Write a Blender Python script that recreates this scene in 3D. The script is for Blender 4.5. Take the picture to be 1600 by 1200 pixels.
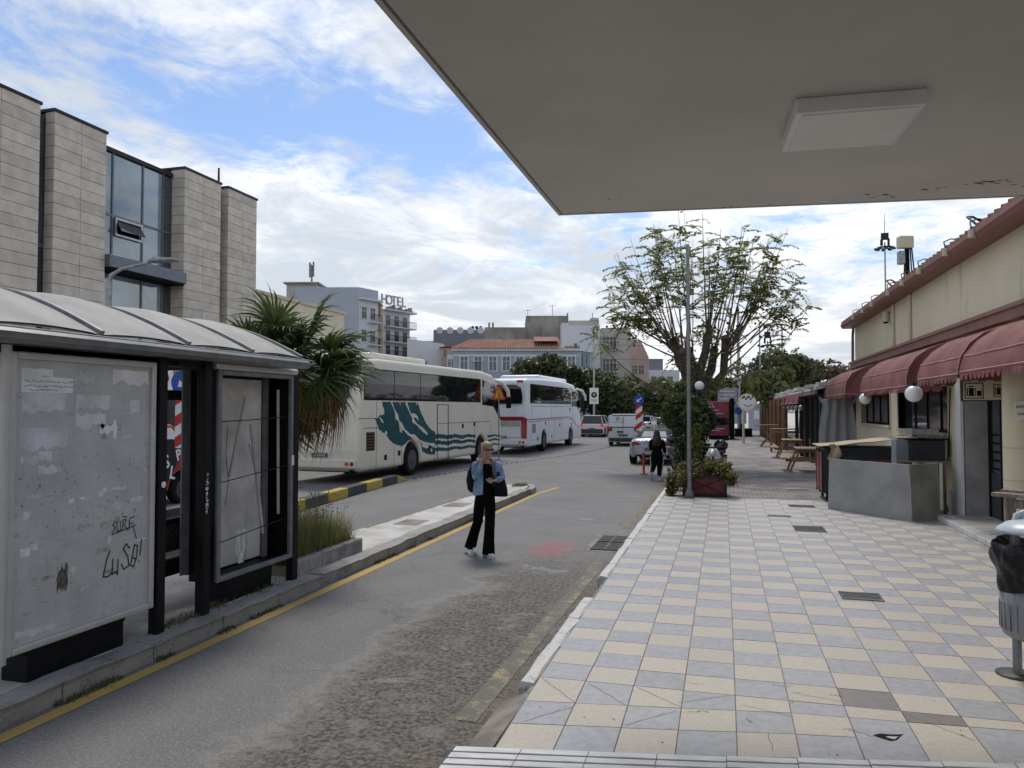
import bpy, bmesh, math, random
from mathutils import Vector, Matrix, Euler, noise as mnoise
R_ = math.radians
sc = bpy.context.scene
COL = sc.collection
for _o in list(bpy.data.objects):
    bpy.data.objects.remove(_o)

# ------------------------------------------------------------------ camera
YAW, PITCH = R_(15.4), math.atan(38 / 1202)
cam_d = bpy.data.cameras.new('camera')
cam = bpy.data.objects.new('camera', cam_d)
COL.objects.link(cam)
cam.location = (0, 0, 2.2)
cam.rotation_euler = (math.pi / 2 + PITCH, 0, YAW)
cam_d.sensor_width = 36
cam_d.lens = 36 * 1202 / 1600
cam_d.clip_start, cam_d.clip_end = 0.05, 3000
sc.camera = cam

# ------------------------------------------------------------------ node helper
class NT:
    def __init__(s, tree):
        s.t = tree; s.n = tree.nodes; s.l = tree.links
    def add(s, typ, ins=None, **props):
        nd = s.n.new(typ)
        for k, v in props.items(): setattr(nd, k, v)
        for k, v in (ins or {}).items():
            sk = nd.inputs[k]
            if hasattr(v, 'is_output') or isinstance(v, bpy.types.NodeSocket): s.l.new(v, sk)
            else: sk.default_value = v
        return nd
    def math(s, op, a, b=0.0, c=0.0, clamp=False):
        nd = s.n.new('ShaderNodeMath'); nd.operation = op; nd.use_clamp = clamp
        for i, v in enumerate((a, b, c)):
            if isinstance(v, bpy.types.NodeSocket): s.l.new(v, nd.inputs[i])
            else: nd.inputs[i].default_value = v
        return nd.outputs[0]
    def mix(s, f, a, b, blend='MIX'):
        nd = s.n.new('ShaderNodeMix'); nd.data_type = 'RGBA'; nd.blend_type = blend
        for i, v in ((0, f), (6, a), (7, b)):
            if isinstance(v, bpy.types.NodeSocket): s.l.new(v, nd.inputs[i])
            elif i == 0: nd.inputs[i].default_value = v
            else: nd.inputs[i].default_value = (v[0], v[1], v[2], 1) if not isinstance(v, float) else (v, v, v, 1)
        return nd.outputs[2]
    def noise(s, vec, scale, detail=4, rough=.55, dist=0, dim='3D'):
        nd = s.add('ShaderNodeTexNoise', {'Scale': scale, 'Detail': detail, 'Roughness': rough, 'Distortion': dist}, noise_dimensions=dim)
        s.l.new(vec, nd.inputs['Vector']); return nd.outputs['Fac']
    def smooth(s, v, a, b):
        nd = s.n.new('ShaderNodeMapRange'); nd.interpolation_type = 'SMOOTHSTEP'
        s.l.new(v, nd.inputs[0]); nd.inputs[1].default_value = a; nd.inputs[2].default_value = b
        return nd.outputs[0]

# ------------------------------------------------------------------ world: sky with broken cloud, sun, exposure
SUN_DIR = Vector((-0.15, 0.50, 0.85)).normalized()
world = bpy.data.worlds.new('World'); sc.world = world; world.use_nodes = True
w = NT(world.node_tree); w.n.clear()
sky = w.add('ShaderNodeTexSky', sky_type='NISHITA', sun_disc=False, sun_elevation=math.asin(SUN_DIR.z),
            sun_rotation=math.atan2(SUN_DIR.x, SUN_DIR.y), altitude=20, air_density=1.0, dust_density=0.6, ozone_density=2.0)
tc = w.add('ShaderNodeTexCoord')
sx = w.add('ShaderNodeSeparateXYZ', {0: tc.outputs['Generated']})
zz = w.math('ADD', w.math('MAXIMUM', sx.outputs[2], 0.0), 0.10)
cxy = w.add('ShaderNodeCombineXYZ', {0: w.math('DIVIDE', sx.outputs[0], zz), 1: w.math('DIVIDE', sx.outputs[1], zz), 2: 0.0})
mp = w.add('ShaderNodeMapping', {0: cxy.outputs[0], 'Location': (0.6, 1.35, 3.1), 'Rotation': (0, 0, R_(-20)), 'Scale': (1.0, 0.8, 1)})
v = mp.outputs[0]
n1 = w.noise(v, 0.85, 8, .6, .35)
n2 = w.noise(v, 4.2, 9, .68, .7)
n3 = w.noise(v, 0.5, 3, .5, .2)
hz = w.smooth(sx.outputs[2], 0.42, 0.10)
dens = w.math('ADD', w.math('ADD', n1, w.math('MULTIPLY', w.math('SUBTRACT', n2, .5), .56)), w.math('MULTIPLY', hz, .13))
cov = w.smooth(dens, 0.385, 0.585)
cov = w.math('ADD', w.math('MULTIPLY', cov, .92), w.math('MULTIPLY', hz, .06), clamp=True)
shade = w.smooth(w.math('ADD', w.math('MULTIPLY', n3, .5), w.math('MULTIPLY', w.noise(v, 2.1, 8, .66, .5), .66)), .47, .68)
cloudc = w.mix(shade, (7.4, 7.45, 7.55), (4.5, 4.85, 5.35))
skyc = w.mix(1.0, sky.outputs[0], (0.80, 0.86, 0.95), 'MULTIPLY')
fin = w.mix(cov, skyc, cloudc)
bg = w.add('ShaderNodeBackground', {0: fin, 1: 0.10})
wo = w.add('ShaderNodeOutputWorld', {0: bg.outputs[0]})

sun_d = bpy.data.lights.new('sun', 'SUN'); sun_d.energy = 1.5; sun_d.angle = R_(14); sun_d.color = (1, .95, .87)
sun = bpy.data.objects.new('sun', sun_d); COL.objects.link(sun)
sun.rotation_euler = SUN_DIR.to_track_quat('Z', 'Y').to_euler(); sun.location = (-20, 5, 40)
sc.view_settings.view_transform = 'Standard'; sc.view_settings.look = 'None'
sc.view_settings.gamma = 1; sc.view_settings.use_curve_mapping = False
sc.view_settings.exposure = 0.6

# ------------------------------------------------------------------ mesh builder
class B:
    """collects geometry for ONE mesh object"""
    def __init__(s, world=False):
        s.v = []; s.f = []; s.m = []; s.world = world; s.mi = 0; s.M = None; s.sm = []
    def _add(s, vs, fs, smooth=False):
        k = len(s.v)
        if s.M is not None: vs = [s.M @ Vector(p) for p in vs]
        s.v.extend([tuple(p) for p in vs])
        for f in fs:
            s.f.append([i + k for i in f]); s.m.append(s.mi); s.sm.append(smooth)
    def box(s, c, d, rz=0, rot=None):
        x, y, z = d[0] / 2, d[1] / 2, d[2] / 2
        vs = [(-x, -y, -z), (x, -y, -z), (x, y, -z), (-x, y, -z), (-x, -y, z), (x, -y, z), (x, y, z), (-x, y, z)]
        m = Matrix.Translation(c) @ (rot.to_4x4() if rot is not None else Matrix.Rotation(rz, 4, 'Z'))
        s._add([m @ Vector(p) for p in vs], [(0, 3, 2, 1), (4, 5, 6, 7), (0, 1, 5, 4), (1, 2, 6, 5), (2, 3, 7, 6), (3, 0, 4, 7)])
        return s
    def bx(s, x0, x1, y0, y1, z0, z1):
        return s.box(((x0 + x1) / 2, (y0 + y1) / 2, (z0 + z1) / 2), (abs(x1 - x0), abs(y1 - y0), abs(z1 - z0)))
    def poly(s, pts): s._add(pts, [list(range(len(pts)))]); return s
    def bar(s, p0, p1, wd, ht, up=(0, 0, 1)):
        p0, p1 = Vector(p0), Vector(p1); d = (p1 - p0).normalized(); u = Vector(up)
        sd = d.cross(u)
        if sd.length < 1e-4: sd = d.cross(Vector((1, 0, 0)))
        sd.normalize(); u = sd.cross(d).normalized()
        vs = []
        for p in (p0, p1):
            for a, b in ((-1, -1), (1, -1), (1, 1), (-1, 1)): vs.append(p + sd * a * wd / 2 + u * b * ht / 2)
        s._add(vs, [(0, 1, 2, 3), (7, 6, 5, 4), (0, 4, 5, 1), (1, 5, 6, 2), (2, 6, 7, 3), (3, 7, 4, 0)]); return s
    def prism(s, pts, axis, a, b):
        """polygon in the two other axes (in xyz order), extruded along axis from a to b"""
        def mk(p, t):
            return {'x': (t, p[0], p[1]), 'y': (p[0], t, p[1]), 'z': (p[0], p[1], t)}[axis]
        n = len(pts); vs = [mk(p, a) for p in pts] + [mk(p, b) for p in pts]
        fs = [list(range(n))[::-1], list(range(n, 2 * n))] + [(i, (i + 1) % n, n + (i + 1) % n, n + i) for i in range(n)]
        s._add(vs, fs); return s
    def tube(s, pts, rad, n=8, cap=True, smooth=True):
        pts = [Vector(p) for p in pts]
        if not isinstance(rad, (list, tuple)): rad = [rad] * len(pts)
        vs, fs = [], []; ref = None
        for i, p in enumerate(pts):
            d = (pts[min(i + 1, len(pts) - 1)] - pts[max(i - 1, 0)])
            d = d.normalized() if d.length > 1e-9 else Vector((0, 0, 1))
            if ref is None:
                ref = d.cross(Vector((0, 0, 1)))
                if ref.length < .1: ref = d.cross(Vector((1, 0, 0)))
            ref = (ref - d * ref.dot(d)).normalized(); b = d.cross(ref)
            r = rad[i]; rx, ry = r if isinstance(r, tuple) else (r, r)
            for k in range(n):
                a = 2 * math.pi * k / n
                vs.append(p + ref * math.cos(a) * rx + b * math.sin(a) * ry)
        for i in range(len(pts) - 1):
            for k in range(n):
                k2 = (k + 1) % n
                fs.append((i * n + k, i * n + k2, (i + 1) * n + k2, (i + 1) * n + k))
        s._add(vs, fs, smooth)
        if cap:
            e = (len(pts) - 1) * n
            s._add(vs[:n], [list(range(n))[::-1]]); s._add(vs[e:], [list(range(n))])
        return s
    def cyl(s, p0, p1, r0, r1=None, n=12, cap=True): return s.tube([p0, p1], [r0, r0 if r1 is None else r1], n, cap)
    def rings(s, rs, n=14, cap=True, smooth=True):
        """rs: list of (centre, rx, ry, [tilt-matrix]) horizontal ellipses"""
        vs, fs = [], []
        for r in rs:
            c = Vector(r[0]); m = r[3] if len(r) > 3 else None
            for k in range(n):
                a = 2 * math.pi * k / n
                q = Vector((math.cos(a) * r[1], math.sin(a) * r[2], 0))
                vs.append(c + (m @ q if m else q))
        for i in range(len(rs) - 1):
            for k in range(n):
                k2 = (k + 1) % n
                fs.append((i * n + k, i * n + k2, (i + 1) * n + k2, (i + 1) * n + k))
        if cap:
            fs.append(list(range(n))[::-1]); fs.append(list(range((len(rs) - 1) * n, len(rs) * n)))
        s._add(vs, fs, smooth); return s
    def lathe(s, prof, c=(0, 0, 0), n=16, smooth=True):
        return s.rings([((c[0], c[1], c[2] + z), r, r) for r, z in prof], n, True, smooth)
    def sphere(s, c, r, sc3=(1, 1, 1), n=12, smooth=True):
        h = max(4, n // 2)
        rs = []
        for i in range(h + 1):
            a = -math.pi / 2 + math.pi * i / h
            cr = max(math.cos(a), .02)
            rs.append(((c[0], c[1], c[2] + r * sc3[2] * math.sin(a)), r * sc3[0] * cr, r * sc3[1] * cr))
        return s.rings(rs, n, True, smooth)
    def mesh(s, me, M=None):
        M = M or Matrix()
        s._add([M @ q.co for q in me.vertices], [list(p.vertices) for p in me.polygons]); return s
    def data(s, name, mats, parent=None, bevel=0, seg=1, weld=False):
        me = bpy.data.meshes.new(name)
        me.from_pydata(s.v, [], s.f)
        if not isinstance(mats, (list, tuple)): mats = [mats]
        for m in mats: me.materials.append(m)
        me.polygons.foreach_set('material_index', s.m)
        me.polygons.foreach_set('use_smooth', s.sm)
        if s.world and parent is not None: me.transform(wmat(parent).inverted())
        if bevel or weld:
            bm = bmesh.new(); bm.from_mesh(me)
            if weld: bmesh.ops.remove_doubles(bm, verts=bm.verts, dist=1e-5)
            if bevel:
                ed = [e for e in bm.edges if len(e.link_faces) == 2 and e.calc_face_angle(0) > .6]
                bmesh.ops.bevel(bm, geom=ed, offset=bevel, segments=seg, profile=.5, affect='EDGES', clamp_overlap=True)
            bm.to_mesh(me); bm.free()
        me.update(); return me
    def build(s, name, mats, parent=None, bevel=0, seg=1, label=None, weld=False, **tg):
        me = s.data(name, mats, parent, bevel, seg, weld)
        o = link(name, me, parent)
        if label: o['label'] = label
        for k, val in tg.items(): o[k] = val
        return o

def wmat(o):
    m = o.matrix_basis.copy()
    while o.parent: o = o.parent; m = o.matrix_basis @ m
    return m
def link(name, data, parent=None):
    o = bpy.data.objects.new(name, data); COL.objects.link(o)
    if parent is not None: o.parent = parent
    return o
def thing(name, label, cat, loc=(0, 0, 0), rz=0, group=None, kind=None):
    o = bpy.data.objects.new(name, None); COL.objects.link(o); o.empty_display_size = .2
    o.location = loc; o.rotation_euler = (0, 0, rz)
    return tag(o, label, cat, group, kind)
def tag(o, label, cat, group=None, kind=None):
    o['label'] = label; o['category'] = cat
    if group: o['group'] = group
    if kind: o['kind'] = kind
    return o
def struct(o, label, cat):
    o['kind'] = 'structure'; o['label'] = label; o['category'] = cat; return o
def dup(o, loc=None, rz=None, label=None, group=None, sc3=None):
    kids = [c for c in o.children]
    c = o.copy(); COL.objects.link(c)
    if loc is not None: c.location = loc
    if rz is not None: c.rotation_euler = (0, 0, rz)
    if sc3: c.scale = (sc3,) * 3
    if label: c['label'] = label
    if group: c['group'] = group
    def rec(a, b):
        for ch in a.children:
            if ch == b: continue
            d = ch.copy(); COL.objects.link(d); d.parent = b; rec(ch, d)
    for ch in kids:
        d = ch.copy(); COL.objects.link(d); d.parent = c
        for g in list(ch.children):
            e = g.copy(); COL.objects.link(e); e.parent = d
    return c

_tx = {}
def text_mesh(s, size=1.0, align='CENTER', bold=0.0):
    key = (s, size, align, bold)
    if key in _tx: return _tx[key]
    cu = bpy.data.curves.new('lettering', 'FONT'); cu.body = s; cu.size = size; cu.align_x = align; cu.align_y = 'CENTER'
    cu.offset = bold; cu.resolution_u = 3; cu.fill_mode = 'FRONT'
    o = bpy.data.objects.new('lettering', cu); COL.objects.link(o)
    dg = bpy.context.evaluated_depsgraph_get(); dg.update()
    me = bpy.data.meshes.new_from_object(o.evaluated_get(dg), depsgraph=dg)
    bpy.data.objects.remove(o); bpy.data.curves.remove(cu)
    _tx[key] = me
    return me

# ------------------------------------------------------------------ materials
def mat(name, c, rough=.6, metal=0.0, var=.15, scale=4.0, bump=0.0, bscale=60.0, spec=.4, c2=None, lo=.35, hi=.65, coat=0.0, rnd=0.0, alpha=1.0, streak=None, sxyz=(1, 1, 1)):
    m = bpy.data.materials.new(name); m.use_nodes = True
    t = NT(m.node_tree); bs = t.n['Principled BSDF']
    pos = t.add('ShaderNodeNewGeometry').outputs['Position']
    if sxyz != (1, 1, 1): pos_s = t.add('ShaderNodeMapping', {0: pos, 'Scale': sxyz}).outputs[0]
    else: pos_s = pos
    nf = t.smooth(t.noise(pos_s, scale, 5, .6), lo, hi)
    if c2 is None: a, b = [x * (1 - var) for x in c], [x * (1 + var) for x in c]
    else: a, b = c, c2
    colr = t.mix(nf, a, b)
    if streak:   # (colour, scale, threshold) stains of their own
        sn = t.noise(t.add('ShaderNodeMapping', {0: pos, 'Scale': (1, 1, .18)}).outputs[0], streak[1], 6, .65)
        colr = t.mix(t.math('MULTIPLY', t.smooth(sn, streak[2], streak[2] + .16), .8), colr, streak[0])
    if rnd:
        oi = t.add('ShaderNodeObjectInfo').outputs['Random']
        f = t.math('ADD', t.math('MULTIPLY', oi, rnd * 2), 1 - rnd)
        hs = t.add('ShaderNodeHueSaturation', {'Color': colr, 'Value': f}); colr = hs.outputs[0]
    t.l.new(colr, bs.inputs['Base Color'])
    bs.inputs['Roughness'].default_value = rough; bs.inputs['Metallic'].default_value = metal
    bs.inputs['Specular IOR Level'].default_value = spec; bs.inputs['Coat Weight'].default_value = coat
    bs.inputs['Coat Roughness'].default_value = .05
    if alpha < 1: bs.inputs['Alpha'].default_value = alpha
    if bump:
        bn = t.noise(pos, bscale, 4, .6)
        bp = t.add('ShaderNodeBump', {'Strength': bump, 'Distance': .02, 'Height': bn})
        t.l.new(bp.outputs[0], bs.inputs['Normal'])
    return m
def leafmat(name, c, c2, scale=2.0, trans=.35):
    m = bpy.data.materials.new(name); m.use_nodes = True
    t = NT(m.node_tree); bs = t.n['Principled BSDF']; out = t.n['Material Output']
    pos = t.add('ShaderNodeNewGeometry'); 
    f = t.smooth(t.noise(pos.outputs['Position'], scale, 3, .6), .35, .65)
    f = t.math('MULTIPLY_ADD', pos.outputs['Random Per Island'], .6, t.math('MULTIPLY', f, .4))
    col = t.mix(f, c, c2)
    t.l.new(col, bs.inputs['Base Color']); bs.inputs['Roughness'].default_value = .5; bs.inputs['Specular IOR Level'].default_value = .35
    tr = t.add('ShaderNodeBsdfTranslucent', {0: col})
    mx = t.add('ShaderNodeMixShader', {0: trans, 1: bs.outputs[0], 2: tr.outputs[0]})
    t.l.new(mx.outputs[0], out.inputs[0]); return m
MT = {}
def M_(k, *a, **kw):
    MT[k] = mat(k, *a, **kw); return MT[k]

M_('black_metal', (.006, .0065, .008), .45, 0, .3, 6, spec=.2)
M_('dark_metal', (.022, .023, .026), .5, 0, .2, 6, spec=.25)
M_('grey_metal', (.22, .225, .23), .45, .4, .15, 8)
M_('silver_metal', (.42, .42, .41), .38, .6, .12, 7, bump=.05)
M_('galvanised', (.30, .31, .32), .45, .6, .2, 9)
M_('white_paint', (.75, .75, .73), .35, 0, .04, 3, coat=.3)
M_('rubber', (.011, .011, .012), .85, 0, .25, 20, spec=.15)
M_('rim', (.10, .10, .105), .5, .5, .2, 8)
M_('chrome', (.7, .7, .7), .15, .9, .05, 3)
M_('glass_dark', (.006, .009, .013), .03, 0, .3, 2, spec=.5)
M_('pane_blue', (.075, .11, .14), .04, 0, .25, .5, spec=.9, coat=.6)
M_('pane_grey', (.05, .055, .06), .06, 0, .3, 1.5, spec=.8, coat=.3)
M_('red_lens', (.32, .012, .012), .2, 0, .1, 8, coat=.6)
M_('orange_lens', (.45, .12, .01), .2, 0, .1, 8, coat=.5)
M_('sign_red', (.50, .025, .02), .4, 0, .08, 5)
M_('sign_yellow', (.75, .42, .02), .4, 0, .06, 5)
M_('sign_blue', (.02, .07, .33), .35, 0, .08, 5)
M_('sign_white', (.75, .75, .75), .4, 0, .05, 5)
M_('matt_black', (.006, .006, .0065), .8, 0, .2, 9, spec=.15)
M_('wood', (.22, .125, .06), .65, 0, .3, 3, c2=(.36, .22, .115), bump=.2, bscale=40, sxyz=(6, .7, 6))
M_('wood_grey', (.16, .13, .105), .7, 0, .3, 3, c2=(.29, .245, .2), bump=.2, sxyz=(8, 8, .8))
M_('wood_dark', (.085, .045, .024), .65, 0, .3, 3, c2=(.16, .09, .05), sxyz=(6, 6, .8))
M_('globe_white', (.82, .82, .80), .25, 0, .03, 3, coat=.4)
M_('bark', (.045, .035, .027), .85, 0, .3, 9, c2=(.12, .095, .07), bump=.5, bscale=30)
M_('twig', (.075, .058, .04), .8, 0, .3, 9, c2=(.16, .125, .085))
# ================================================================== SETTING: ground, road, pavements
rnd = random.Random(7)
def asphalt():
    m = bpy.data.materials.new('asphalt'); m.use_nodes = True
    t = NT(m.node_tree); bs = t.n['Principled BSDF']
    pos = t.add('ShaderNodeNewGeometry').outputs['Position']
    s = t.add('ShaderNodeSeparateXYZ', {0: pos}); X, Y = s.outputs[0], s.outputs[1]
    big = t.noise(pos, .7, 5, .6); mid = t.noise(pos, 3.5, 6, .65); fine = t.noise(pos, 95, 3, .7); fin2 = t.noise(pos, 38, 4, .7)
    grey = t.mix(t.smooth(big, .3, .7), (.142, .138, .131), (.198, .192, .182))
    grey = t.mix(t.math('MULTIPLY', t.smooth(fin2, .42, .62), .75), grey, (.25, .242, .23))
    stone = t.add('ShaderNodeTexVoronoi', {'Vector': pos, 'Scale': 60.0})
    fleck = t.math('MULTIPLY', t.math('LESS_THAN', stone.outputs['Distance'], .2), t.math('GREATER_THAN', t.add('ShaderNodeSeparateColor', {0: stone.outputs['Color']}).outputs[0], .70))
    grey = t.mix(t.math('MULTIPLY', fleck, .8), grey, (.50, .49, .47))
    # worn, ravelled strip with the binder gone, along the right kerb
    e = t.math('ADD', X, t.math('MULTIPLY', t.math('SUBTRACT', t.noise(pos, .9, 6, .65), .5), 1.9))
    e = t.math('ADD', e, t.math('MULTIPLY', t.math('SUBTRACT', t.noise(pos, 9, 6, .75), .5), .9))
    near = t.smooth(Y, 13.5, 8.5)
    rough = t.math('MULTIPLY', t.smooth(e, -3.12, -2.84), near)
    coarse = t.noise(pos, 24, 5, .75)
    rc = t.mix(t.smooth(coarse, .38, .62), (.046, .039, .033), (.265, .235, .198))
    rc = t.mix(t.smooth(mid, .50, .72), rc, (.28, .268, .25))
    col = t.mix(t.math('MULTIPLY', rough, .92), grey, rc)
    # pale skim patches
    pale = t.math('MULTIPLY', t.smooth(t.noise(pos, 1.1, 7, .7, .6), .585, .63), t.smooth(X, -3.2, -2.6))
    pale = t.math('MULTIPLY', pale, t.smooth(Y, 20, 16))
    col = t.mix(t.math('MULTIPLY', pale, .65), col, (.33, .325, .315))
    # edge of the strip: pale dust line
    ed = t.math('MULTIPLY', t.math('MULTIPLY', t.smooth(e, -3.35, -3.0), t.smooth(e, -2.7, -3.0)), near)
    col = t.mix(t.math('MULTIPLY', ed, .45), col, (.36, .335, .29))
    # reddish-brown dust by the kerb
    du = t.math('MULTIPLY', t.math('MULTIPLY', t.smooth(e, -2.05, -1.5), t.smooth(mid, .35, .6)), t.smooth(Y, 30, 24))
    col = t.mix(t.math('MULTIPLY', du, .55), col, (.20, .155, .125))
    # pink spray paint
    px = t.math('DIVIDE', t.math('ADD', X, 2.62), .42); py = t.math('DIVIDE', t.math('SUBTRACT', Y, 11.9), .95)
    rr = t.math('ADD', t.math('MULTIPLY', px, px), t.math('MULTIPLY', py, py))
    sp = t.math('MULTIPLY', t.smooth(t.math('ADD', rr, t.math('MULTIPLY', t.noise(pos, 7, 6, .7), 1.9)), 2.0, 1.0), t.smooth(fin2, .25, .6))
    col = t.mix(t.math('MULTIPLY', sp, .5), col, (.48, .10, .12))
    # oil and tyre darkening, cracks
    oil = t.smooth(t.noise(pos, .45, 6, .7, .3), .58, .70)
    col = t.mix(t.math('MULTIPLY', oil, .22), col, (.06, .058, .056))
    cr = t.add('ShaderNodeTexVoronoi', {'Vector': t.add('ShaderNodeVectorMath', {0: pos, 1: t.add('ShaderNodeVectorMath', {0: t.add('ShaderNodeTexNoise', {'Vector': pos, 'Scale': 2.2, 'Detail': 5.0}).outputs['Color'], 'Scale': .9}, operation='SCALE').outputs[0]}).outputs[0], 'Scale': .62}, feature='DISTANCE_TO_EDGE')
    crk = t.math('MULTIPLY', t.smooth(cr.outputs['Distance'], .016, .004), t.smooth(t.noise(pos, .35, 2), .48, .6))
    col = t.mix(t.math('MULTIPLY', crk, .35), col, (.035, .033, .03))
    col = t.mix(t.math('MULTIPLY', t.smooth(fine, .48, .66), .55), col, (.06, .058, .055))
    t.l.new(col, bs.inputs['Base Color']); bs.inputs['Roughness'].default_value = .82; bs.inputs['Specular IOR Level'].default_value = .3
    hgt = t.math('ADD', t.math('MULTIPLY', fin2, .25), t.math('MULTIPLY', t.math('MULTIPLY', coarse, rough), 1.6))
    bp = t.add('ShaderNodeBump', {'Strength': .8, 'Distance': .02, 'Height': hgt}); t.l.new(bp.outputs[0], bs.inputs['Normal'])
    MT['asphalt'] = m
asphalt()
M_('earth', (.17, .15, .12), .9, 0, .3, .3, bump=.3)
M_('concrete_pale', (.40, .375, .34), .85, 0, .25, 1.6, c2=(.56, .53, .48), bump=.25, bscale=50, streak=((.22, .2, .175), 2.2, .60))
M_('dusty_concrete', (.17, .145, .125), .9, 0, .2, 3, c2=(.29, .25, .22), bump=.3, bscale=40)
M_('kerb_concrete', (.20, .195, .18), .85, 0, .3, 5, c2=(.36, .35, .32), bump=.5, bscale=30, rnd=.12)
M_('tile_beige', (.455, .408, .345), .5, 0, .12, 45, rnd=.045, streak=((.34, .29, .235), .8, .66), lo=.2, hi=.8, bump=.04, bscale=90)
M_('tile_grey', (.335, .335, .35), .45, 0, .09, 14, rnd=.045, streak=((.27, .262, .26), .8, .66), bump=.03, bscale=90)
M_('tile_brown', (.20, .18, .165), .4, 0, .08, 14, rnd=.06)
M_('grout', (.22, .21, .20), .9, 0, .2, 8)
M_('marble', (.47, .47, .47), .45, 0, .2, 3, c2=(.66, .66, .65), lo=.3, hi=.7, bump=.05, sxyz=(1, 4, 1))
M_('iron', (.075, .073, .072), .6, .3, .25, 15, bump=.1)
def worn(name, c, thr, base=(.14, .138, .134), sc_=9.0):
    m = bpy.data.materials.new(name); m.use_nodes = True; t = NT(m.node_tree); bs = t.n['Principled BSDF']
    pos = t.add('ShaderNodeNewGeometry').outputs['Position']
    f = t.math('ADD', t.math('MULTIPLY', t.noise(pos, sc_, 7, .72), .55), t.math('MULTIPLY', t.noise(pos, 60, 3, .7), .45))
    k = t.smooth(f, thr, thr + .07)
    col = t.mix(k, c, base); col = t.mix(t.math('MULTIPLY', t.noise(pos, 30, 4, .7), .35), col, (.10, .095, .085))
    t.l.new(col, bs.inputs['Base Color']); bs.inputs['Roughness'].default_value = .8; MT[name] = m
worn('line_yellow', (.54, .36, .085), .60)
worn('line_yellow_worn', (.40, .31, .14), .42, base=(.13, .12, .105), sc_=4)
worn('line_white', (.50, .49, .46), .52)
worn('line_white_faint', (.34, .335, .32), .50)
worn('kerb_white', (.66, .65, .62), .545, base=(.24, .225, .205), sc_=5)
worn('kerb_yellow', (.50, .37, .06), .58, base=(.2, .18, .14), sc_=5)
worn('kerb_black', (.035, .035, .035), .60, base=(.15, .14, .13), sc_=5)
worn('kerb_old', (.34, .33, .30), .50, base=(.19, .185, .17), sc_=3)

b = B(); b.poly([(-700, -300, -.03), (700, -300, -.03), (700, 900, -.03), (-700, 900, -.03)])
struct(b.build('ground', MT['earth']), 'flat dusty ground reaching out beyond the streets', 'ground')
b = B(); b.poly([(-19, -12, 0), (-1.3, -12, 0), (-1.3, 330, 0), (-19, 330, 0)]); b.poly([(-60, 60, -.004), (-19, 60, -.004), (-19, 72, -.004), (-60, 72, -.004)])
struct(b.build('road', MT['asphalt']), 'worn grey asphalt road with a ravelled dark strip and pink spray paint', 'road')

# --- painted lines (sheets 4 mm above the road)
def line(name, pts, wd, m, label):
    bb = B()
    for (x0, y0), (x1, y1) in zip(pts[:-1], pts[1:]):
        n = max(1, int(abs(y1 - y0) / 1.5)); d = Vector((x1 - x0, y1 - y0)).normalized(); px, py = -d.y * wd / 2, d.x * wd / 2
        for i in range(n):
            a, c = i / n, (i + 1) / n
            xa, ya, xb, yb = x0 + (x1 - x0) * a, y0 + (y1 - y0) * a, x0 + (x1 - x0) * c, y0 + (y1 - y0) * c
            bb.poly([(xa + px, ya + py, .004), (xa - px, ya - py, .004), (xb - px, yb - py, .004), (xb + px, yb + py, .004)])
    o = bb.build(name, m); return struct(o, label, 'road marking')
line('road_line', [(-4.66, -8), (-4.66, 19.4), (-4.45, 21.0)], .13, MT['line_yellow'], 'solid yellow edge line along the bus shelter island kerb')
line('road_line', [(-1.78, 5.2), (-1.72, 11.2)], .17, MT['line_yellow_worn'], 'worn yellow line beside the white kerb near the camera')
line('road_line', [(-1.72, 14.2), (-1.72, 24.5)], .15, MT['line_yellow_worn'], 'worn yellow line by the kerb beyond the drain grate')
line('road_line', [(-4.4, 27.6), (-2.5, 24.9)], .12, MT['line_white_faint'], 'faint slanting bay line in front of the silver roadster')
line('road_line', [(-3.1, 19.2), (-1.9, 19.3)], .10, MT['line_white_faint'], 'short faint white bar painted across the lane')
for i, (x0, y0, x1, y1) in enumerate([(-7.6, 24.0, -7.2, 25.4), (-6.9, 27.0, -6.4, 28.6), (-6.1, 30.6, -5.6, 32.4), (-6.9, 21.6, -6.3, 22.4)]):
    line('road_line', [(x0, y0), (x1, y1)], .10, MT['line_white_faint'], ['short white dash beside the cream coach', 'short white dash beyond the island tip', 'short white dash out in the open junction', 'short white dash just past the striped kerb'][i])
b = B()
q = [Vector((-9.35, 22.5)), Vector((-8.4, 29)), Vector((-6.9, 36)), Vector((-6.2, 44))]
for i in range(52):
    u = i / 51; k = min(int(u * 3), 2); f = u * 3 - k; p = q[k].lerp(q[k + 1], f)
    b.bx(p.x - .05, p.x + .05, p.y - .05, p.y + .05, .002, .015)
struct(b.build('road_studs', MT['dark_metal']), 'dotted row of small dark studs curving beside the coaches', 'road studs')

# --- right pavement: sub-base, kerb stones, checkered tiles
def pz(x, y):
    """pavement level: flat, dropping to road level on a ramp near the camera"""
    y0 = 5.75 + .06 * max(0, x + 1.3); f = min(1, max(0, (y0 - y) / 1.15)) * min(1, max(0, (1.9 - x) / 2.2))
    return .15 - .03 * f
b = B()
xs = [-1.40, -.9, -.3, .3, .9, 1.5, 1.95, 4.4]; ys = [-8, 3.2, 4.0, 4.6, 5.2, 5.75, 6.4, 18.35]
for i in range(len(xs) - 1):
    for j in range(len(ys) - 1):
        b.poly([(x, y, pz(x, y) - .006) for x, y in ((xs[i], ys[j]), (xs[i + 1], ys[j]), (xs[i + 1], ys[j + 1]), (xs[i], ys[j + 1]))])
pave = struct(b.build('pavement', MT['grout']), 'pavement of beige and blue grey checkered tiles', 'pavement')
mid_y = lambda x: 5.33 + .14 * (x + 1.3) if x < .42 else 5.57 + .05 * (x - .42)
mar_y = lambda x: 4.585 + .183 * (x + 1.3)
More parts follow.
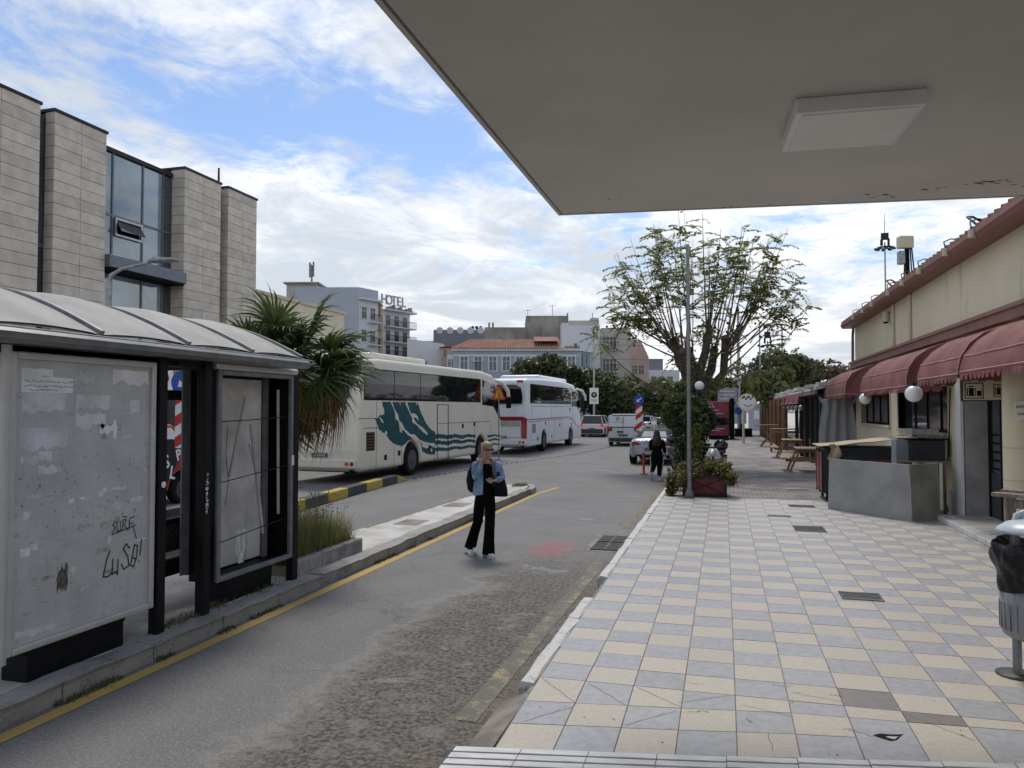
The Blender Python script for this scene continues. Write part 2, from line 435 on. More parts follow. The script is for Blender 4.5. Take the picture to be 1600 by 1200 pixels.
def tile_mesh(x0, x1, y0, y1, m):
    bb = B(); g = .004; t_ = .002 * rnd.random()
    pts = [(x0 + g, y0[0] + g), (x1 - g, y0[1] + g), (x1 - g, y1[1] - g), (x0 + g, y1[0] - g)]
    cx = sum(p[0] for p in pts) / 4; cy = sum(p[1] for p in pts) / 4
    top = [Vector((p[0] - cx, p[1] - cy, pz(*p) - pz(cx, cy) + t_)) for p in pts]
    bb._add(top + [Vector((p.x, p.y, p.z - .012)) for p in top], [(0, 1, 2, 3), (0, 4, 5, 1), (1, 5, 6, 2), (2, 6, 7, 3), (3, 7, 4, 0)])
    return bb, (cx, cy, pz(cx, cy))
cols_x = [-1.37] + [-1.02 + .36 * k for k in range(15)]
TW = .36; TL = .348; tiles = []
for ci in range(len(cols_x) - 1):
    x0, x1 = cols_x[ci], cols_x[ci + 1]
    for r in range(36):
        y0 = 5.79 + TL * r
        tiles.append((x0, x1, (y0, y0), (y0 + TL, y0 + TL), (ci + r) % 2))
    a0, a1 = mid_y(x0 + .001), mid_y(x1 - .001); m0, m1 = mar_y(x0), mar_y(x1)
    if x0 < .42:
        h0, h1 = m0 + (a0 - m0) * .5, m1 + (a1 - m1) * .5
        rows = [((a0, a1), (5.79, 5.79), 1), ((h0, h1), (a0, a1), 0), ((m0, m1), (h0, h1), 1)]
    else:
        rows = [((a0, a1), (5.79, 5.79), 1)] + ([((m0, m1), (a0, a1), 0)] if m0 < a0 - .1 else [])
    for ya, yb, p in rows: tiles.append((x0, x1, ya, yb, (ci + p) % 2))
def depth(tl): return .964 * (tl[2][0]) - .266 * tl[0]
def inview(tl):
    d = depth(tl); lat = .964 * tl[0] + .266 * tl[2][0]; return d > 3.2 and lat / d < .70
tiles = [tl for tl in tiles if tl[0] < 4.1]
vis = sorted([tl for tl in tiles if inview(tl)], key=depth)
std = {}
def std_tile(p, wd):
    k = (p, round(wd, 3))
    if k not in std:
        bb = B(); x, y = wd / 2 - .004, TL / 2 - .004
        bb._add([(-x, -y, 0), (x, -y, 0), (x, y, 0), (-x, y, 0), (-x, -y, -.012), (x, -y, -.012), (x, y, -.012), (-x, y, -.012)], [(0, 1, 2, 3), (0, 4, 5, 1), (1, 5, 6, 2), (2, 6, 7, 3), (3, 7, 4, 0)])
        std[k] = bb.data('tile', MT[('tile_grey', 'tile_beige')[p]])
    return std[k]
brown = {(6, 5.79), (7, 5.79)}
for i, tl in enumerate(vis[:298]):
    x0, x1, ya, yb, p = tl
    if abs(ya[0] - ya[1]) < 1e-6 and abs(yb[0] - yb[1]) < 1e-6 and abs(yb[0] - ya[0] - TL) < 1e-4 and ya[0] > 6.6:
        o = link('tile', std_tile(p, x1 - x0), pave); o.location = ((x0 + x1) / 2, (ya[0] + yb[0]) / 2, .15 + rnd.uniform(-.0015, .0015))
        o.rotation_euler = (rnd.uniform(-.003, .003), rnd.uniform(-.003, .003), 0)
    else:
        bb, c = tile_mesh(x0, x1, ya, yb, None)
        mm = MT[('tile_grey', 'tile_beige')[p]]
        if .75 < x0 < .8 and abs(ya[0] - 5.79) < .01 or 1.1 < x0 < 1.2 and abs(yb[0] - 5.79) < .01: mm = MT['tile_brown']
        o = bb.build('tile', mm, pave); o.location = c
        if mm is MT['tile_brown']: o['label'] = 'plain brownish replacement tile'
bb = B()
rest = vis[298:] + [tl for tl in tiles if not inview(tl)]
for tl in rest:
    x0, x1, ya, yb, p = tl; q2, c = tile_mesh(x0, x1, ya, yb, None)
    bb.mi = p; bb.M = Matrix.Translation(c); bb._add(q2.v, q2.f)
bb.build('tile', [MT['tile_grey'], MT['tile_beige']], pave, label='far rows of the checkered tiles', kind='stuff')
# cracks: thin dark slivers in the near tiles, and one broken tile with a hole
def sliver(pts, wd):
    k = B()
    for (x0, y0), (x1, y1) in zip(pts[:-1], pts[1:]):
        d = Vector((x1 - x0, y1 - y0)).normalized() * wd / 2
        k.poly([(x0 - d.y, y0 + d.x, pz(x0, y0) + .0035), (x0 + d.y, y0 - d.x, pz(x0, y0) + .0035), (x1 + d.y, y1 - d.x, pz(x1, y1) + .0035), (x1 - d.y, y1 + d.x, pz(x1, y1) + .0035)])
    return k
def crackline(x0, y0, x1, y1, n=7, j=.02, wd=.005):
    pts = []
    for i in range(n + 1):
        f = i / n; pts.append((x0 + (x1 - x0) * f + rnd.uniform(-j, j), y0 + (y1 - y0) * f + rnd.uniform(-j, j)))
    return sliver(pts, wd)
for a in [(-.33, 5.55, .02, 5.78), (.1, 5.63, .45, 5.5), (.25, 5.2, .27, 4.95), (.45, 5.95, .78, 5.86), (-1.0, 5.34, -1.35, 5.77), (-.66, 5.4, -1.0, 5.76), (-.3, 5.48, -.64, 5.76), (-1.3, 4.98, -1.02, 5.3), (-.64, 5.1, -.32, 5.42), (1.16, 5.75, 1.48, 5.4), (1.86, 5.78, 2.2, 5.5)]:
    crackline(*a, j=.006, wd=.004).build('crack', MT['grout'], pave)
for i in range(6):
    x = rnd.uniform(-.3, .9); y = rnd.uniform(5.3, 6.3); crackline(x, y, x + rnd.uniform(-.25, .25), y + rnd.uniform(-.12, .12), 8, .02, .004).build('crack', MT['grout'], pave)
hx, hy = .985, 5.33
hp = [(hx + dx, hy + dy, pz(hx, hy) + .004) for dx, dy in ((-.10, .0), (-.05, .035), (.02, .04), (.09, .065), (.06, .02), (.03, -.035), (-.01, -.06), (-.06, -.03))]
b = B(); b.poly(hp); b.build('broken_hole', MT['matt_black'], pave, label='ragged hole in a cracked tile')
b = B(); b.poly([(p[0] * .42 + hx * .58 + .012, p[1] * .42 + hy * .58 - .016, p[2] + .003) for p in hp]); b.build('mortar_bed', MT['concrete_pale'], pave)

k = B(); rs = random.Random(31)
for i in range(170):
    x, y = rs.uniform(-1.3, 3.6), 4.9 + 11 * rs.random() ** 1.6; r = rs.uniform(.003, .010)
    k.poly([(x + r * rs.uniform(.6, 1.3) * math.cos(a), y + r * rs.uniform(.6, 1.3) * math.sin(a), pz(x, y) + .0032) for a in [1.047 * q for q in range(6)]])
k.build('gum_spots', MT['tile_brown'], pave, kind='stuff')
# marble tactile slabs
for k in range(9):
    x0 = -1.6 + k * .40; x1 = x0 + .395; bb = B(); h = .012
    for r in range(8):
        d0, d1 = -.012 - r * .085, -.012 - r * .085 - .062
        zz0 = pz(x0, mar_y(x0) - .1) + .012
        bb._add([(x0, mar_y(x0) + d0, zz0), (x1, mar_y(x1) + d0, zz0), (x1, mar_y(x1) + d1, zz0), (x0, mar_y(x0) + d1, zz0)] +
                [(x0, mar_y(x0) + d0, zz0 - h), (x1, mar_y(x1) + d0, zz0 - h), (x1, mar_y(x1) + d1, zz0 - h), (x0, mar_y(x0) + d1, zz0 - h)], [(0, 3, 2, 1), (0, 1, 5, 4), (2, 3, 7, 6), (1, 2, 6, 5), (3, 0, 4, 7)])
    bb.build('marble_slab', MT['marble'], pave)
b = B(); b._add([(-1.6, mar_y(-1.6) - .69, .122), (2.0, mar_y(2.0) - .69, .122), (2.0, mar_y(2) - .005, .122), (-1.6, mar_y(-1.6) - .005, .122)], [(0, 1, 2, 3)]); b.build('slab_bed', MT['grout'], pave)

b = B(); b._add([(-1.75, -8, .004), (-1.38, -8, .13), (-1.38, 5.6, .13), (-1.62, 5.6, .004)], [(0, 1, 2, 3)]); b.build('ramp_edge', MT['dusty_concrete'], pave)
# kerb stones, white painted
kerb = B(); kerb.bx(-1.44, -1.40, 5.62, 34, -.02, .08)
kerb = struct(kerb.build('kerb', MT['kerb_concrete']), 'white painted kerb along the tiled pavement', 'kerb')
y = 5.62
def kerb_stone(parent, x0, x1, y0, y1, h, m, taper=False, side=1, chip=.02):
    bb = B(); g = .006; n = 3
    vs = []; pr = [(x0, 0), (x0, h - .03), (x0 + .025, h), (x1 - .02, h), (x1, h - .02), (x1, 0)]
    for i in range(n + 1):
        yy = y0 + g + (y1 - y0 - 2 * g) * i / n
        for k, (px, pzz) in enumerate(pr):
            j = chip * .35 if 0 < k < 5 else 0
            vs.append((px + rnd.uniform(-j, j), yy, pzz + (rnd.uniform(-j, j) if k in (1, 2, 3, 4) else 0)))
    k = len(pr); fs = [(i * k + a, i * k + a + 1, (i + 1) * k + a + 1, (i + 1) * k + a) for i in range(n) for a in range(k - 1)]
    fs += [list(range(k)), list(range(n * k, n * k + k))[::-1]]
    bb._add(vs, fs)
    return bb.build('kerb_stone', m, parent)
while y < 33:
    L = rnd.uniform(.85, 1.05)
    if not (8.05 < y < 8.4): kerb_stone(kerb, -1.50, -1.37, y, y + L, .158, MT['kerb_white'], chip=.028)
    y += L

# --- left island
isl = [(-4.93, -6), (-4.93, 19.0), (-5.0, 19.8), (-5.25, 20.3), (-5.6, 20.35), (-5.72, 19.9), (-6.0, 14), (-6.05, 11), (-6.15, 8.0), (-7.4, 6.0), (-7.4, -6)]
b = B(); b.prism(isl, 'z', -.02, .135)
island = struct(b.build('traffic_island', MT['concrete_pale']), 'pale concrete island carrying the bus shelter', 'pavement')
y = -5.0
while y < 19:
    L = min(rnd.uniform(.9, 1.1), 19.05 - y)
    kerb_stone(island, -4.80, -5.02, y, y + L, .15, MT['kerb_old'], chip=.035); y += L
arc = [(-4.80, 19.05), (-4.86, 19.75), (-5.1, 20.3), (-5.45, 20.5), (-5.75, 20.2), (-5.85, 19.6)]
for (xa, ya), (xb, yb) in zip(arc[:-1], arc[1:]):
    bb = B(); bb.bar((xa, ya, .07), (xb, yb, .07), .17, .16); bb.build('kerb_stone', MT['kerb_old'], island, bevel=.015)
for x, y_, s_ in ((-5.45, 13.0, .42), (-5.5, 15.6, .45)):
    bb = B(); bb.bx(x - .25, x + .2, y_ - .3, y_ + .35, .135, .141); tag(bb.build('manhole_cover', MT['dusty_concrete']), 'grey rectangular cover in the island, ' + ('nearer the bus shelter' if s_ < .43 else 'nearer the rounded island tip'), 'manhole cover', 'covers in the island')
# worn red-orange line on the island's back edge
b = B()
for i in range(14):
    f = i / 13; b.bx(-6.0 + .25 * f - .05, -6.0 + .25 * f + .05, 12.2 + f * 7, 12.2 + f * 7 + .5, .135, .1385)
b.build('edge_line', MT['line_yellow_worn'], island)
# flagstones behind the shelter, joints on the island
for i in range(12):
    bb = B(); yy = 3.2 + i * .62; bb.bx(-6.0, -5.04, yy, yy + .6, .13, .139 + .003 * rnd.random()); bb.build('flagstone', MT['concrete_pale'], island)

# --- brick pavement beyond the tiles
M_('brick_grey', (.175, .155, .145), .8, 0, .22, 1.2, c2=(.30, .275, .255), bump=.1, rnd=.0, streak=((.36, .34, .32), 1.3, .64))
b = B(); b.bx(-1.37, 4.6, 18.32, 75, -.02, .138)
brick = struct(b.build('brick_pavement', MT['brick_grey']), 'grey brick footway running past the picnic tables', 'pavement')
bb = B()
yy = 18.33; row = 0
while yy < 34:
    x = -1.37 - (row % 2) * .11
    while x < 4.2:
        if x > -1.4: bb._add([(x + .005, yy + .005, .147), (x + .205, yy + .005, .147), (x + .205, yy + .10, .147), (x + .005, yy + .10, .147), (x + .005, yy + .005, .138), (x + .205, yy + .005, .138), (x + .205, yy + .10, .138), (x + .005, yy + .10, .138)], [(0, 1, 2, 3), (0, 4, 5, 1), (1, 5, 6, 2), (2, 6, 7, 3), (3, 7, 4, 0)])
        x += .212
    yy += .108; row += 1
bb.build('paver', MT['brick_grey'], brick, kind='stuff')

# --- far kerb on the street's left, junction side pavement
b = B(); b.prism([(-19, -12), (-19, 60), (-40, 60), (-40, -12)], 'z', -.02, .14)
struct(b.build('pavement', MT['concrete_pale']), 'pale pavement in front of the stone clad building', 'pavement')
b = B(); b.prism([(-1.0, 75), (60, 75), (60, 330), (-1.0, 330)], 'z', -.02, .12)
struct(b.build('pavement', MT['concrete_pale']), 'far pale pavement beyond the red kiosk', 'pavement')

# --- yellow and black kerb in the middle of the road
med = B(); med.prism([(-8.62, 8.0), (-8.62, 12.4), (-9.6, 12.4), (-9.9, 8.0)], 'z', -.02, .16)
med = struct(med.build('median', MT['concrete_pale']), 'low median strip edged with yellow and black painted kerb', 'median')
ks = [(-8.50, 12.6), (-8.62, 13.75), (-8.74, 14.95), (-8.86, 16.15), (-8.97, 17.35), (-9.08, 18.6), (-9.18, 19.8), (-9.27, 21.0), (-9.33, 21.9)]
for i in range(len(ks) - 1):
    (xa, ya), (xb, yb) = ks[i], ks[i + 1]; bb = B(); last = i == len(ks) - 2; wd = .26; h0 = .24; h1 = .04 if last else .24
    d = Vector((xb - xa, yb - ya)).normalized(); px, py = d.y * wd, -d.x * wd; g = .008
    A = Vector((xa, ya)) + d * g; C = Vector((xb, yb)) - d * g
    pts = [(A.x, A.y), (A.x - px, A.y - py), (C.x - px, C.y - py), (C.x, C.y)]
    bb._add([(p[0], p[1], 0) for p in pts] + [(pts[0][0], pts[0][1], h0), (pts[1][0], pts[1][1], h0), (pts[2][0], pts[2][1], h1), (pts[3][0], pts[3][1], h1)], [(0, 3, 2, 1), (4, 5, 6, 7), (0, 1, 5, 4), (1, 2, 6, 5), (2, 3, 7, 6), (3, 0, 4, 7)])
    bb.build('kerb_block', MT['kerb_black' if i % 2 == 0 else 'kerb_yellow'], med, bevel=.025, seg=2, label=('black' if i % 2 == 0 else 'yellow') + ' painted kerb block')

# --- drain grate in the road by the right kerb, floor covers in the pavement
t = thing('drain_grate', 'black iron drain grate pair in the gutter beside the kerb', 'drain', (-1.80, 12.6, 0))
for j in (-.36, .36):
    B().bx(-.2, .2, j - .32, j + .32, .0045, .006).build('pit', MT['matt_black'], t)
    bb = B()
    for k in range(8): bb.bx(-.2, .2, j - .32 + k * .08, j - .32 + k * .08 + .042, .006, .022)
    bb.bx(-.22, -.2, j - .34, j + .34, .004, .026); bb.bx(.2, .22, j - .34, j + .34, .004, .026); bb.bx(-.015, .015, j - .34, j + .34, .006, .024)
    bb.build('grating', MT['iron'], t)
B().bx(-.32, .27, -.78, .78, .001, .004).build('concrete_surround', MT['dusty_concrete'], t)
def cover(x, y, wx, wy, lab, slots):
    t = thing('floor_grate', lab, 'grate', (x, y, .15), 0, 'metal covers in the tiled pavement')
    B().bx(-wx / 2, wx / 2, -wy / 2, wy / 2, .001, .0045).build('plate', MT['iron'], t)
    bb = B()
    for k in range(slots): yy = -wy / 2 + (k + .5) * wy / slots; bb.bx(-wx / 2 + .02, wx / 2 - .02, yy - .006, yy + .006, .0045, .011)
    bb.bx(-wx / 2, wx / 2, -wy / 2, -wy / 2 + .015, .0045, .012); bb.bx(-wx / 2, wx / 2, wy / 2 - .015, wy / 2, .0045, .012); bb.build('ribs', MT['grey_metal'], t)
cover(1.38, 14.0, .5, .62, 'dark square floor cover in front of the concrete panels', 8)
cover(1.42, 9.15, .42, .34, 'grey floor cover in the middle of the checkered tiles', 5)
cover(1.55, 17.2, .52, .36, 'brownish floor cover beside the corner of the grey sheet', 6)
cover(1.0, 15.5, .42, .16, 'narrow slotted drain slit left of the square cover', 4)
b = B(); b.bx(2.68, 2.80, 8.02, 8.10, .1505, .1535); tag(b.build('floor_socket', MT['matt_black']), 'tiny dark hole cover in a tile near the litter bin', 'floor hole')
# weeds along the kerb foot
M_('moss', (.06, .075, .025), .9, 0, .4, 20)
MT['grass'] = leafmat('grass', (.07, .10, .025), (.20, .19, .07), 3)
bb = B()
for i in range(2600):
    y = rnd.choice([rnd.uniform(3.5, 9.5), rnd.uniform(9, 18.5)]); 
    if mnoise.noise((y * 1.3, 0, 5)) < .05: continue
    x = -4.79 + abs(rnd.gauss(0, .035)); h = rnd.uniform(.012, .05); a = rnd.uniform(0, 6.3); dx, dy = math.cos(a) * .01, math.sin(a) * .01
    bb._add([(x - dx, y - dy, 0), (x + dx, y + dy, 0), (x + rnd.uniform(-.03, .03), y + rnd.uniform(-.03, .03), h)], [(0, 1, 2)])
for i in range(700):
    x, y = rnd.choice([(-5.12, 6.9), (-5.1, 7.7), (-5.08, 6.35), (-5.2, 20.0), (-5.35, 19.9)]); x += rnd.gauss(0, .05); y += rnd.gauss(0, .15); h = rnd.uniform(.03, .09)
    bb._add([(x - .008, y, .13), (x + .008, y, .13), (x + rnd.uniform(-.05, .05), y + rnd.uniform(-.05, .05), .13 + h)], [(0, 1, 2)])
tag(bb.build('weeds', MT['grass']), 'short weeds sprouting along the foot of the island kerb', 'weeds', None, 'stuff')

# ================================================================== canopy over the camera
def plaster(name, c):
    m = mat(name, c, .7, 0, .05, .8, bump=.03, bscale=30, streak=([x * .86 for x in c], .5, .60)); return m
MT['canopy_paint'] = plaster('canopy_paint', (.59, .56, .515))
t = thing('canopy', 'large flat cream painted concrete canopy overhead', 'canopy', (2, 0, 4))
b = B(True); pts = [(-1.48, -8), (9, -8), (9, 8.13), (-1.48, 7.0)]
b.prism(pts, 'z', 4.03, 4.26); b.build('slab', MT['canopy_paint'], t, bevel=.01)
b = B(True)
ins = .055
b.prism([(-1.48 + ins, -8), (9, -8), (9, 8.13 - ins), (-1.48 + ins, 7.0 - ins)], 'z', 4.0, 4.03); b.build('soffit', MT['canopy_paint'], t)
b = B(True)  # drip groove shadow line is real: rim strip set lower than the groove
b.prism([(-1.475, -8), (-1.445, -8), (-1.445, 6.985), (-1.475, 6.985)], 'z', 4.0, 4.03); b.prism([(-1.475, 6.965), (9, 8.095), (9, 8.125), (-1.475, 6.995)], 'z', 4.0, 4.03); b.build('drip_edge', MT['canopy_paint'], t)
M_('flaked', (.12, .105, .09), .9, 0, .4, 30, bump=.5)
def flake(x, y, r, n, name='peeled_patch'):
    bb = B(True)
    for i in range(n):
        cx, cy = x + rnd.gauss(0, r), y + rnd.gauss(0, r * .35); s = rnd.uniform(.006, .028) * (r / .08) ** .5
        bb.poly([(cx + s * rnd.uniform(.4, 1.3) * math.cos(a), cy + .6 * s * rnd.uniform(.4, 1.2) * math.sin(a), 3.9985 - i * 1e-5) for a in [6.28 * k / 7 for k in range(7)][::-1]])
    return bb.build(name, MT['flaked'], t, kind='stuff')
flake(2.02, 6.86, .075, 26); flake(1.35, 7.08, .12, 12); flake(1.6, 7.0, .10, 8); flake(2.5, 7.0, .15, 12); flake(-.95, 6.55, .05, 5); flake(-1.2, 6.95, .08, 5); flake(.2, 7.1, .12, 4)
t = thing('ceiling_light', 'square white flush light box fixed under the canopy', 'light', (.75, 5.06, 4.0), R_(3))
B().box((0, 0, -.045), (.70, .70, .09)).build('housing', MT['white_paint'], t, bevel=.006)
M_('diffuser', (.80, .785, .74), .5, 0, .03, 3)
B().box((0, 0, -.092), (.63, .63, .008)).build('diffuser', MT['diffuser'], t)
# ================================================================== cream building on the right
M_('cream_wall', (.68, .615, .455), .85, 0, .05, .6, bump=.12, bscale=25, streak=((.50, .44, .33), 1.6, .575))
M_('cream_trim', (.54, .49, .37), .7, 0, .06, 2)
M_('red_trim', (.235, .115, .10), .6, 0, .12, 3)
M_('roof_tile', (.25, .13, .09), .8, 0, .3, 6)
M_('awning', (.16, .05, .05), .78, 0, .12, 1.5, c2=(.225, .088, .083), bump=.06, bscale=14)
M_('awning_piping', (.42, .24, .21), .7, 0, .1, 6)
M_('wainscot', (.45, .45, .46), .5, 0, .25, 4, c2=(.62, .62, .62))
M_('jamb', (.33, .325, .31), .7, 0, .15, 2.5, streak=((.2, .19, .175), 3, .6))
M_('door_metal', (.045, .052, .062), .45, 0, .15, 4)
bd = thing('cream_building', 'long cream rendered building with dull red roof edge and awnings', 'building', (4.2, 18, .15))
def W(): return B(True)
XF = 4.2
# wall: piers and bands around the openings
w1 = (22.05, 26.4, 1.75, 2.75); w2 = (16.65, 21.1, 1.70, 2.75); dr = (13.52, 15.75)
b = W()
b.bx(XF, XF + .3, 8.0, 12.75, .15, 4.86); b.bx(XF, XF + .3, 12.75, 27.5, 2.75, 4.86)
b.bx(XF, XF + .3, 26.4, 27.5, .15, 2.75); b.bx(XF, XF + .3, 21.1, 22.05, .15, 2.75); b.bx(XF, XF + .3, 15.75, 16.65, .15, 2.75); b.bx(XF, XF + .3, 12.75, 13.52, .15, 2.75)
b.bx(XF, XF + .3, 22.05, 26.4, .15, 1.75); b.bx(XF, XF + .3, 16.65, 21.1, .15, 1.70)
b.bx(XF + .3, 12, 27.2, 27.5, .15, 4.86); b.bx(XF + .3, 12, 8, 8.3, .15, 4.86)
b.build('wall', MT['cream_wall'], bd)
b = W(); b.prism([(3.82, 4.95), (12.2, 6.6), (12.2, 6.7), (3.82, 5.06)], 'y', 7.8, 27.85); b.build('roof', MT['roof_tile'], bd)
b = W()
for i in range(70):
    y = 8.0 + i * .285; b.tube([(3.82, y, 5.055), (4.3, y, 5.17)], .04, 6)
b.build('roof_tile', MT['roof_tile'], bd, kind='stuff')
b = W(); b.prism([(3.86, 4.86), (4.2, 4.86), (4.2, 5.0), (3.80, 5.0), (3.80, 4.94)], 'y', 7.9, 27.8); b.build('eaves', MT['red_trim'], bd)
b = W(); b.prism([(4.04, 3.50), (4.198, 3.50), (4.198, 3.72), (4.0, 3.72), (4.0, 3.66), (4.04, 3.64)], 'y', 8.0, 27.6); b.build('fascia', MT['red_trim'], bd)
for y in (21.36, 19.55):
    b = W(); b.bx(4.13, 4.2, y - .05, y + .05, 3.73, 4.85); b.build('downpipe', MT['cream_trim'], bd, bevel=.02)
b = W(); b.tube([(4.16, 27.55, 4.85), (4.14, 27.56, 4.6), (4.12, 27.56, 2.6)], .045, 8); b.build('corner_pipe', MT['red_trim'], bd)
# small floodlights clipped to the eaves
for i, y in enumerate((25.0, 23.4, 22.0, 19.9, 18.4, 16.9, 15.0, 13.5)):
    t = thing('eaves_lamp', 'pale lamp on the red roof edge, ' + ('at the far corner', 'second from the far corner', 'third from the far corner', 'fourth from the far corner, trailing a loose cable', 'fifth from the far corner', 'third from the near end', 'second from the near end', 'nearest of the row, trailing a loose cable')[i], 'lamp', (3.80, y, 4.98), 0, 'small lamps along the roof edge')
    b = B(); b.cyl((-.02, 0, -.10), (-.02, 0, .03), .055, .055, 10); b.build('lamp_body', MT['cream_trim'], t)
    b = B(); b.tube([(-.02, 0, .03), (-.03, .05, .16), (.1, .12, .22), (.25, .14, .2)], .012, 5); b.build('cable', MT['dark_metal'], t)
    if i in (3, 7): 
        b = B(); b.tube([(.1, .1, .1), (0, .3, .3), (.15, .55, .35), (.4, .6, .2)], .02, 5); b.build('loose_cable', MT['dark_metal'], t)
t = thing('siren', 'cream cylinder shaped siren under the eaves beside a downpipe', 'siren', (4.1, 21.95, 4.62))
B().cyl((0, 0, .1), (0, 0, -.16), .075, .085, 12).build('horn', MT['cream_trim'], t); B().cyl((0, 0, -.16), (0, 0, -.2), .07, .05, 12).build('mouth', MT['matt_black'], t); B().bx(0, .1, -.02, .02, .06, .1).build('bracket', MT['dark_metal'], t)
# windows
def win(y0, y1, z0, z1, n, part_open=False):
    f = W(); xg = XF + .16
    f.bx(XF - .02, XF + .3, y0 - .07, y0, z0 - .07, z1); f.bx(XF - .02, XF + .3, y1, y1 + .07, z0 - .07, z1); f.bx(XF - .06, XF + .3, y0, y1, z0 - .07, z0)
    win_ = f.build('window', MT['cream_trim'], bd)
    f = W(); f.bx(xg - .03, xg + .03, y0, y0 + .05, z0, z1); f.bx(xg - .03, xg + .03, y1 - .05, y1, z0, z1); f.bx(xg - .03, xg + .03, y0 + .05, y1 - .05, z0, z0 + .05)
    wdt = (y1 - y0) / n
    for k in range(1, n): f.bx(xg - .03, xg + .03, y0 + k * wdt - .022, y0 + k * wdt + .022, z0 + .05, z1)
    f.build('frame', MT['matt_black'], win_)
    for k in range(n):
        g = W(); g.bx(xg - .006, xg + .006, y0 + k * wdt + .024, y0 + (k + 1) * wdt - .024, z0 + .05, z1); g.build('pane', MT['pane_grey'], win_)
    W().bx(xg + .12, xg + .14, y0, y1, z0, z1).build('blind', MT['grey_metal'], win_)
win(*w2, 4); win(*w1, 4)
# pilaster strips, door with jambs, glazing bars
b = W(); b.bx(XF - .05, XF, 15.70, 15.98, .15, 3.48); b.build('pilaster', MT['white_paint'], bd)
b = W(); b.bx(XF - .04, XF, 16.0, 16.63, .15, .62); b.build('wainscot', MT['wainscot'], bd)
b = W(); b.bx(XF - .04, XF, 8, 13.3, .15, .95); b.build('wainscot', MT['wainscot'], bd)
b = W(); b.bx(XF + .02, XF + .9, 15.70, 15.75, .25, 2.75); b.build('door_jamb', MT['jamb'], bd)
b = W(); b.bx(XF - .05, XF, 13.28, 13.52, .15, 3.4); b.build('pilaster', MT['white_paint'], bd)
door = W(); xd = XF + .42
b = W(); b.bx(xd - .03, xd + .03, 13.52, 13.62, .25, 2.75); b.bx(xd - .03, xd + .03, 15.58, 15.70, .25, 2.75); b.bx(xd - .03, xd + .03, 13.62, 15.58, 2.68, 2.75); b.bx(xd - .03, xd + .03, 14.95, 15.07, .25, 2.68)
d_ = b.build('door', MT['matt_black'], bd)
W().bx(xd - .02, xd + .02, 13.62, 14.95, .27, 1.05).build('lower_panel', MT['door_metal'], d_); W().bx(xd - .02, xd + .02, 15.07, 15.58, .27, 1.05).build('lower_panel', MT['door_metal'], d_)
W().bx(xd - .006, xd + .006, 13.62, 14.95, 1.05, 2.68).build('pane', MT['pane_grey'], d_); W().bx(xd - .006, xd + .006, 15.07, 15.58, 1.05, 2.68).build('pane', MT['pane_grey'], d_)
for k in range(5): W().bx(xd - .045, xd - .02, 13.6, 15.6, 1.12 + k * .15, 1.145 + k * .15).build('bar', MT['matt_black'], d_)
W().bx(xd + .3, xd + .33, 12.9, 16, .15, 3).build('inner_wall', MT['jamb'], bd)
b = W(); b.bx(3.75, XF + .6, 12.2, 15.85, .15, .245); st = b.build('doorstep', MT['marble'], bd, bevel=.012)
W().bx(3.95, XF + .55, 13.5, 15.7, .245, .26).build('threshold', MT['concrete_pale'], bd)
# half round column with a plaque
b = W(); b.cyl((4.12, 12.72, .95), (4.12, 12.72, 3.4), .2, .2, 20); b.build('column', MT['cream_wall'], bd)
for z in (1.15, 1.62): W().cyl((4.12, 12.72, z), (4.12, 12.72, z + .02), .206, .206, 20).build('column_band', MT['cream_trim'], bd)
t = thing('plaque', 'white metal plaque lettered ΑΠΟΣΚΕΥΕΣ LUGGAGES beside the door', 'sign', (4.16, 12.5, 2.17), R_(8))
B().box((0, 0, 0), (.34, .012, .27)).build('plate', MT['white_paint'], t, bevel=.004)
for s_, z in (('ΑΠΟΣΚΕΥΕΣ', .05), ('LUGGAGES', -.05)):
    b = B(); b.mesh(text_mesh(s_, .052, bold=.0012), Matrix.Translation((0, -.0085, z)) @ Matrix.Rotation(math.pi / 2, 4, 'X')); b.build('lettering', MT['matt_black'], t)
t = thing('hanging_sign', 'cream hanging board with black luggage locker pictograms above the door', 'sign', (3.9, 13.3, 2.48), R_(2))
B().box((0, 0, 0), (.72, .06, .32)).build('board', MT['cream_trim'], t, bevel=.008)
b = B()
for (x0, x1, z0, z1) in ((-.37, .37, -.17, -.155), (-.37, .37, .155, .17), (-.37, -.355, -.155, .155), (.355, .37, -.155, .155)): b.bx(x0, x1, -.036, .036, z0, z1)
b.build('frame', MT['dark_metal'], t)
def pict(cx, s):
    k = B(); yf, yb_ = -.036, -.031; fr = .012
    for (x0, x1, z0, z1) in ((-.13, .13, -.12, -.12 + fr), (-.13, .13, .12 - fr, .12), (-.13, -.13 + fr, -.108, .108), (.13 - fr, .13, -.108, .108)): k.bx(cx + x0 * s, cx + x1 * s, yf, yb_, z0 * s - .01, z1 * s - .01)
    k.bx(cx - .10 * s, cx + .02 * s, yf, yb_, -.09 * s, .03 * s); k.bx(cx + .04 * s, cx + .10 * s, yf, yb_, -.09 * s, -.01 * s); k.bx(cx - .07 * s, cx - .01 * s, yf, yb_, .045 * s, .06 * s)
    k.build('pictogram', MT['matt_black'], t)
    for q in (-.08, 0): B().bx(cx + (q - .005) * s, cx + (q + .005) * s, -.0385, -.0362, -.08 * s, .02 * s).build('pictogram_line', MT['cream_trim'], t)
pict(-.2, 1.0); pict(.17, .8)
B().tube([(.36, 0, .02), (.52, 0, .02)], .018, 8).build('arm', MT['dark_metal'], t); B().cyl((.44, 0, -.05), (.44, 0, .09), .035, .035, 10).build('hinge', MT['dark_metal'], t)
t = thing('wall_cable', 'thin loose cable drooping down the cream wall beside the windows', 'cable', (4.15, 16.5, 1.2))
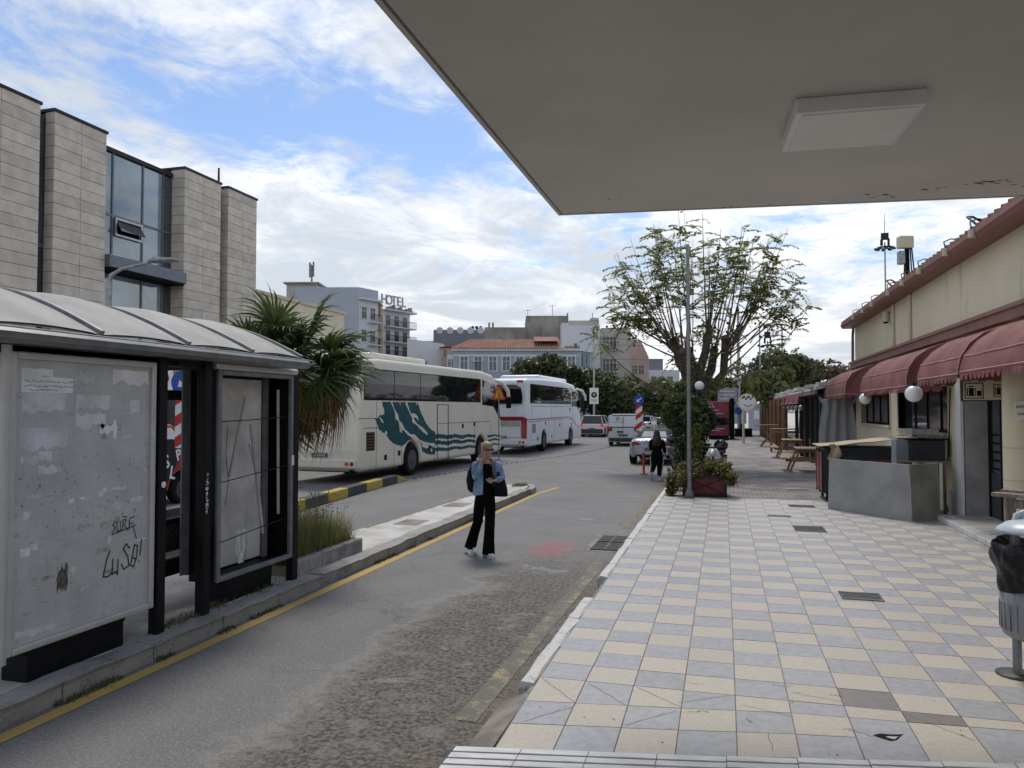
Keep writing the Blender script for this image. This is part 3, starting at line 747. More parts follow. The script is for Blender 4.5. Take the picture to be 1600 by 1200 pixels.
W().tube([(4.17, 16.4, 2.6), (4.16, 16.45, 1.9), (4.15, 16.5, 1.3), (4.12, 16.7, 1.0), (4.13, 16.8, .6), (4.15, 16.6, .2)], .012, 5).build('cable', MT['matt_black'], t)

# ---- awnings: four separate maroon hoods with scalloped valances
def awning(y0, y1, xf, lab, zb=2.63, ends=True):
    t = thing('awning', lab, 'awning', (4.15, (y0 + y1) / 2, 3.45), 0, 'maroon awnings on the cream building')
    pr = [(4.12, 3.46), (3.80, 3.36), (xf + .16, 3.20), (xf + .02, 2.98), (xf - .02, 2.80), (xf - .03, zb)]
    k = W(); n = 14; nv = len(pr); vs = []; ins = lambda j: [.24, .2, .10, .0, -.02, -.04][j] if ends else 0
    for i in range(n + 1):
        f = i / n
        for j, (x, z) in enumerate(pr):
            y = (y0 + ins(j)) + (y1 - y0 - 2 * ins(j)) * f
            sag = .022 * math.sin(f * math.pi * 4 + j) * (1 if 0 < j < 5 else 0)
            vs.append((x + sag * .5, y, z - abs(sag) * .6))
    fs = [(i * nv + j, i * nv + j + 1, (i + 1) * nv + j + 1, (i + 1) * nv + j) for i in range(n) for j in range(nv - 1)]
    k._add(vs, fs, True)
    for i in (0, n):   # side cheeks
        e = [vs[i * nv + j] for j in range(nv)]; yy = e[-1][1]
        k.poly((e + [(4.12, yy, zb + .02)]) if i == 0 else (e + [(4.12, yy, zb + .02)])[::-1])
    k.build('fabric', MT['awning'], t)
    v = W(); L = y1 - y0 + .08; ns = max(6, int(L / .19)); s = L / ns
    for q in range(ns):
        ya = y0 - .04 + q * s; h = .13
        pts = [(xf - .033, ya, zb), (xf - .033, ya, zb - h * .45)] + [(xf - .033 + .01 * math.sin(q), ya + s * (.5 - .42 * math.cos(a)), zb - h * (.45 + .55 * math.sin(a))) for a in [math.pi * m_ / 6 for m_ in range(7)]] + [(xf - .033, ya + s, zb - h * .45), (xf - .033, ya + s, zb)]
        v.poly(pts)
    for yy in (y0 - .04, y1 + .04):
        for q in range(3):
            xa = xf + q * .2; v.poly([(xa, yy, zb), (xa, yy, zb - .07), (xa + .04, yy, zb - .12), (xa + .14, yy, zb - .12), (xa + .19, yy, zb - .07), (xa + .19, yy, zb)])
    v.build('valance', MT['awning'], t)
    p = W()
    for j, r in ((3, .012), (5, .012)): p.tube([vs[i * nv + j] for i in range(n + 1)], r, 5)
    for i in (0, n): p.tube([vs[i * nv + j] for j in range(nv)], .010, 5)
    p.tube([vs[0 * nv + 5], (4.1, vs[5][1], zb)], .01, 5)
    p.build('piping', MT['awning_piping'], t)
    fr = W()
    for yy in (y0 + .05, y1 - .05): fr.tube([(4.15, yy, 2.9), (xf + .02, yy, zb)], .014, 6)
    fr.tube([(xf, y0, zb), (xf, y1, zb)], .014, 6); fr.build('frame_rod', MT['dark_metal'], t)
awning(23.4, 28.0, 3.32, 'farthest maroon awning, hung at the corner above the clear plastic sheet', 2.6)
awning(16.25, 21.25, 3.40, 'long maroon awning with fringed edge between the two globe lamps', 2.63)
awning(12.95, 15.35, 3.42, 'short maroon awning above the dark door and the hanging sign', 2.72)
awning(8.2, 12.75, 3.42, 'nearest maroon awning, cut off by the picture edge', 2.74)
for (y, z, r, lab) in ((20.9, 2.44, .14, 'white globe lamp hanging between the corner awning and the long awning'), (15.75, 2.47, .155, 'white globe lamp hanging just before the short awning')):
    x = 3.4; t = thing('globe_lamp', lab, 'lamp', (x, y, z))
    B().sphere((0, 0, 0), r, n=20).build('globe', MT['globe_white'], t)
    b = B(); b.cyl((0, 0, r - .01), (0, 0, r + .05), .05, .045, 10); b.tube([(0, 0, r + .05), (0, 0, .34), (.25, 0, .36), (.75, 0, .3)], .012, 6); b.build('fitting', MT['dark_metal'], t)

# ---- stacked things in front of the wall
M_('sheet_grey', (.235, .235, .23), .55, 0, .14, 1.2, c2=(.33, .325, .31), bump=.03, streak=((.17, .155, .12), 1.4, .66))
M_('sheet_olive', (.26, .25, .20), .55, 0, .2, 1.5, c2=(.37, .355, .30), streak=((.18, .14, .085), 1.6, .62))
def sheet(p0, p1, h, m, lab, lean=.0):
    a, c = Vector((p0[0], p0[1], .15)), Vector((p1[0], p1[1], .15)); d = (c - a).normalized(); nrm = Vector((-d.y, d.x, 0)); 
    if nrm.y < 0: nrm = -nrm
    top = nrm * lean
    k = W(); th = nrm * .025
    k._add([a, c, c + th, a + th, a + top + Vector((0, 0, h)), c + top + Vector((0, 0, h)), c + top + th + Vector((0, 0, h)), a + top + th + Vector((0, 0, h))], [(0, 3, 2, 1), (4, 5, 6, 7), (0, 1, 5, 4), (1, 2, 6, 5), (2, 3, 7, 6), (3, 0, 4, 7)])
    o = k.build('grey_sheet', m, None, bevel=.004); return tag(o, lab, 'panel', 'sheets screening the stacked things')
sheet((2.03, 16.95), (3.25, 15.45), 1.02, MT['sheet_grey'], 'large stained grey sheet standing on edge in front of the counter', .05)
sheet((3.27, 15.42), (3.80, 15.78), 1.03, MT['sheet_olive'], 'smaller olive grey sheet meeting the large one at a corner', .05)
sheet((3.82, 15.82), (3.98, 16.5), 1.04, MT['jamb'], 'narrow end sheet leaning back to the cream wall', .02)
M_('counter_black', (.02, .024, .03), .4, 0, .2, 4); M_('counter_red', (.16, .03, .035), .55, 0, .2, 4); M_('red_panel', (.30, .085, .075), .6, 0, .2, 3)
M_('cardboard', (.40, .31, .20), .85, 0, .15, 3, c2=(.52, .43, .30), bump=.1)
t = thing('bar_counter', 'old black and red bar counter with faded red side panel', 'counter', (2.95, 19.0, .15))
W().bx(2.12, 3.9, 18.3, 19.4, .32, 1.34).build('body', MT['counter_black'], t, bevel=.015)
W().bx(2.18, 3.3, 18.262, 18.3, 1.20, 1.27).build('ledge', MT['dark_metal'], t)
W().bx(2.22, 3.02, 18.27, 18.3, .6, 1.08).build('front_panel', MT['counter_black'], t)
W().bx(3.02, 3.85, 18.272, 18.3, .6, 1.08).build('front_panel', MT['counter_red'], t, label='dark red front panel')
for (y0, y1) in ((18.34, 18.84), (18.88, 19.37)): W().bx(2.085, 2.12, y0, y1, .36, 1.22).build('side_panel', MT['red_panel'], t, label='faded pinkish red side panel')
k = W()
for y in (18.33, 18.86, 19.38): k.bx(2.075, 2.115, y - .02, y + .02, .3, 1.28)
k.build('side_frame', MT['dark_metal'], t)
for (x, y) in ((2.2, 18.4), (2.2, 19.3), (3.8, 18.4), (3.8, 19.3)): W().cyl((x, y, .15), (x, y, .32), .03, .03, 8).build('foot', MT['matt_black'], t)
# cardboard laid on top, torn and draped
k = W(); nx, ny = 14, 6; vs = []
for i in range(nx + 1):
    for j in range(ny + 1):
        x = 2.0 + 1.95 * i / nx; y = 18.15 + 1.3 * j / ny; z = 1.37 + .22 * (i / nx) ** 1.2 + .02 * mnoise.noise((x * 3, y * 3, 0)); 
        vs.append((x + .04 * mnoise.noise((y * 4, 0, i)), y + .05 * mnoise.noise((x * 5, 2, 0)) * (j in (0, ny)), z))
k._add(vs, [(i * (ny + 1) + j, (i + 1) * (ny + 1) + j, (i + 1) * (ny + 1) + j + 1, i * (ny + 1) + j + 1) for i in range(nx) for j in range(ny)])
k._add([(p[0], p[1], p[2] - .012) for p in vs], [(i * (ny + 1) + j, i * (ny + 1) + j + 1, (i + 1) * (ny + 1) + j + 1, (i + 1) * (ny + 1) + j) for i in range(nx) for j in range(ny)])
tag(k.build('cardboard_sheet', MT['cardboard']), 'torn tan cardboard sheet laid over the bar counter', 'cardboard')
k = W(); vs = []
for i in range(9):
    for j in range(5): 
        f = i / 8; vs.append((2.2 + .26 * j / 4 - .1 * f * (j - 2) / 4 + .05 * math.sin(i * 1.3 + j), 18.22 - .05 * math.sin(i * .9 + j * 2) - .05, 1.40 - .62 * f + .03 * math.sin(j * 2)))
k._add(vs, [(i * 5 + j, i * 5 + j + 1, (i + 1) * 5 + j + 1, (i + 1) * 5 + j) for i in range(8) for j in range(4)], True)
tag(k.build('torn_flap', MT['cardboard']), 'crumpled torn paper flap hanging down the counter front', 'cardboard')
M_('teal_grey', (.18, .22, .23), .6, 0, .15, 3)
t = thing('low_table', 'low slatted wooden table holding up the black box', 'table', (3.66, 16.6, .15))
W().bx(3.28, 4.1, 16.35, 16.95, 1.16, 1.19).build('top', MT['wood_grey'], t)
for (x, y) in ((3.32, 16.4), (4.05, 16.4), (3.32, 16.9), (4.05, 16.9)): W().bx(x - .025, x + .025, y - .025, y + .025, .15, 1.16).build('leg', MT['wood_grey'], t)
t = thing('black_cabinet', 'black cabinet with grey side standing on the low table', 'cabinet', (3.7, 16.6, 1.19))
W().bx(3.45, 4.08, 16.42, 16.9, 1.19, 1.59).build('body', MT['counter_black'], t, bevel=.01); W().bx(3.22, 3.445, 16.44, 16.9, 1.05, 1.60).build('side', MT['teal_grey'], t, bevel=.01)
W().bx(3.38, 4.12, 16.38, 16.92, 1.592, 1.615).build('top', MT['matt_black'], t)
for i, (x0, x1, z0, z1, m, lab) in enumerate(((3.25, 3.75, 1.617, 1.64, 'cardboard', 'thin tan board lying on the black cabinet'), (3.6, 4.05, 1.617, 1.68, 'wood_grey', 'flat grey tray lying on the black cabinet'), (3.5, 3.98, 1.682, 1.80, 'galvanised', 'small grey metal box, topmost of the stack on the black cabinet'))):
    tag(W().bx(x0, x1, 16.45, 16.88, z0, z1).build('flat_box', MT[m], None, bevel=.006), lab, 'box')

# ---- clear plastic sheet at the corner
m = bpy.data.materials.new('clear_plastic'); m.use_nodes = True; tt = NT(m.node_tree)
pb = tt.n['Principled BSDF']; pb.inputs['Base Color'].default_value = (.72, .73, .74, 1); pb.inputs['Roughness'].default_value = .22
pb.inputs['Alpha'].default_value = .42; MT['clear_plastic'] = m
k = W(); vs = []; n1_, n2_ = 26, 14
for i in range(n1_ + 1):
    for j in range(n2_ + 1):
        f, g = i / n1_, j / n2_; x = 2.98 + 1.15 * f; z = 2.62 - 1.95 * g
        if g > .1: x = x - (f - .5) * .25 * (1 - abs(g - .1) * 2) if g < .6 else x
        vs.append((x, 26.9 + .07 * math.sin(f * 23 + g * 2) * (.4 + g) + .05 * mnoise.noise((f * 6, g * 5, 0)), z - .12 * math.sin(f * 9) * (1 - g)))
k._add(vs, [(i * (n2_ + 1) + j, i * (n2_ + 1) + j + 1, (i + 1) * (n2_ + 1) + j + 1, (i + 1) * (n2_ + 1) + j) for i in range(n1_) for j in range(n2_)], True)
tag(k.build('plastic_sheet', m), 'wrinkled clear plastic sheet hanging under the corner awning', 'sheet')

# ---- taverna shelter beyond the building
M_('roof_white', (.52, .51, .49), .7, 0, .25, 2); M_('maroon', (.20, .03, .045), .6, 0, .12, 2)
t = thing('taverna_shelter', 'long low taverna shelter with red valance and dark interior', 'shelter', (5, 43, .14))
W().prism([(3.0, 2.82), (7.5, 3.9), (7.5, 3.96), (3.0, 2.9)], 'y', 27.9, 62).build('roof', MT['roof_white'], t)
k = W(); r2 = random.Random(3)
for i in range(34):
    y = 28.3 + i * 1.0 + r2.uniform(-.3, .3); x = r2.uniform(2.95, 3.5); L = r2.uniform(.3, .9); z = 2.9 + (x - 3) * .24
    B(True).box((x, y, z + .06), (.35, L, r2.uniform(.05, .2)), r2.uniform(-.3, .3)).build('roof_cover', MT['roof_white'], t)
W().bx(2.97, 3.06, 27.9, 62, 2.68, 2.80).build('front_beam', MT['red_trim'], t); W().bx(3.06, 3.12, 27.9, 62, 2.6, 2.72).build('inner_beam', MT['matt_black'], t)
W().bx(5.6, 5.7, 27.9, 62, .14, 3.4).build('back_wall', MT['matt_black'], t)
for i, y in enumerate((28.2, 29.6, 31.2, 33.2, 35.4, 37.6)): W().bx(3.15, 3.29, y - .07, y + .07, .14, 2.7).build('post', MT['dark_metal'], t)
for i in range(15):
    y = 40 + i * 1.45; W().bx(2.85 - i * .02, 3.0 - i * .02, y - .08, y + .08, .14, 2.7).build('post', MT['wood'] if i % 2 else MT['wood_dark'], t)
for i in range(10):
    y0 = 33.2 + i * 2.5; k = W(); n = 6
    vs = []
    for q in range(n + 1):
        for z, dx in ((2.72, .0), (2.42, -.06 - .02 * math.sin(q * 2))): vs.append((2.93 + dx, y0 + 2.35 * q / n, z - (.04 if z < 2.5 and q % 2 else 0)))
    k._add(vs, [(q * 2, q * 2 + 1, q * 2 + 3, q * 2 + 2) for q in range(n)]); k.poly([(2.93, y0, 2.72), (2.87, y0, 2.42), (3.3, y0, 2.42), (3.3, y0, 2.72)])
    k.build('valance', MT['maroon'], t)
k = W(); k.bx(2.86, 2.9, 33.2, 58, 2.40, 2.415); k.build('valance_edge', MT['roof_white'], t)
for i in range(6):
    y = 33.0 + i * 2.0; t2 = thing('globe_lamp', ('nearest', 'second', 'third', 'fourth', 'fifth', 'farthest')[i] + ' grey globe lamp in the row hung under the taverna valance', 'lamp', (3.0, y, 2.22), 0, 'globe lamps under the taverna valance')
    B().sphere((0, 0, 0), .12, n=12).build('globe', MT['galvanised'], t2); B().cyl((0, 0, .1), (0, 0, .42), .012, .012, 5).build('cord', MT['matt_black'], t2)
# ---- picnic tables
def picnic(x, y, lab, rz=0, L=1.5):
    t = thing('picnic_table', lab, 'picnic table', (x, y, .147), rz, 'picnic tables on the brick pavement')
    for k in range(4): B().box((-.285 + k * .19, 0, .74), (.18, L, .04)).build('top_plank', MT['wood'], t, bevel=.005)
    for s in (-1, 1):
        for q in (0, 1): B().box((s * (.62 + .15 * q), 0, .43), (.14, L, .04)).build('seat_plank', MT['wood'], t, bevel=.005)
        ye = s * (L / 2 - .22)
        for z, wd in ((.69, .72), (.38, 1.42)): B().box((0, ye + .03 * s, z), (wd, .045, .09)).build('cross_beam', MT['wood'], t)
        for q in (-1, 1): B().bar((q * .28, ye, .70), (q * .58, ye, .0), .06, .14, (0, 1, 0)).build('leg', MT['wood'], t)
    return t
picnic(2.62, 27.0, 'nearest wooden picnic table, right behind the bar counter')
picnic(2.72, 34.2, 'middle wooden picnic table with a pale worn bench')
t = thing('bar_table', 'tall wooden bar table on crossed legs, farthest of the tables', 'table', (2.35, 44, .14))
B().box((0, 0, 1.15), (1.5, .75, .05)).build('top', MT['wood'], t)
for yy in (-.3, .3):
    for s in (-1, 1): B().bar((s * -.45, yy + .03 * s, 1.13), (s * .45, yy + .03 * s, 0), .08, .08, (0, 1, 0)).build('leg', MT['wood'], t)
B().bar((0, -.3, .58), (0, .3, .58), .06, .06).build('stretcher', MT['wood'], t)
t = thing('wooden_frame_table', 'open wooden frame table between the bar table and picnic tables', 'table', (2.9, 38.6, .14))
B().box((0, 0, 1.08), (1.6, .7, .05)).build('top', MT['wood'], t)
for x in (-.75, .75):
    for y in (-.3, .3): B().box((x, y, .53), (.08, .08, 1.06)).build('leg', MT['wood'], t)
B().box((0, -.3, .95), (1.42, .05, .1)).build('apron', MT['wood'], t)
for (x, y, L, r, lab) in ((1.75, 20.6, .5, .1, 'pale wooden batten lying on the bricks by the counter'), (.35, 26.0, .55, .05, 'short white batten lying on the bricks beside the scooter')):
    tag(B().box((x, y, .165), (L, .06, .025), r).build('batten', MT['cream_trim']), lab, 'batten')

# ---- wooden stand and litter bin at the right edge
t = thing('wooden_stand', 'tall weathered grey wooden stand frame behind the litter bin', 'stand', (3.15, 9.5, .15))
for (x, y, z1) in ((2.98, 9.52, 1.24), (3.32, 9.02, 1.34), (3.12, 9.95, 1.24), (3.58, 9.55, 1.34)): W().bx(x - .045, x + .045, y - .045, y + .045, .15, z1).build('leg', MT['wood_grey'], t, bevel=.004)
for (a, c, z, h, d) in (((2.84, 9.55), (3.5, 9.0), 1.265, .04, .14), ((3.05, 9.95), (3.62, 9.5), 1.265, .04, .12), ((2.98, 9.55), (3.32, 9.02), 1.17, .1, .04), ((3.3, 9.0), (3.62, 9.52), 1.36, .05, .1), ((2.96, 9.52), (3.12, 9.95), .42, .06, .04), ((2.98, 9.52), (3.32, 9.02), .42, .06, .04)):
    W().bar((a[0], a[1], z), (c[0], c[1], z), d, h).build('rail', MT['wood_grey'], t, bevel=.004)
M_('bin_grey', (.20, .215, .235), .45, .2, .15, 5, c2=(.30, .315, .335), sxyz=(9, 9, .8)); M_('bag_black', (.004, .004, .0045), .3, 0, .3, 8, bump=.6, bscale=16, spec=.35)
M_('lid_blue', (.46, .53, .60), .35, 0, .06, 3)
t = thing('litter_bin', 'grey metal litter bin on a post with domed pale blue lid', 'bin', (2.16, 6.8, .15))
B().lathe([(.15, 0), (.15, .012), (.04, .014)], n=24).build('base_plate', MT['iron'], t)
B().cyl((0, 0, .01), (0, 0, 1.14), .032, .032, 14).build('post', MT['grey_metal'], t)
cx, cy = .13, -.05
k = B(); n = 28; prof = [(.02, .30), (.20, .305), (.235, .33), (.245, .40), (.255, .84)]
k.rings([((cx, cy, z), r, r) for r, z in prof], n, True, True); k.build('bin_body', MT['bin_grey'], t)
k = B()
for q in range(n): 
    a = 6.283 * q / n; k.box((cx + .249 * math.cos(a), cy + .249 * math.sin(a), .47), (.012, .012, .2), a)
k.build('ribs', MT['bin_grey'], t)
B().tube([(0, 0, .30), (.06, -.12, .27), (cx, cy - .2, .29)], .016, 8).build('bracket', MT['galvanised'], t)
B().tube([(0, 0, 1.12), (.02, 0, 1.22), (.07, -.02, 1.25), (cx, cy, 1.21)], .03, 10).build('lid_arm', MT['lid_blue'], t)
B().rings([((cx, cy, z), r, r) for r, z in ((.255, 1.10), (.27, 1.105), (.262, 1.125), (.20, 1.17), (.11, 1.20), (.02, 1.21))], 32, True, True).build('lid', MT['lid_blue'], t)
k = B(True); vs = []; nr = 48; rows_ = 12
for i in range(rows_ + 1):
    f = i / rows_; z = .15 + 1.03 - .36 * f
    for q in range(nr):
        a = 6.283 * q / nr; fold = .013 * math.sin(a * 7 + f * 5) + .010 * math.sin(a * 13 - f * 9) + .02 * mnoise.noise((math.cos(a) * 2, math.sin(a) * 2, f * 3))
        r = .272 + .03 * math.sin(min(1, f * 1.6) * math.pi) + fold * (1.1 - f * .7) - .012 * f
        vs.append((2.16 + cx + r * math.cos(a), 6.8 + cy + r * math.sin(a), z + .02 * math.sin(a * 3 + 1) * (1 if i in (0, rows_) else .5)))
fs = [(i * nr + q, i * nr + (q + 1) % nr, (i + 1) * nr + (q + 1) % nr, (i + 1) * nr + q) for i in range(rows_) for q in range(nr)]
k._add(vs, fs, True); k._add([(2.16 + cx + (p[0] - 2.16 - cx) * .75, 6.8 + cy + (p[1] - 6.8 - cy) * .75, p[2] - .05) for p in vs[:nr]], [list(range(nr))])
k._add(vs[:nr] + [(2.16 + cx + (p[0] - 2.16 - cx) * .75, 6.8 + cy + (p[1] - 6.8 - cy) * .75, p[2] - .05) for p in vs[:nr]], [(q, nr + q, nr + (q + 1) % nr, (q + 1) % nr) for q in range(nr)], True)
tag(k.build('bin_bag', MT['bag_black']), 'shiny black plastic bag folded over the litter bin rim', 'bag')
# ---- antenna and floodlight mast behind the roof
t = thing('antenna_mast', 'stubby antenna mast with pale boxes rising behind the roof', 'antenna', (7.4, 35.1, 4))
B().cyl((0, 0, 0), (0, 0, 5.3), .08, .07, 10).build('pole', MT['dark_metal'], t)
B().box((-.1, -.2, 5.08), (.58, .35, .50), R_(15)).build('box', MT['cream_trim'], t, bevel=.03); B().box((-.25, -.15, 4.45), (.26, .25, .55), R_(15)).build('box', MT['galvanised'], t, bevel=.03)
k = B()
for i in range(5): k.tube([(-.1 + i * .06, -.2, 4.85), (-.15 + i * .1, -.15, 3.6), (-.1 + i * .06, -.1, 2.6)], .03, 5)
k.tube([(.1, 0, 3.2), (.7, 0, 2.9), (1.2, 0, 2.5)], .03, 5); k.build('cables', MT['matt_black'], t)
def mast(x, y, z, lab, s=1.0):
    t = thing('floodlight_mast', lab, 'mast', (x, y, 0), 0, 'tall floodlight masts')
    B().cyl((0, 0, 0), (0, 0, z), .28 * s, .16 * s, 10).build('pole', MT['galvanised'], t)
    k = B(); k.tube([(1.6 * s * math.cos(a), 1.6 * s * math.sin(a), z - .6) for a in [6.283 * q / 16 for q in range(17)]], .12 * s, 5)
    for q in range(4): a = q * 1.57; k.bar((0, 0, z - .5), (1.6 * s * math.cos(a), 1.6 * s * math.sin(a), z - .6), .1, .12)
    k.build('ring', MT['dark_metal'], t)
    for q in range(8): a = q * .785; B().box((1.9 * s * math.cos(a), 1.9 * s * math.sin(a), z - .75), (.8 * s, .7 * s, .35 * s), a, None).build('floodlight', MT['dark_metal'], t)
    k = B(); k.box((0, 0, z + .7), (1.6 * s, .3, .8)); k.box((-.7 * s, 0, z), (.5 * s, .4, .7)); k.box((.8 * s, 0, z), (.4 * s, .4, .9)); k.build('equipment', MT['dark_metal'], t)
    B().cyl((0, 0, z + 1), (0, 0, z + 3.4), .04, .02, 5).build('lightning_rod', MT['dark_metal'], t)
mast(18.3, 97.8, 21.6, 'tall floodlight mast with ringed head behind the cream building roof', .5)
# ================================================================== stone clad building on the left
M_('stone_panel', (.57, .52, .44), .75, 0, .10, 2.2, rnd=.09, bump=.08, bscale=30, streak=((.42, .36, .24), .7, .64))
M_('stone_joint', (.13, .12, .105), .9)
M_('pane_museum', (.16, .235, .29), .03, 0, .35, .35, spec=1.0, coat=1.0)
M_('pane_museum_dark', (.03, .045, .055), .03, 0, .35, .5, spec=1.0, coat=.6)
M_('steel_blue', (.13, .15, .18), .4, .4, .1, 4)
mu = thing('stone_building', 'tall building clad in grey beige stone panels with blue glazing', 'building', (-20, 22, 0))
XS = -20.0; TOP = 11.45
def block(y0, y1, side, ncol):
    k = W(); k.bx(XS - 3, XS - .03, y0 + .03, y1 - .03, 0, TOP - .02); k.build('wall', MT['stone_joint'], mu)
    W().bx(XS - 3, XS + .04, y0 - .04, y1 + .04, TOP, TOP + .09).build('coping', MT['dark_metal'], mu)
    rows = 32; rh = TOP / rows; st = B(True); cw = (y1 - y0) / ncol
    for r in range(rows):
        for c in range(ncol):
            if r < 9: st.bx(XS - .03, XS, y0 + c * cw + .01, y0 + (c + 1) * cw - .01, r * rh + .01, (r + 1) * rh - .01); continue
            o = link('stone_panel', panel_mesh(cw, rh), mu); o.location = (XS - 0.014 - (-20), y0 + (c + .5) * cw - 22, (r + .5) * rh)
            o.location.x += rnd.uniform(-.004, .004)
        if side and r >= 9:
            o = link('stone_panel', panel_mesh(side, rh), mu); o.rotation_euler = (0, 0, -math.pi / 2); o.location = (-side / 2, y0 + .016 - 22 + rnd.uniform(-.003, .003), (r + .5) * rh)
    st.build('stone_panel', MT['stone_panel'], mu, kind='stuff')
_pm = {}
def panel_mesh(wd, h):
    k = (round(wd, 3), round(h, 3))
    if k not in _pm: _pm[k] = B().box((0, 0, 0), (.03, wd - .016, h - .016)).data('stone_panel', MT['stone_panel'])
    return _pm[k]
block(14.6, 18.52, 0, 3); block(19.04, 21.13, .36, 2); block(25.03, 27.25, .62, 2); block(27.74, 29.78, .36, 2)
W().bx(XS - 2, XS - .38, 18.52, 19.04, 0, TOP - .15).build('recess', MT['pane_museum_dark'], mu)
W().bx(XS - .5, XS - .36, 18.5, 19.06, 7.2, 7.3).build('transom', MT['steel_blue'], mu); W().bx(XS - .5, XS - .36, 18.5, 19.06, 3.6, 3.7).build('transom', MT['steel_blue'], mu)
W().bx(XS - 2, XS - .38, 27.25, 27.74, 0, TOP - .15).build('recess', MT['pane_museum_dark'], mu)
g = thing  # glazing between the middle blocks
xg = XS - .62; gl = W(); gl.bx(xg - 3, xg - 2.9, 21.1, 25.03, 0, 11); gl.build('back_wall', MT['cream_wall'], mu)
W().bx(xg - 3, xg + .1, 21.1, 25.05, 11.15, 11.3).build('glazing_cap', MT['dark_metal'], mu)
cols = [21.13, 22.05, 23.5, 24.55, 25.03]; rws = [(7.4, 8.95), (8.95, 11.15), (3.6, 6.92), (0.2, 3.6)]
fr = W()
for y in cols: fr.bx(xg - .08, xg + .05, y - .035, y + .035, .2, 11.15)
for z in (3.6, 6.95, 7.38, 8.95): fr.bx(xg - .08, xg + .045, 21.13, 25.03, z - .04, z + .04)
gf = fr.build('mullions', MT['steel_blue'], mu)
for i in range(4):
    for z0, z1 in rws:
        dark = (i == 3)
        W().bx(xg - .012, xg + .012, cols[i] + .037, cols[i + 1] - .037, z0 + .042, z1 - .042).build('pane', MT['pane_museum_dark' if dark else 'pane_museum'], gf)
k = W()
for (y0, y1, z0, z1) in ((22.12, 23.43, 8.26, 8.33), (22.12, 23.43, 8.83, 8.90), (22.12, 22.19, 8.33, 8.83), (23.36, 23.43, 8.33, 8.83)): k.bx(xg + .05, xg + .12, y0, y1, z0, z1)
v_ = k.build('window_vent', MT['silver_metal'], gf); W().bx(xg + .02, xg + .03, 22.19, 23.36, 8.33, 8.83).build('opening', MT['matt_black'], v_)
k = W(); k.poly([(xg + .06, 22.19, 8.83), (xg + .06, 23.36, 8.83), (xg + .32, 23.36, 8.42), (xg + .32, 22.19, 8.42)]); k.build('sash', MT['pane_museum_dark'], v_)
W().bx(xg - .1, XS + .22, 21.13, 24.95, 6.95, 7.38).build('beam', MT['steel_blue'], mu, bevel=.02)
W().bx(xg, XS + .15, 21.16, 24.9, 6.88, 6.95).build('beam_soffit', MT['matt_black'], mu)
W().cyl((-20.6, 27.9, TOP), (-20.6, 27.9, TOP + .95), .05, .04, 6).build('mast', MT['dark_metal'], mu)
b = thing('beige_annexe', 'low beige building with red edged roof behind the palm', 'building', (-24, 36, 0))
W().bx(-30, -20.1, 29.9, 38.2, 0, 7.35).build('wall', MT['cream_wall'], b); W().bx(-30, -20.0, 29.85, 38.3, 7.35, 7.5).build('cornice', MT['cream_trim'], b); W().prism([(-20.05, 7.5), (-25, 8.6), (-30, 7.5)], 'y', 29.9, 38.2).build('roof', MT['roof_tile'], b)
t = thing('street_lamp', 'grey street lamp with curved arm in front of the glazed building', 'street lamp', (-15.2, 16.2, 0))
B().tube([(0, 0, 0), (0, 0, 5.4), (.05, .02, 5.62), (.3, .1, 5.78), (1.05, .35, 5.98)], [.09, .065, .05, .045, .04], 8).build('pole', MT['galvanised'], t)
B().prism([(.95, 5.96), (1.15, 6.08), (1.75, 6.02), (1.72, 5.96)], 'y', .2, .5).build('head', MT['galvanised'], t, bevel=.02)

# ================================================================== bus shelter
M_('shelter_black', (.0055, .006, .0075), .5, 0, .35, 9, bump=.03, spec=.18)
M_('shelter_roof', (.29, .28, .255), .7, 0, .12, 2.5, c2=(.37, .355, .325), bump=.05, streak=((.225, .21, .18), 2.5, .57))
M_('gutter_grey', (.18, .19, .20), .4, .2, .15, 5)
M_('frame_silver', (.55, .55, .53), .42, .45, .15, 5, c2=(.5, .5, .49), bump=.03, streak=((.2, .19, .17), 5, .62))
def grime():
    m = bpy.data.materials.new('poster_backing'); m.use_nodes = True; t = NT(m.node_tree); bs = t.n['Principled BSDF']
    pos = t.add('ShaderNodeNewGeometry').outputs['Position']
    s = t.add('ShaderNodeSeparateXYZ', {0: pos})
    hs = t.add('ShaderNodeMapping', {0: pos, 'Scale': (1, 2.2, 9)}).outputs[0]; vs = t.add('ShaderNodeMapping', {0: pos, 'Scale': (1, 16, 1.2)}).outputs[0]
    c = t.mix(t.smooth(t.noise(pos, 2.0, 5, .6), .3, .7), (.42, .43, .42), (.54, .545, .53))
    c = t.mix(t.math('MULTIPLY', t.smooth(t.noise(hs, 2.5, 6, .65), .52, .66), .55), c, (.52, .525, .53))
    c = t.mix(t.math('MULTIPLY', t.smooth(t.noise(hs, 4.5, 7, .7), .58, .66), .6), c, (.27, .25, .225))
    c = t.mix(t.math('MULTIPLY', t.smooth(t.noise(vs, 3, 5, .6), .56, .7), .4), c, (.25, .255, .25))
    band = t.math('MULTIPLY', t.smooth(s.outputs[2], 1.15, 1.35), t.smooth(s.outputs[2], 1.95, 1.7))
    sp = t.math('MULTIPLY', t.smooth(t.noise(pos, 26, 5, .75), .60, .66), t.math('ADD', t.math('MULTIPLY', band, .8), .12))
    c = t.mix(sp, c, (.055, .05, .045))
    t.l.new(c, bs.inputs['Base Color']); bs.inputs['Roughness'].default_value = .55; bs.inputs['Specular IOR Level'].default_value = .4
    MT['poster_backing'] = m
grime()
M_('paper_white', (.76, .76, .77), .85, 0, .1, 6, bump=.1, bscale=20)
M_('paper_grey', (.60, .605, .615), .85, 0, .15, 5)
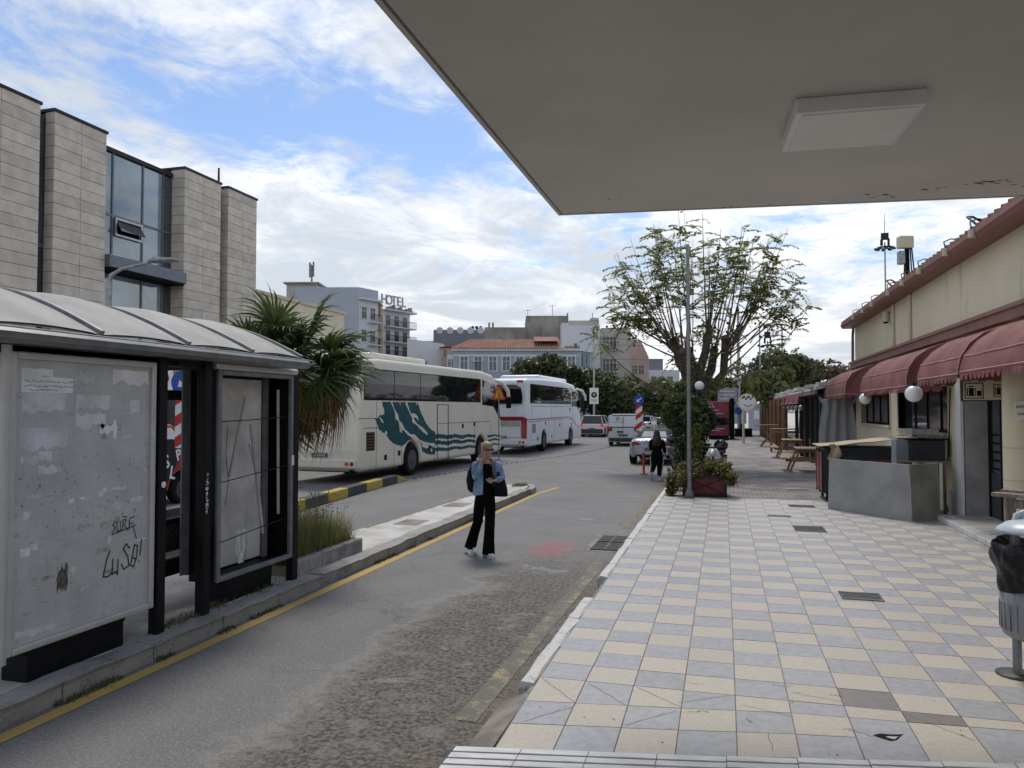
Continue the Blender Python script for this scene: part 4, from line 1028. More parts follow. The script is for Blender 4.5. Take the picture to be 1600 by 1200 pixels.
M_('poster_ghost', (.56, .565, .555), .8, 0, .2, 9); M_('poster_dark', (.37, .36, .335), .8, 0, .3, 12)
M_('ink', (.012, .012, .014), .6)
M_('ink_blue', (.05, .055, .09), .7)
sh = thing('bus_shelter', 'old black bus shelter with curved pale roof panels and empty display cases', 'bus shelter', (-5.2, 6.3, .14))
XP = -5.0
for y, x in ((5.98, -5.02), (6.62, -5.02), (8.28, -5.03)): W().bx(x - .05, x + .05, y - .055, y + .055, .14, 2.7).build('post', MT['shelter_black'], sh, bevel=.008)
for y in (4.3, 6.0, 8.2): W().bx(-6.5, -6.4, y - .05, y + .05, .14, 2.95).build('post', MT['shelter_black'], sh, bevel=.008)
W().bx(-6.47, -6.43, 3.2, 8.2, 2.3, 2.42).build('rail', MT['shelter_black'], sh)
# gutter and roof
k = W(); k.prism([(-4.80, 2.665), (-4.76, 2.69), (-4.75, 2.735), (-4.79, 2.77), (-4.92, 2.77), (-4.92, 2.665)], 'y', 1.8, 8.2); k.build('gutter', MT['gutter_grey'], sh)
W().prism([(-4.755, 2.765), (-4.70, 2.755), (-4.70, 2.765), (-4.755, 2.775)], 'y', 1.8, 8.2).build('drip_strip', MT['grey_metal'], sh)
W().bx(-5.12, -5.0, 1.8, 8.2, 2.60, 2.66).build('front_beam', MT['shelter_black'], sh)
def arcpt(f):   # front gutter to the back edge
    a = f; x = -4.86 - 1.75 * a; z = 2.77 + .45 * math.sin(math.pi * min(1, a * .62 + .02)) ** 1.0
    return x, z
edges = [1.85, 2.95, 4.05, 5.12, 6.18, 7.2, 8.18]
for q in range(6):
    y0, y1 = edges[q] + .015, edges[q + 1] - .015; k = W(); n, mm = 14, 8; vs = []
    for i in range(n + 1):
        x, z = arcpt(i / n)
        for j in range(mm + 1):
            g_ = j / mm; bul = .065 * (1 - (2 * g_ - 1) ** 2) * math.sin(math.pi * min(1, i / n + .12)) 
            vs.append((x, y0 + (y1 - y0) * g_, z + bul))
    w_ = mm + 1
    k._add(vs, [(i * w_ + j, i * w_ + j + 1, (i + 1) * w_ + j + 1, (i + 1) * w_ + j) for i in range(n) for j in range(mm)], True)
    k._add([(p[0], p[1], p[2] - .02) for p in vs], [(i * w_ + j, (i + 1) * w_ + j, (i + 1) * w_ + j + 1, i * w_ + j + 1) for i in range(n) for j in range(mm)], True)
    k.build('roof_panel', MT['shelter_roof'], sh)
for y in edges[:]:
    k = W(); pts = [arcpt(i / 14) for i in range(15)]
    for (xa, za), (xb, zb) in zip(pts[:-1], pts[1:]): k.bar((xa, y, za + .012), (xb, y, zb + .012), .045, .04, (0, 0, 1))
    k.build('roof_rib', MT['grey_metal'], sh)
    k = W(); k.prism([(-4.95, 2.62), (-6.5, 2.62), (-6.5, 2.9), (-6.0, 2.9)], 'y', y - .03, y + .03); k.build('bracket', MT['shelter_black'], sh)
# display case with torn posters
def case(y0, y1, z0, z1, dep, empty):
    c = W(); c.bx(XP - dep, XP - .05, y0, y1, z0 + .02, z1 - .02)
    if not empty: o = c.build('display_case', MT['shelter_black'], sh)
    else:
        c = W(); c.bx(XP - dep, XP - dep + .02, y0 + .02, y1 - .02, z0, z1); c.bx(XP - dep, XP, y0, y0 + .03, z0, z1); c.bx(XP - dep, XP, y1 - .03, y1, z0, z1); c.bx(XP - dep, XP, y0 + .03, y1 - .03, z0, z0 + .03); c.bx(XP - dep, XP, y0 + .03, y1 - .03, z1 - .03, z1)
        o = c.build('light_case', MT['shelter_black'], sh)
    f = W(); s = .055
    f.bx(XP - .03, XP + .02, y0 - .0, y0 + s, z0, z1); f.bx(XP - .03, XP + .02, y1 - s, y1, z0, z1); f.bx(XP - .03, XP + .022, y0 + s, y1 - s, z0, z0 + s); f.bx(XP - .03, XP + .022, y0 + s, y1 - s, z1 - s, z1)
    f.build('frame', MT['frame_silver' if not empty else 'gutter_grey'], o, bevel=.012, seg=2); return o
dc = case(4.41, 5.90, .40, 2.62, .16, False)
W().bx(XP - .04, XP - .012, 4.455, 5.855, .445, 2.575).build('backing', MT['poster_backing'], dc)
W().cyl((XP - .02, 4.385, .36), (XP - .02, 4.385, 2.66), .05, .05, 14).build('edge_tube', MT['frame_silver'], dc)
W().bx(XP - .12, XP + .0, 4.33, 5.92, 2.62, 2.66).build('case_cap', MT['frame_silver'], dc)
W().prism([(4.66, .14), (5.62, .14), (5.62, .34), (5.68, .40), (4.60, .40), (4.66, .34)], 'x', XP - .30, XP - .06).build('plinth', MT['shelter_black'], sh)
rp = random.Random(11)
def torn(y0, y1, z0, z1, m, off=.0, rag=.012, name='torn_poster', ragtop=False):
    pts = []; n = 9; rag = min(rag, (z1 - z0) * .16, (y1 - y0) * .3)
    for i in range(n + 1): pts.append((y0 + (y1 - y0) * i / n, z0 + rp.uniform(-rag, rag) * 2))
    for i in range(5): pts.append((y1 + rp.uniform(-rag, rag) * .4, z0 + (z1 - z0) * (i + 1) / 6))
    for i in range(n + 1): pts.append((y1 - (y1 - y0) * i / n, z1 + (rp.uniform(-rag, rag) * (2.0 if ragtop else .3))))
    for i in range(5): pts.append((y0 + rp.uniform(-rag, rag) * .4, z1 - (z1 - z0) * (i + 1) / 6))
    x = XP - .011 + off
    k = W(); k.poly([(x, y, z) for y, z in pts]); return k.build(name, MT[m], dc)
note = torn(4.52, 4.99, 2.32, 2.44, 'paper_white', .002, .003); note['label'] = 'pale notice with two handwritten lines'
torn(4.52, 4.80, 2.43, 2.50, 'paper_white', 0, .01); torn(5.40, 5.82, 2.42, 2.53, 'paper_white', .001, .012); torn(4.53, 4.92, 2.19, 2.32, 'paper_grey', 0, .01)
torn(5.02, 5.38, 2.20, 2.31, 'paper_grey', 0, .012); torn(5.02, 5.33, 2.05, 2.14, 'paper_grey', .001, .014, ragtop=True); torn(5.27, 5.46, 1.99, 2.06, 'paper_white', .001, .02, ragtop=True); torn(5.42, 5.45, 1.94, 2.10, 'paper_white', .0, .008)
torn(4.52, 4.95, 1.90, 2.05, 'paper_grey', 0, .012); torn(5.60, 5.72, 2.16, 2.27, 'paper_grey', 0, .008); torn(5.0, 5.2, 2.40, 2.49, 'paper_grey', 0, .014, ragtop=True); torn(4.54, 4.62, 1.10, 1.16, 'paper_white', 0, .003)
for i in range(26):
    y, z = rp.uniform(4.5, 5.7), rp.uniform(.7, 2.3); torn(y, y + rp.uniform(.04, .22), z, z + rp.uniform(.015, .07), rp.choice(['paper_grey', 'poster_ghost', 'poster_ghost', 'poster_dark']), -.0006 + i * 1e-5, rp.uniform(.004, .016), ragtop=i % 2 == 0)
for (y, z) in ((4.97, 1.45), (5.08, 1.46), (5.27, 1.47), (5.31, 1.50)): torn(y, y + .05, z, z + .035, 'paper_white', 0, .012, ragtop=True)
torn(4.50, 4.86, .50, .56, 'paper_grey', 0, .014, ragtop=True); torn(4.87, 4.97, .78, .96, 'flaked', 0, .02, ragtop=True)
def stroke(pts, y0, z0, sy, sz, wd, m, par, name):
    k = W(); x = XP - .0072
    q = [Vector((0, y0 + p[0] * sy, z0 + p[1] * sz)) for p in pts]
    sm = []
    for a, c in zip(q[:-1], q[1:]): sm.append(a)
    sm.append(q[-1])
    for a, c in zip(sm[:-1], sm[1:]):
        d = (c - a)
        if d.length < 1e-5: continue
        d = d.normalized(); nn = Vector((0, -d.z, d.y)) * wd / 2; e = d * wd * .35
        k.poly([(x, *(a - e - nn).yz), (x, *(c + e - nn).yz), (x, *(c + e + nn).yz), (x, *(a - e + nn).yz)]); x += 2e-5
    return k.build(name, MT[m], par)
C_ = [(.16, .85), (.08, .55), (.0, .05), (.12, .02), (.20, .10)]
U_ = [(.24, .55), (.22, .05), (.32, .12), (.36, .0), (.37, .5)]
S_ = [(.66, .78), (.58, .95), (.50, .80), (.62, .52), (.66, .2), (.52, .12), (.46, .3)]
O_ = [(.74, .45), (.70, .2), (.78, .12), (.86, .4), (.88, .8), (.80, .85), (.74, .45), (.84, .35)]
E1 = [(.99, 1.0), (.95, .45)]; E2 = [(.93, .28), (.935, .25)]
for s_ in (C_, U_, S_, O_, E1, E2): stroke(s_, 5.33, .78, .44, .26, .011, 'ink', dc, 'graffiti')
for s_ in ([(.16, .9), (.02, .7), (.14, .45), (.0, .1)], [(.2, .8), (.22, .15), (.34, .2), (.36, .85)], [(.42, .1), (.46, .9), (.6, .85), (.5, .5), (.66, .1)], [(.72, .1), (.74, .9), (.95, 1.0)], [(.72, .5), (.9, .55)], [(.0, .0), (1.0, .35)], [(.9, .3), (1.05, -.7)], [(.42, 1.15), (.62, 1.05)]): stroke(s_, 5.42, 1.13, .27, .12, .008, 'ink', dc, 'graffiti')
for r, z in enumerate((2.405, 2.370, 2.340)):
    y = 4.545 + (.0 if r < 2 else .04)
    while y < (4.96 if r < 2 else 4.85):
        L = rp.uniform(.025, .07); n = int(L / .008)
        stroke([(i / n, rp.uniform(-.5, .5)) for i in range(n + 1)], y, z, L, .016, .0035, 'ink_blue', dc, 'handwriting'); y += L + .012
# empty light case with loose tubes
lc = case(6.80, 8.22, .42, 2.60, .32, True)
M_('case_back', (.52, .50, .455), .7, 0, .2, 2, streak=((.12, .11, .095), 3, .6))
W().bx(XP - .297, XP - .285, 7.18, 8.0, .47, 2.53).build('back_panel', MT['case_back'], lc)
W().bx(XP - .29, XP - .25, 8.02, 8.1, .45, 2.56).build('channel', MT['gutter_grey'], lc); W().bx(XP - .28, XP - .24, 6.86, 6.92, .45, 2.56).build('channel', MT['gutter_grey'], lc)
W().bx(XP - .08, XP + .06, 6.72, 8.26, 2.60, 2.67).build('case_cap', MT['frame_silver'], lc, bevel=.02)
M_('tube_white', (.40, .40, .40), .35, 0, .1, 5)
for p0, p1, r in (((XP - .17, 7.52, 2.32), (XP - .2, 7.28, 1.45), .016), ((XP - .1, 7.53, 2.02), (XP - .08, 7.74, .78), .02), ((XP - .12, 8.09, 2.42), (XP - .12, 8.12, .95), .018), ((XP - .2, 7.64, 1.8), (XP - .2, 7.76, 1.5), .01)): W().cyl(p0, p1, r, r, 8).build('fluorescent_tube', MT['tube_white'], lc)
k = W()
for z0, z1 in ((2.06, 2.10), (1.42, 1.52), (.80, .90)): k.tube([(XP - .05, 6.84, z0), (XP - .06, 7.4, (z0 + z1) / 2 - .01), (XP - .04, 8.18, z1)], .006, 5)
k.build('wire', MT['ink'], lc)
W().tube([(XP - .2, 7.25, 2.0), (XP - .2, 7.22, 1.7), (XP - .2, 7.27, 1.4), (XP - .2, 7.22, 1.15)], .004, 4).build('wire', MT['ink'], lc)
k = W(); r3 = random.Random(5)
for i in range(7): y = 7.33 + .03 * i; k.tube([(XP - .15, y, .86), (XP - .16, y + r3.uniform(-.06, .06), .66), (XP - .14, 7.42 + r3.uniform(-.05, .05), .50)], .007, 4)
k.build('torn_cable', MT['paper_white'], lc)
W().prism([(7.1, .14), (7.95, .14), (7.97, .36), (8.05, .42), (6.98, .42), (7.1, .34)], 'x', XP - .32, XP - .1).build('plinth', MT['shelter_black'], sh)
W().bx(XP - .34, XP - .325, 6.68, 8.2, .5, 2.6).build('case_side', MT['gutter_grey'], lc)
W().bx(XP + .022, XP + .03, 8.17, 8.215, 1.52, 1.64).build('sticker', MT['paper_white'], lc)
k = W()
for i in range(26): z = 1.15 + .016 * i; k.bx(-4.968, -4.9675, 6.6 + r3.uniform(-.02, .01), 6.61 + r3.uniform(0, .02), z, z + r3.uniform(.003, .014))
k.build('scratches', MT['paper_white'], sh)
W().tube([(-4.967, 5.985, 1.50), (-4.965, 5.985, 1.50)], .03, 10).build('sticker', MT['paper_white'], sh)
# mesh bench seat between the posts
k = W()
M_('mesh_metal', (.085, .085, .085), .5, .3, .2, 8)
W().prism([(-5.55, .62), (-5.95, .62), (-6.02, .66), (-6.12, 1.05), (-6.09, 1.05), (-5.99, .68), (-5.93, .645), (-5.55, .645)], 'y', 4.4, 8.0).build('bench', MT['mesh_metal'], sh)
W().bx(-5.57, -5.53, 5.6, 7.9, .72, 1.0).build('bench_back', MT['mesh_metal'], sh)
k = W()
for i in range(36):
    for j in range(8): k.bx(-5.527, -5.524, 5.62 + i * .06 + (j % 2) * .03, 5.65 + i * .06 + (j % 2) * .03, .74 + j * .031, .752 + j * .031)
k.build('bench_mesh', MT['matt_black'], sh, kind='stuff')
W().bx(-5.6, -5.5, 5.55, 8.0, 1.0, 1.06).build('bench_rail', MT['shelter_black'], sh); W().bx(-5.9, -5.5, 5.6, 8.0, .48, .60).build('bench_beam', MT['shelter_black'], sh)

# ================================================================== planter bed, grass, palm
bedk = thing('planting_bed', 'raised kerbed bed of rough grass beside the bus shelter', 'planting bed', (-5.5, 9.3, .135))
W().bx(-6.0, -5.15, 8.42, 10.1, .135, .26).build('soil', MT['earth'], bedk)
y = 8.4
for L in (.62, .6, .56): kerb_b = W().bx(-5.15, -5.03, y + .005, y + L - .005, .135, .34).build('kerb_stone', MT['kerb_concrete'], bedk, bevel=.015); y += L
W().bx(-6.0, -5.155, 10.08, 10.2, .135, .34).build('kerb_stone', MT['kerb_concrete'], bedk, bevel=.015)
MT['dry_grass'] = leafmat('dry_grass', (.11, .15, .035), (.36, .31, .13), 3)
bb = B(); rg = random.Random(21)
def blade(x, y, z, h, lean, az, wd, n=3):
    d = Vector((math.cos(az), math.sin(az), 0)); s_ = Vector((-d.y, d.x, 0)); vs = []
    for i in range(n + 1):
        f = i / n; p = Vector((x, y, z)) + d * lean * f * f + Vector((0, 0, h * (f - .22 * lean / max(h, .1) * f * f)))
        w_ = wd * (1 - f * .92); vs += [p - s_ * w_, p + s_ * w_]
    bb._add(vs, [(2 * i, 2 * i + 1, 2 * i + 3, 2 * i + 2) for i in range(n)])
for i in range(5600):
    y = 8.45 + 1.65 * rg.random() ** 1.15; x = rg.uniform(-5.95, -5.12); near = max(0, 1 - (y - 8.45) / 1.7)
    blade(x, y, .26, rg.uniform(.16, .52) + .42 * near * rg.random(), rg.uniform(.03, .28), rg.uniform(0, 6.3), rg.uniform(.003, .006))
for i in range(60):   # tall seeding stems
    y = rg.uniform(8.8, 10.1); x = rg.uniform(-5.9, -5.15); h = rg.uniform(.45, .85); az = rg.uniform(0, 6.3); blade(x, y, .26, h, .12, az, .004, 4)
    for q in range(9):
        f = rg.uniform(.5, 1); bb.sphere((x + .12 * f * f * math.cos(az) + rg.gauss(0, .03), y + .12 * f * f * math.sin(az) + rg.gauss(0, .03), .26 + h * f), rg.uniform(.006, .012), n=4, smooth=False)
tag(bb.build('rough_grass', MT['dry_grass']), 'tall rough green and straw coloured grass in the kerbed bed', 'grass', None, 'stuff')

MT['palm_green'] = leafmat('palm_green', (.03, .055, .02), (.11, .15, .045), 4, .3)
MT['palm_brown'] = leafmat('palm_brown', (.07, .042, .018), (.26, .165, .07), 5, .3)
MT['palm_yellow'] = leafmat('palm_yellow', (.12, .085, .018), (.30, .21, .05), 5, .3)
def frond_mesh(seed, droop, stiff, R, mk, lp):
    r = random.Random(seed); k = B(); n = 26
    k.tube([(0, 0, 0), (lp * .5, 0, .02), (lp, 0, 0)], [.018, .012, .009], 5)
    for i in range(n):
        a = R_(-112 + 224 * i / (n - 1)) + r.uniform(-.03, .03); L = R * (.62 + .38 * math.cos(a * .55)) * r.uniform(.86, 1.08); d = Vector((math.cos(a), math.sin(a), 0)); s_ = Vector((-d.y, d.x, 0)); nseg = 5; vs = []
        tw = r.uniform(-.25, .25); dr = droop * r.uniform(.5, 1.5)
        for q in range(nseg + 1):
            f = q / nseg; p = Vector((lp, 0, 0)) + d * L * f * (1 - .25 * dr * f) + Vector((0, 0, .10 * math.cos(a) * f - L * dr * max(0, f - stiff) ** 2 * 1.6 + .05 * abs(math.sin(a)) * f))
            w_ = (.004 + .017 * math.sin(min(1, f * 2.2) * math.pi / 2)) * (1 - max(0, f - .35) / .65 * .94)
            up = Vector((0, 0, .4 * w_ * (1 if i % 2 else -1)))
            vs += [p - s_ * w_ + up + Vector((0, 0, tw * w_)), p + s_ * w_ - up - Vector((0, 0, tw * w_))]
        k._add(vs, [(2 * q, 2 * q + 1, 2 * q + 3, 2 * q + 2) for q in range(nseg)])
    return k.data('frond', MT[mk])
palm = thing('fan_palm', 'bushy fan palm with green crown and hanging brown dead fronds', 'palm tree', (-5.97, 9.7, .2))
B().lathe([(.15, 0), (.13, .8), (.14, 1.8), (.16, 2.35), (.1, 2.62)], n=14).build('trunk', MT['bark'], palm)
live = [frond_mesh(s, .5, .42, .62, 'palm_green', .62) for s in range(5)]; yel = [frond_mesh(20 + s, .7, .2, .62, 'palm_yellow', .5) for s in range(2)]; dead = [frond_mesh(40 + s, 1.0, .1, .58, 'palm_brown', .46) for s in range(4)]
rq = random.Random(2)
def place_frond(me, az, el, z, roll, s=1.0, r0=.06):
    o = link('frond', me, palm); o.rotation_euler = Euler((roll, -el, az), 'XYZ'); o.location = (r0 * math.cos(az), r0 * math.sin(az), z); o.scale = (s, s, s); return o
for i in range(32): place_frond(rq.choice(live), i * 2.399 + rq.uniform(-.2, .2), R_(58 - 74 * (i / 31) ** .55 + rq.uniform(-8, 8)), 2.60 + rq.uniform(-.06, .06), rq.uniform(-.9, .9), rq.uniform(.95, 1.2))
for i in range(16): place_frond(rq.choice(live), rq.choice([0.2, -.5, -1.1, 2.6, 3.4]) + rq.uniform(-.5, .5), R_(rq.uniform(-20, 32)), 2.58 + rq.uniform(-.1, .08), rq.uniform(-1, 1), rq.uniform(1.0, 1.25))
for i in range(9): place_frond(rq.choice(yel), i * 2.399 + .5, R_(-22 + rq.uniform(-14, 10)), 2.50, rq.uniform(-.5, .5), rq.uniform(.9, 1.1))['label'] = 'yellowing frond'
for i in range(17): place_frond(rq.choice(dead), i * 2.399 + rq.uniform(-.3, .3), R_(-18 - 58 * rq.random() ** .8), 2.55 - .2 * rq.random(), rq.uniform(-.7, .7), rq.uniform(.9, 1.15), .12)['label'] = 'dead brown frond'
k = B()
for (dx, dy, h) in ((-.25, -.12, .62), (-.12, .02, .42), (.02, -.05, .48), (.12, .0, .5)): k.tube([(dx * .2, dy * .2, 2.6), (dx, dy, 2.6 + h), (dx * 1.5, dy * 1.5, 2.6 + h * 1.45)], [.014, .012, .004], 5)
k.build('spear_leaf', MT['palm_green'], palm)

# ---- signs seen through the shelter gap
def chevron(x, y, lab, z0, z1, wd, arrow_r, rz=0, zpole=0.15, lean=1):
    t = thing('hazard_marker', lab, 'road sign', (x, y, 0), rz, 'striped hazard markers with blue arrow discs')
    B().cyl((0, .05, zpole), (0, .05, z1 + 2.2 * arrow_r), .035, .035, 10).build('post', MT['galvanised'], t)
    B().box((0, 0, (z0 + z1) / 2), (wd, .03, z1 - z0)).build('board', MT['sign_white'], t)
    H_ = z1 - z0; n = 5; st = H_ / n
    for i in range(-1, n):
        a = z0 + i * st * 1.0; 
        if i % 2: continue
        lo = lambda x_: a + (x_ / wd + .5) * st * lean; 
        pts = [(-wd / 2, lo(-wd / 2)), (wd / 2, lo(wd / 2)), (wd / 2, lo(wd / 2) + st), (-wd / 2, lo(-wd / 2) + st)]
        pts = [(p, min(max(q, z0), z1)) for p, q in pts]
        k = B(); k.poly([(p, -.0175, q) for p, q in pts]); k.build('red_stripe', MT['sign_red'], t)
    zc = z1 + arrow_r * 1.05
    d_ = B().cyl((0, -.01, zc), (0, .012, zc), arrow_r, arrow_r, 28).build('arrow_disc', MT['sign_blue'], t)
    k = B(); A = Matrix.Translation((0, -.013, zc)) @ Matrix.Rotation(R_(45), 4, 'Y')
    k.M = A; s = arrow_r; k.poly([(-.62 * s, 0, 0), (-.15 * s, 0, -.36 * s), (-.15 * s, 0, -.11 * s), (.6 * s, 0, -.11 * s), (.6 * s, 0, .11 * s), (-.15 * s, 0, .11 * s), (-.15 * s, 0, .36 * s)])
    k.M = Matrix.Translation((0, -.013, zc)) @ Matrix.Rotation(R_(-40), 4, 'Y'); k.v = []; k.f = []; k.m = []; k.sm = []
    k.poly([(-.62 * s, 0, 0), (-.15 * s, 0, -.36 * s), (-.15 * s, 0, -.11 * s), (.6 * s, 0, -.11 * s), (.6 * s, 0, .11 * s), (-.15 * s, 0, .11 * s), (-.15 * s, 0, .36 * s)])
    k.build('arrow', MT['sign_white'], d_)
chevron(-8.55, 10.75, 'red and white striped marker with blue disc seen through the bus shelter', 1.55, 2.42, .26, .2, R_(25))
chevron(-4.25, 40.2, 'red and white striped marker with blue disc beside the white van', 1.05, 2.35, .34, .27, R_(5))
t = thing('no_parking_sign', 'white sign with a red symbol glimpsed through the shelter gap', 'road sign', (-11.2, 13.4, 0), R_(30))
B().cyl((0, .04, 0), (0, .04, 3.2), .035, .035, 8).build('post', MT['galvanised'], t); B().box((0, 0, 2.85), (.42, .02, .62)).build('plate', MT['sign_white'], t)
k = B(); k.tube([(.12 * math.cos(a), -.014, 2.82 + .12 * math.sin(a)) for a in [6.283 * q / 16 for q in range(17)]], .022, 4); k.bar((-.08, -.014, 2.90), (.08, -.014, 2.74), .03, .006, (0, 1, 0)); k.build('symbol', MT['sign_red'], t)
B().box((0, -.012, 3.07), (.3, .004, .05)).build('caption_bar', MT['ink'], t)
# ================================================================== vehicles
M_('cream_paint', (.68, .65, .54), .35, 0, .04, 1.5, coat=.15); M_('bus_white', (.70, .73, .77), .3, 0, .05, 1.5, coat=.2); M_('teal', (.008, .066, .082), .5, 0, .15, 3, spec=.15)
M_('car_white', (.62, .62, .62), .25, 0, .03, 2, coat=.6); M_('car_silver', (.36, .39, .43), .25, .45, .05, 2, coat=.6); M_('car_red', (.30, .015, .02), .25, 0, .08, 2, coat=.6); M_('car_dark', (.02, .022, .026), .25, 0, .1, 2, coat=.6); M_('car_grey', (.13, .135, .14), .28, .3, .08, 2, coat=.6)
M_('bus_red', (.24, .012, .022), .3, 0, .08, 3, coat=.4); M_('plate_grey', (.10, .105, .11), .5, 0, .3, 30); M_('gap', (.03, .03, .03), .8); M_('soft_top', (.012, .012, .013), .75, 0, .2, 10); M_('louvre', (.10, .035, .02), .6)
M_('blind_white', (.45, .46, .47), .6, 0, .1, 4)
_wd = {}
def wheel(parent, x, y, r, wd, face=1):
    k = (r, wd, face)
    if k not in _wd:
        a = B(); s = face
        pr = [(r * .62, -wd / 2), (r * .93, -wd / 2), (r, -wd * .35), (r, wd * .35), (r * .93, wd / 2), (r * .62, wd / 2)]
        rr = []; n = 28; vs = [(q[1], q[0] * math.cos(t), q[0] * math.sin(t)) for q in pr for t in [6.2832 * i / n for i in range(n)]]
        a._add(vs, [(i * n + j, i * n + (j + 1) % n, (i + 1) * n + (j + 1) % n, (i + 1) * n + j) for i in range(5) for j in range(n)] + [(5 * n + j, 5 * n + (j + 1) % n, (j + 1) % n, j) for j in range(n)], True)
        b = B(); b.tube([(s * (wd / 2 - .10), 0, 0), (s * (wd / 2 - .06), 0, 0), (s * (wd / 2 - .005), 0, 0)], [r * .64, r * .6, r * .63], 24)
        h = B(); h.tube([(s * (wd / 2 - .03), 0, 0), (s * (wd / 2 + .015), 0, 0)], [r * .28, r * .2], 12)
        for i in range(8): t = 6.2832 * i / 8; h.tube([(s * (wd / 2 - .006), .43 * r * math.cos(t), .43 * r * math.sin(t)), (s * (wd / 2 + .004), .43 * r * math.cos(t), .43 * r * math.sin(t))], .055 * r / .5, 8)
        _wd[k] = (a.data('wheel', MT['rubber']), b.data('rim', MT['rim']), h.data('hub', MT['rim']))
    w = link('wheel', _wd[k][0], parent); w.location = (x, y, r); link('rim', _wd[k][1], w); link('hub', _wd[k][2], w); return w
def arch(yc, R, zb, n=12):
    c = math.acos(min(1, max(-1, 0)));  a0 = math.asin(max(-1, min(1, (zb - R[1]) / R[0]))) if abs((zb - R[1]) / R[0]) < 1 else 0
    return [(yc + R[0] * math.cos(t), R[1] + R[0] * math.sin(t)) for t in [a0 + (math.pi - 2 * a0) * i / n for i in range(n + 1)]]
def strip(k, pts, x, wd):   # thin flat band on the side plane x through (y,z) points
    for (ya, za), (yb, zb) in zip(pts[:-1], pts[1:]):
        d = Vector((yb - ya, zb - za)).normalized() * wd / 2
        k.poly([(x, ya + d.y, za - d.x), (x, yb + d.y, zb - d.x), (x, yb - d.y, zb + d.x), (x, ya - d.y, za + d.x)])
def rect(k, x, y0, y1, z0, z1, t=.008): k.bx(x - .004, x + t, y0, y1, z0, z1)
def coach(loc, rz, L, paint, yr, yf, lab, two):
    t = thing('coach', lab, 'coach', loc, rz, 'coaches standing in the road'); X = 1.27; zb = .36
    prof = [(.04, .42), (.0, .95), (.02, 1.5), (.12, 2.6), (.16, 3.35), (.42, 3.64), (1.2, 3.70), (L - 2.4, 3.72), (L - 1.2, 3.62), (L - .62, 3.3), (L - .1, 1.75), (L, 1.2), (L - .02, .5), (L - .12, zb)] if not two else \
           [(.06, .42), (.0, .95), (.02, 1.6), (.10, 2.5), (.05, 3.2), (.0, 3.42), (.2, 3.62), (1.0, 3.66), (3.0, 3.72), (7.5, 3.76), (L - 2.2, 3.62), (L - 1.0, 3.2), (L - .3, 2.0), (L - .02, 1.2), (L, .6), (L - .15, zb)]
    prof = prof + arch(yf, (.60, .52), zb) + arch(yr, (.60, .52), zb) + [(.2, zb)]
    body = B().prism(prof[::-1], 'x', -X, X).build('body', MT[paint], t, bevel=.11, seg=3)
    for p in body.data.polygons: p.use_smooth = False
    B().bx(-X + .15, X - .45, .6, L - .6, .3, .55).build('underside', MT['matt_black'], t)
    k = B()
    for yy in (yr, yf): k.bx(-X + .1, X - .35, yy - .55, yy + .55, .9, 1.1)
    k.build('wheel_well', MT['matt_black'], t)
    for s in (-1, 1):
        for yy in (yr, yf): wheel(t, s * (X - .16), yy, .52, .30, s)
    z0, z1 = (2.44, 3.38)
    y0, y1 = (.30, L - 2.55) if not two else (.55, L - 3.1)
    np_ = 5
    for s in (-1, 1):
        x = s * X
        B().bx(min(x - s * .004, x + s * .007), max(x - s * .004, x + s * .007), y0, y1, z0, z1).build('window_band', MT['matt_black'], t)
        for i in range(np_):
            a, c = y0 + (y1 - y0) * i / np_ + .02, y0 + (y1 - y0) * (i + 1) / np_ - .02
            B().bx(min(x, x + s * .010), max(x, x + s * .010), a, c, z0 + .03, z1 - .03).build('window_pane', MT['glass_dark'], t)
        q = [(y1 + .18, z1 - .02), (L - .85, z1 - .18), (L - .28, 2.1), (L - .22, 1.72), (L - 1.05, 2.28), (y1 + .18, 2.34)]
        k = B(); k.prism(q if s < 0 else q[::-1], 'x', min(x - s * .004, x + s * .008), max(x - s * .004, x + s * .008)); k.build('front_window', MT['glass_dark'], t)
        k = B(); k.tube([(s * (X - .12), L - .8, 3.42), (s * (X + .1), L - .2, 3.30), (s * (X + .22), L + .18, 2.95), (s * (X + .25), L + .25, 2.55)], [.06, .085, .085, .06], 8)
        m = k.build('mirror_arm', MT[paint], t); B().box((s * (X + .25), L + .2, 2.45), (.22, .14, .5)).build('mirror', MT['matt_black'], m, bevel=.04)
    fw = [(L - .56, 3.22), (L - .03, 1.45)]
    k = B(); k._add([(-X + .14, fw[0][0] + .02, fw[0][1]), (X - .14, fw[0][0] + .02, fw[0][1]), (X - .14, fw[1][0] + .02, fw[1][1]), (-X + .14, fw[1][0] + .02, fw[1][1])], [(0, 1, 2, 3)]); k.build('windscreen', MT['glass_dark'], t)
    gx = X + .0025; g = B()
    for yy, za, zc in ([(1.05, .4, 2.4), (2.2, .4, 1.0), (2.72, .45, 1.1), (5.25, .37, 1.35), (6.45, .37, 2.36), (5.42, 1.0, 2.36), (9.0, .45, 1.7), (10.85, .5, 1.6)] if not two else [(.9, .5, 2.3), (2.3, .5, 1.5), (4.3, .4, 1.5), (5.6, .4, 1.5), (7.4, .4, 1.5), (10.4, .5, 2.3), (5.0, 1.7, 2.4)]): g.bx(gx - .01, gx, yy - .009, yy + .009, za, zc)
    for ya, yb, z in ([(0, 1.05, 1.9), (.3, 1.7, 1.62), (5.5, 10.9, 1.66)] if not two else [(.9, 10.4, 2.3)]): g.bx(gx - .01, gx, ya, yb, z - .009, z + .009)
    g.build('panel_gap', MT['gap'], t)
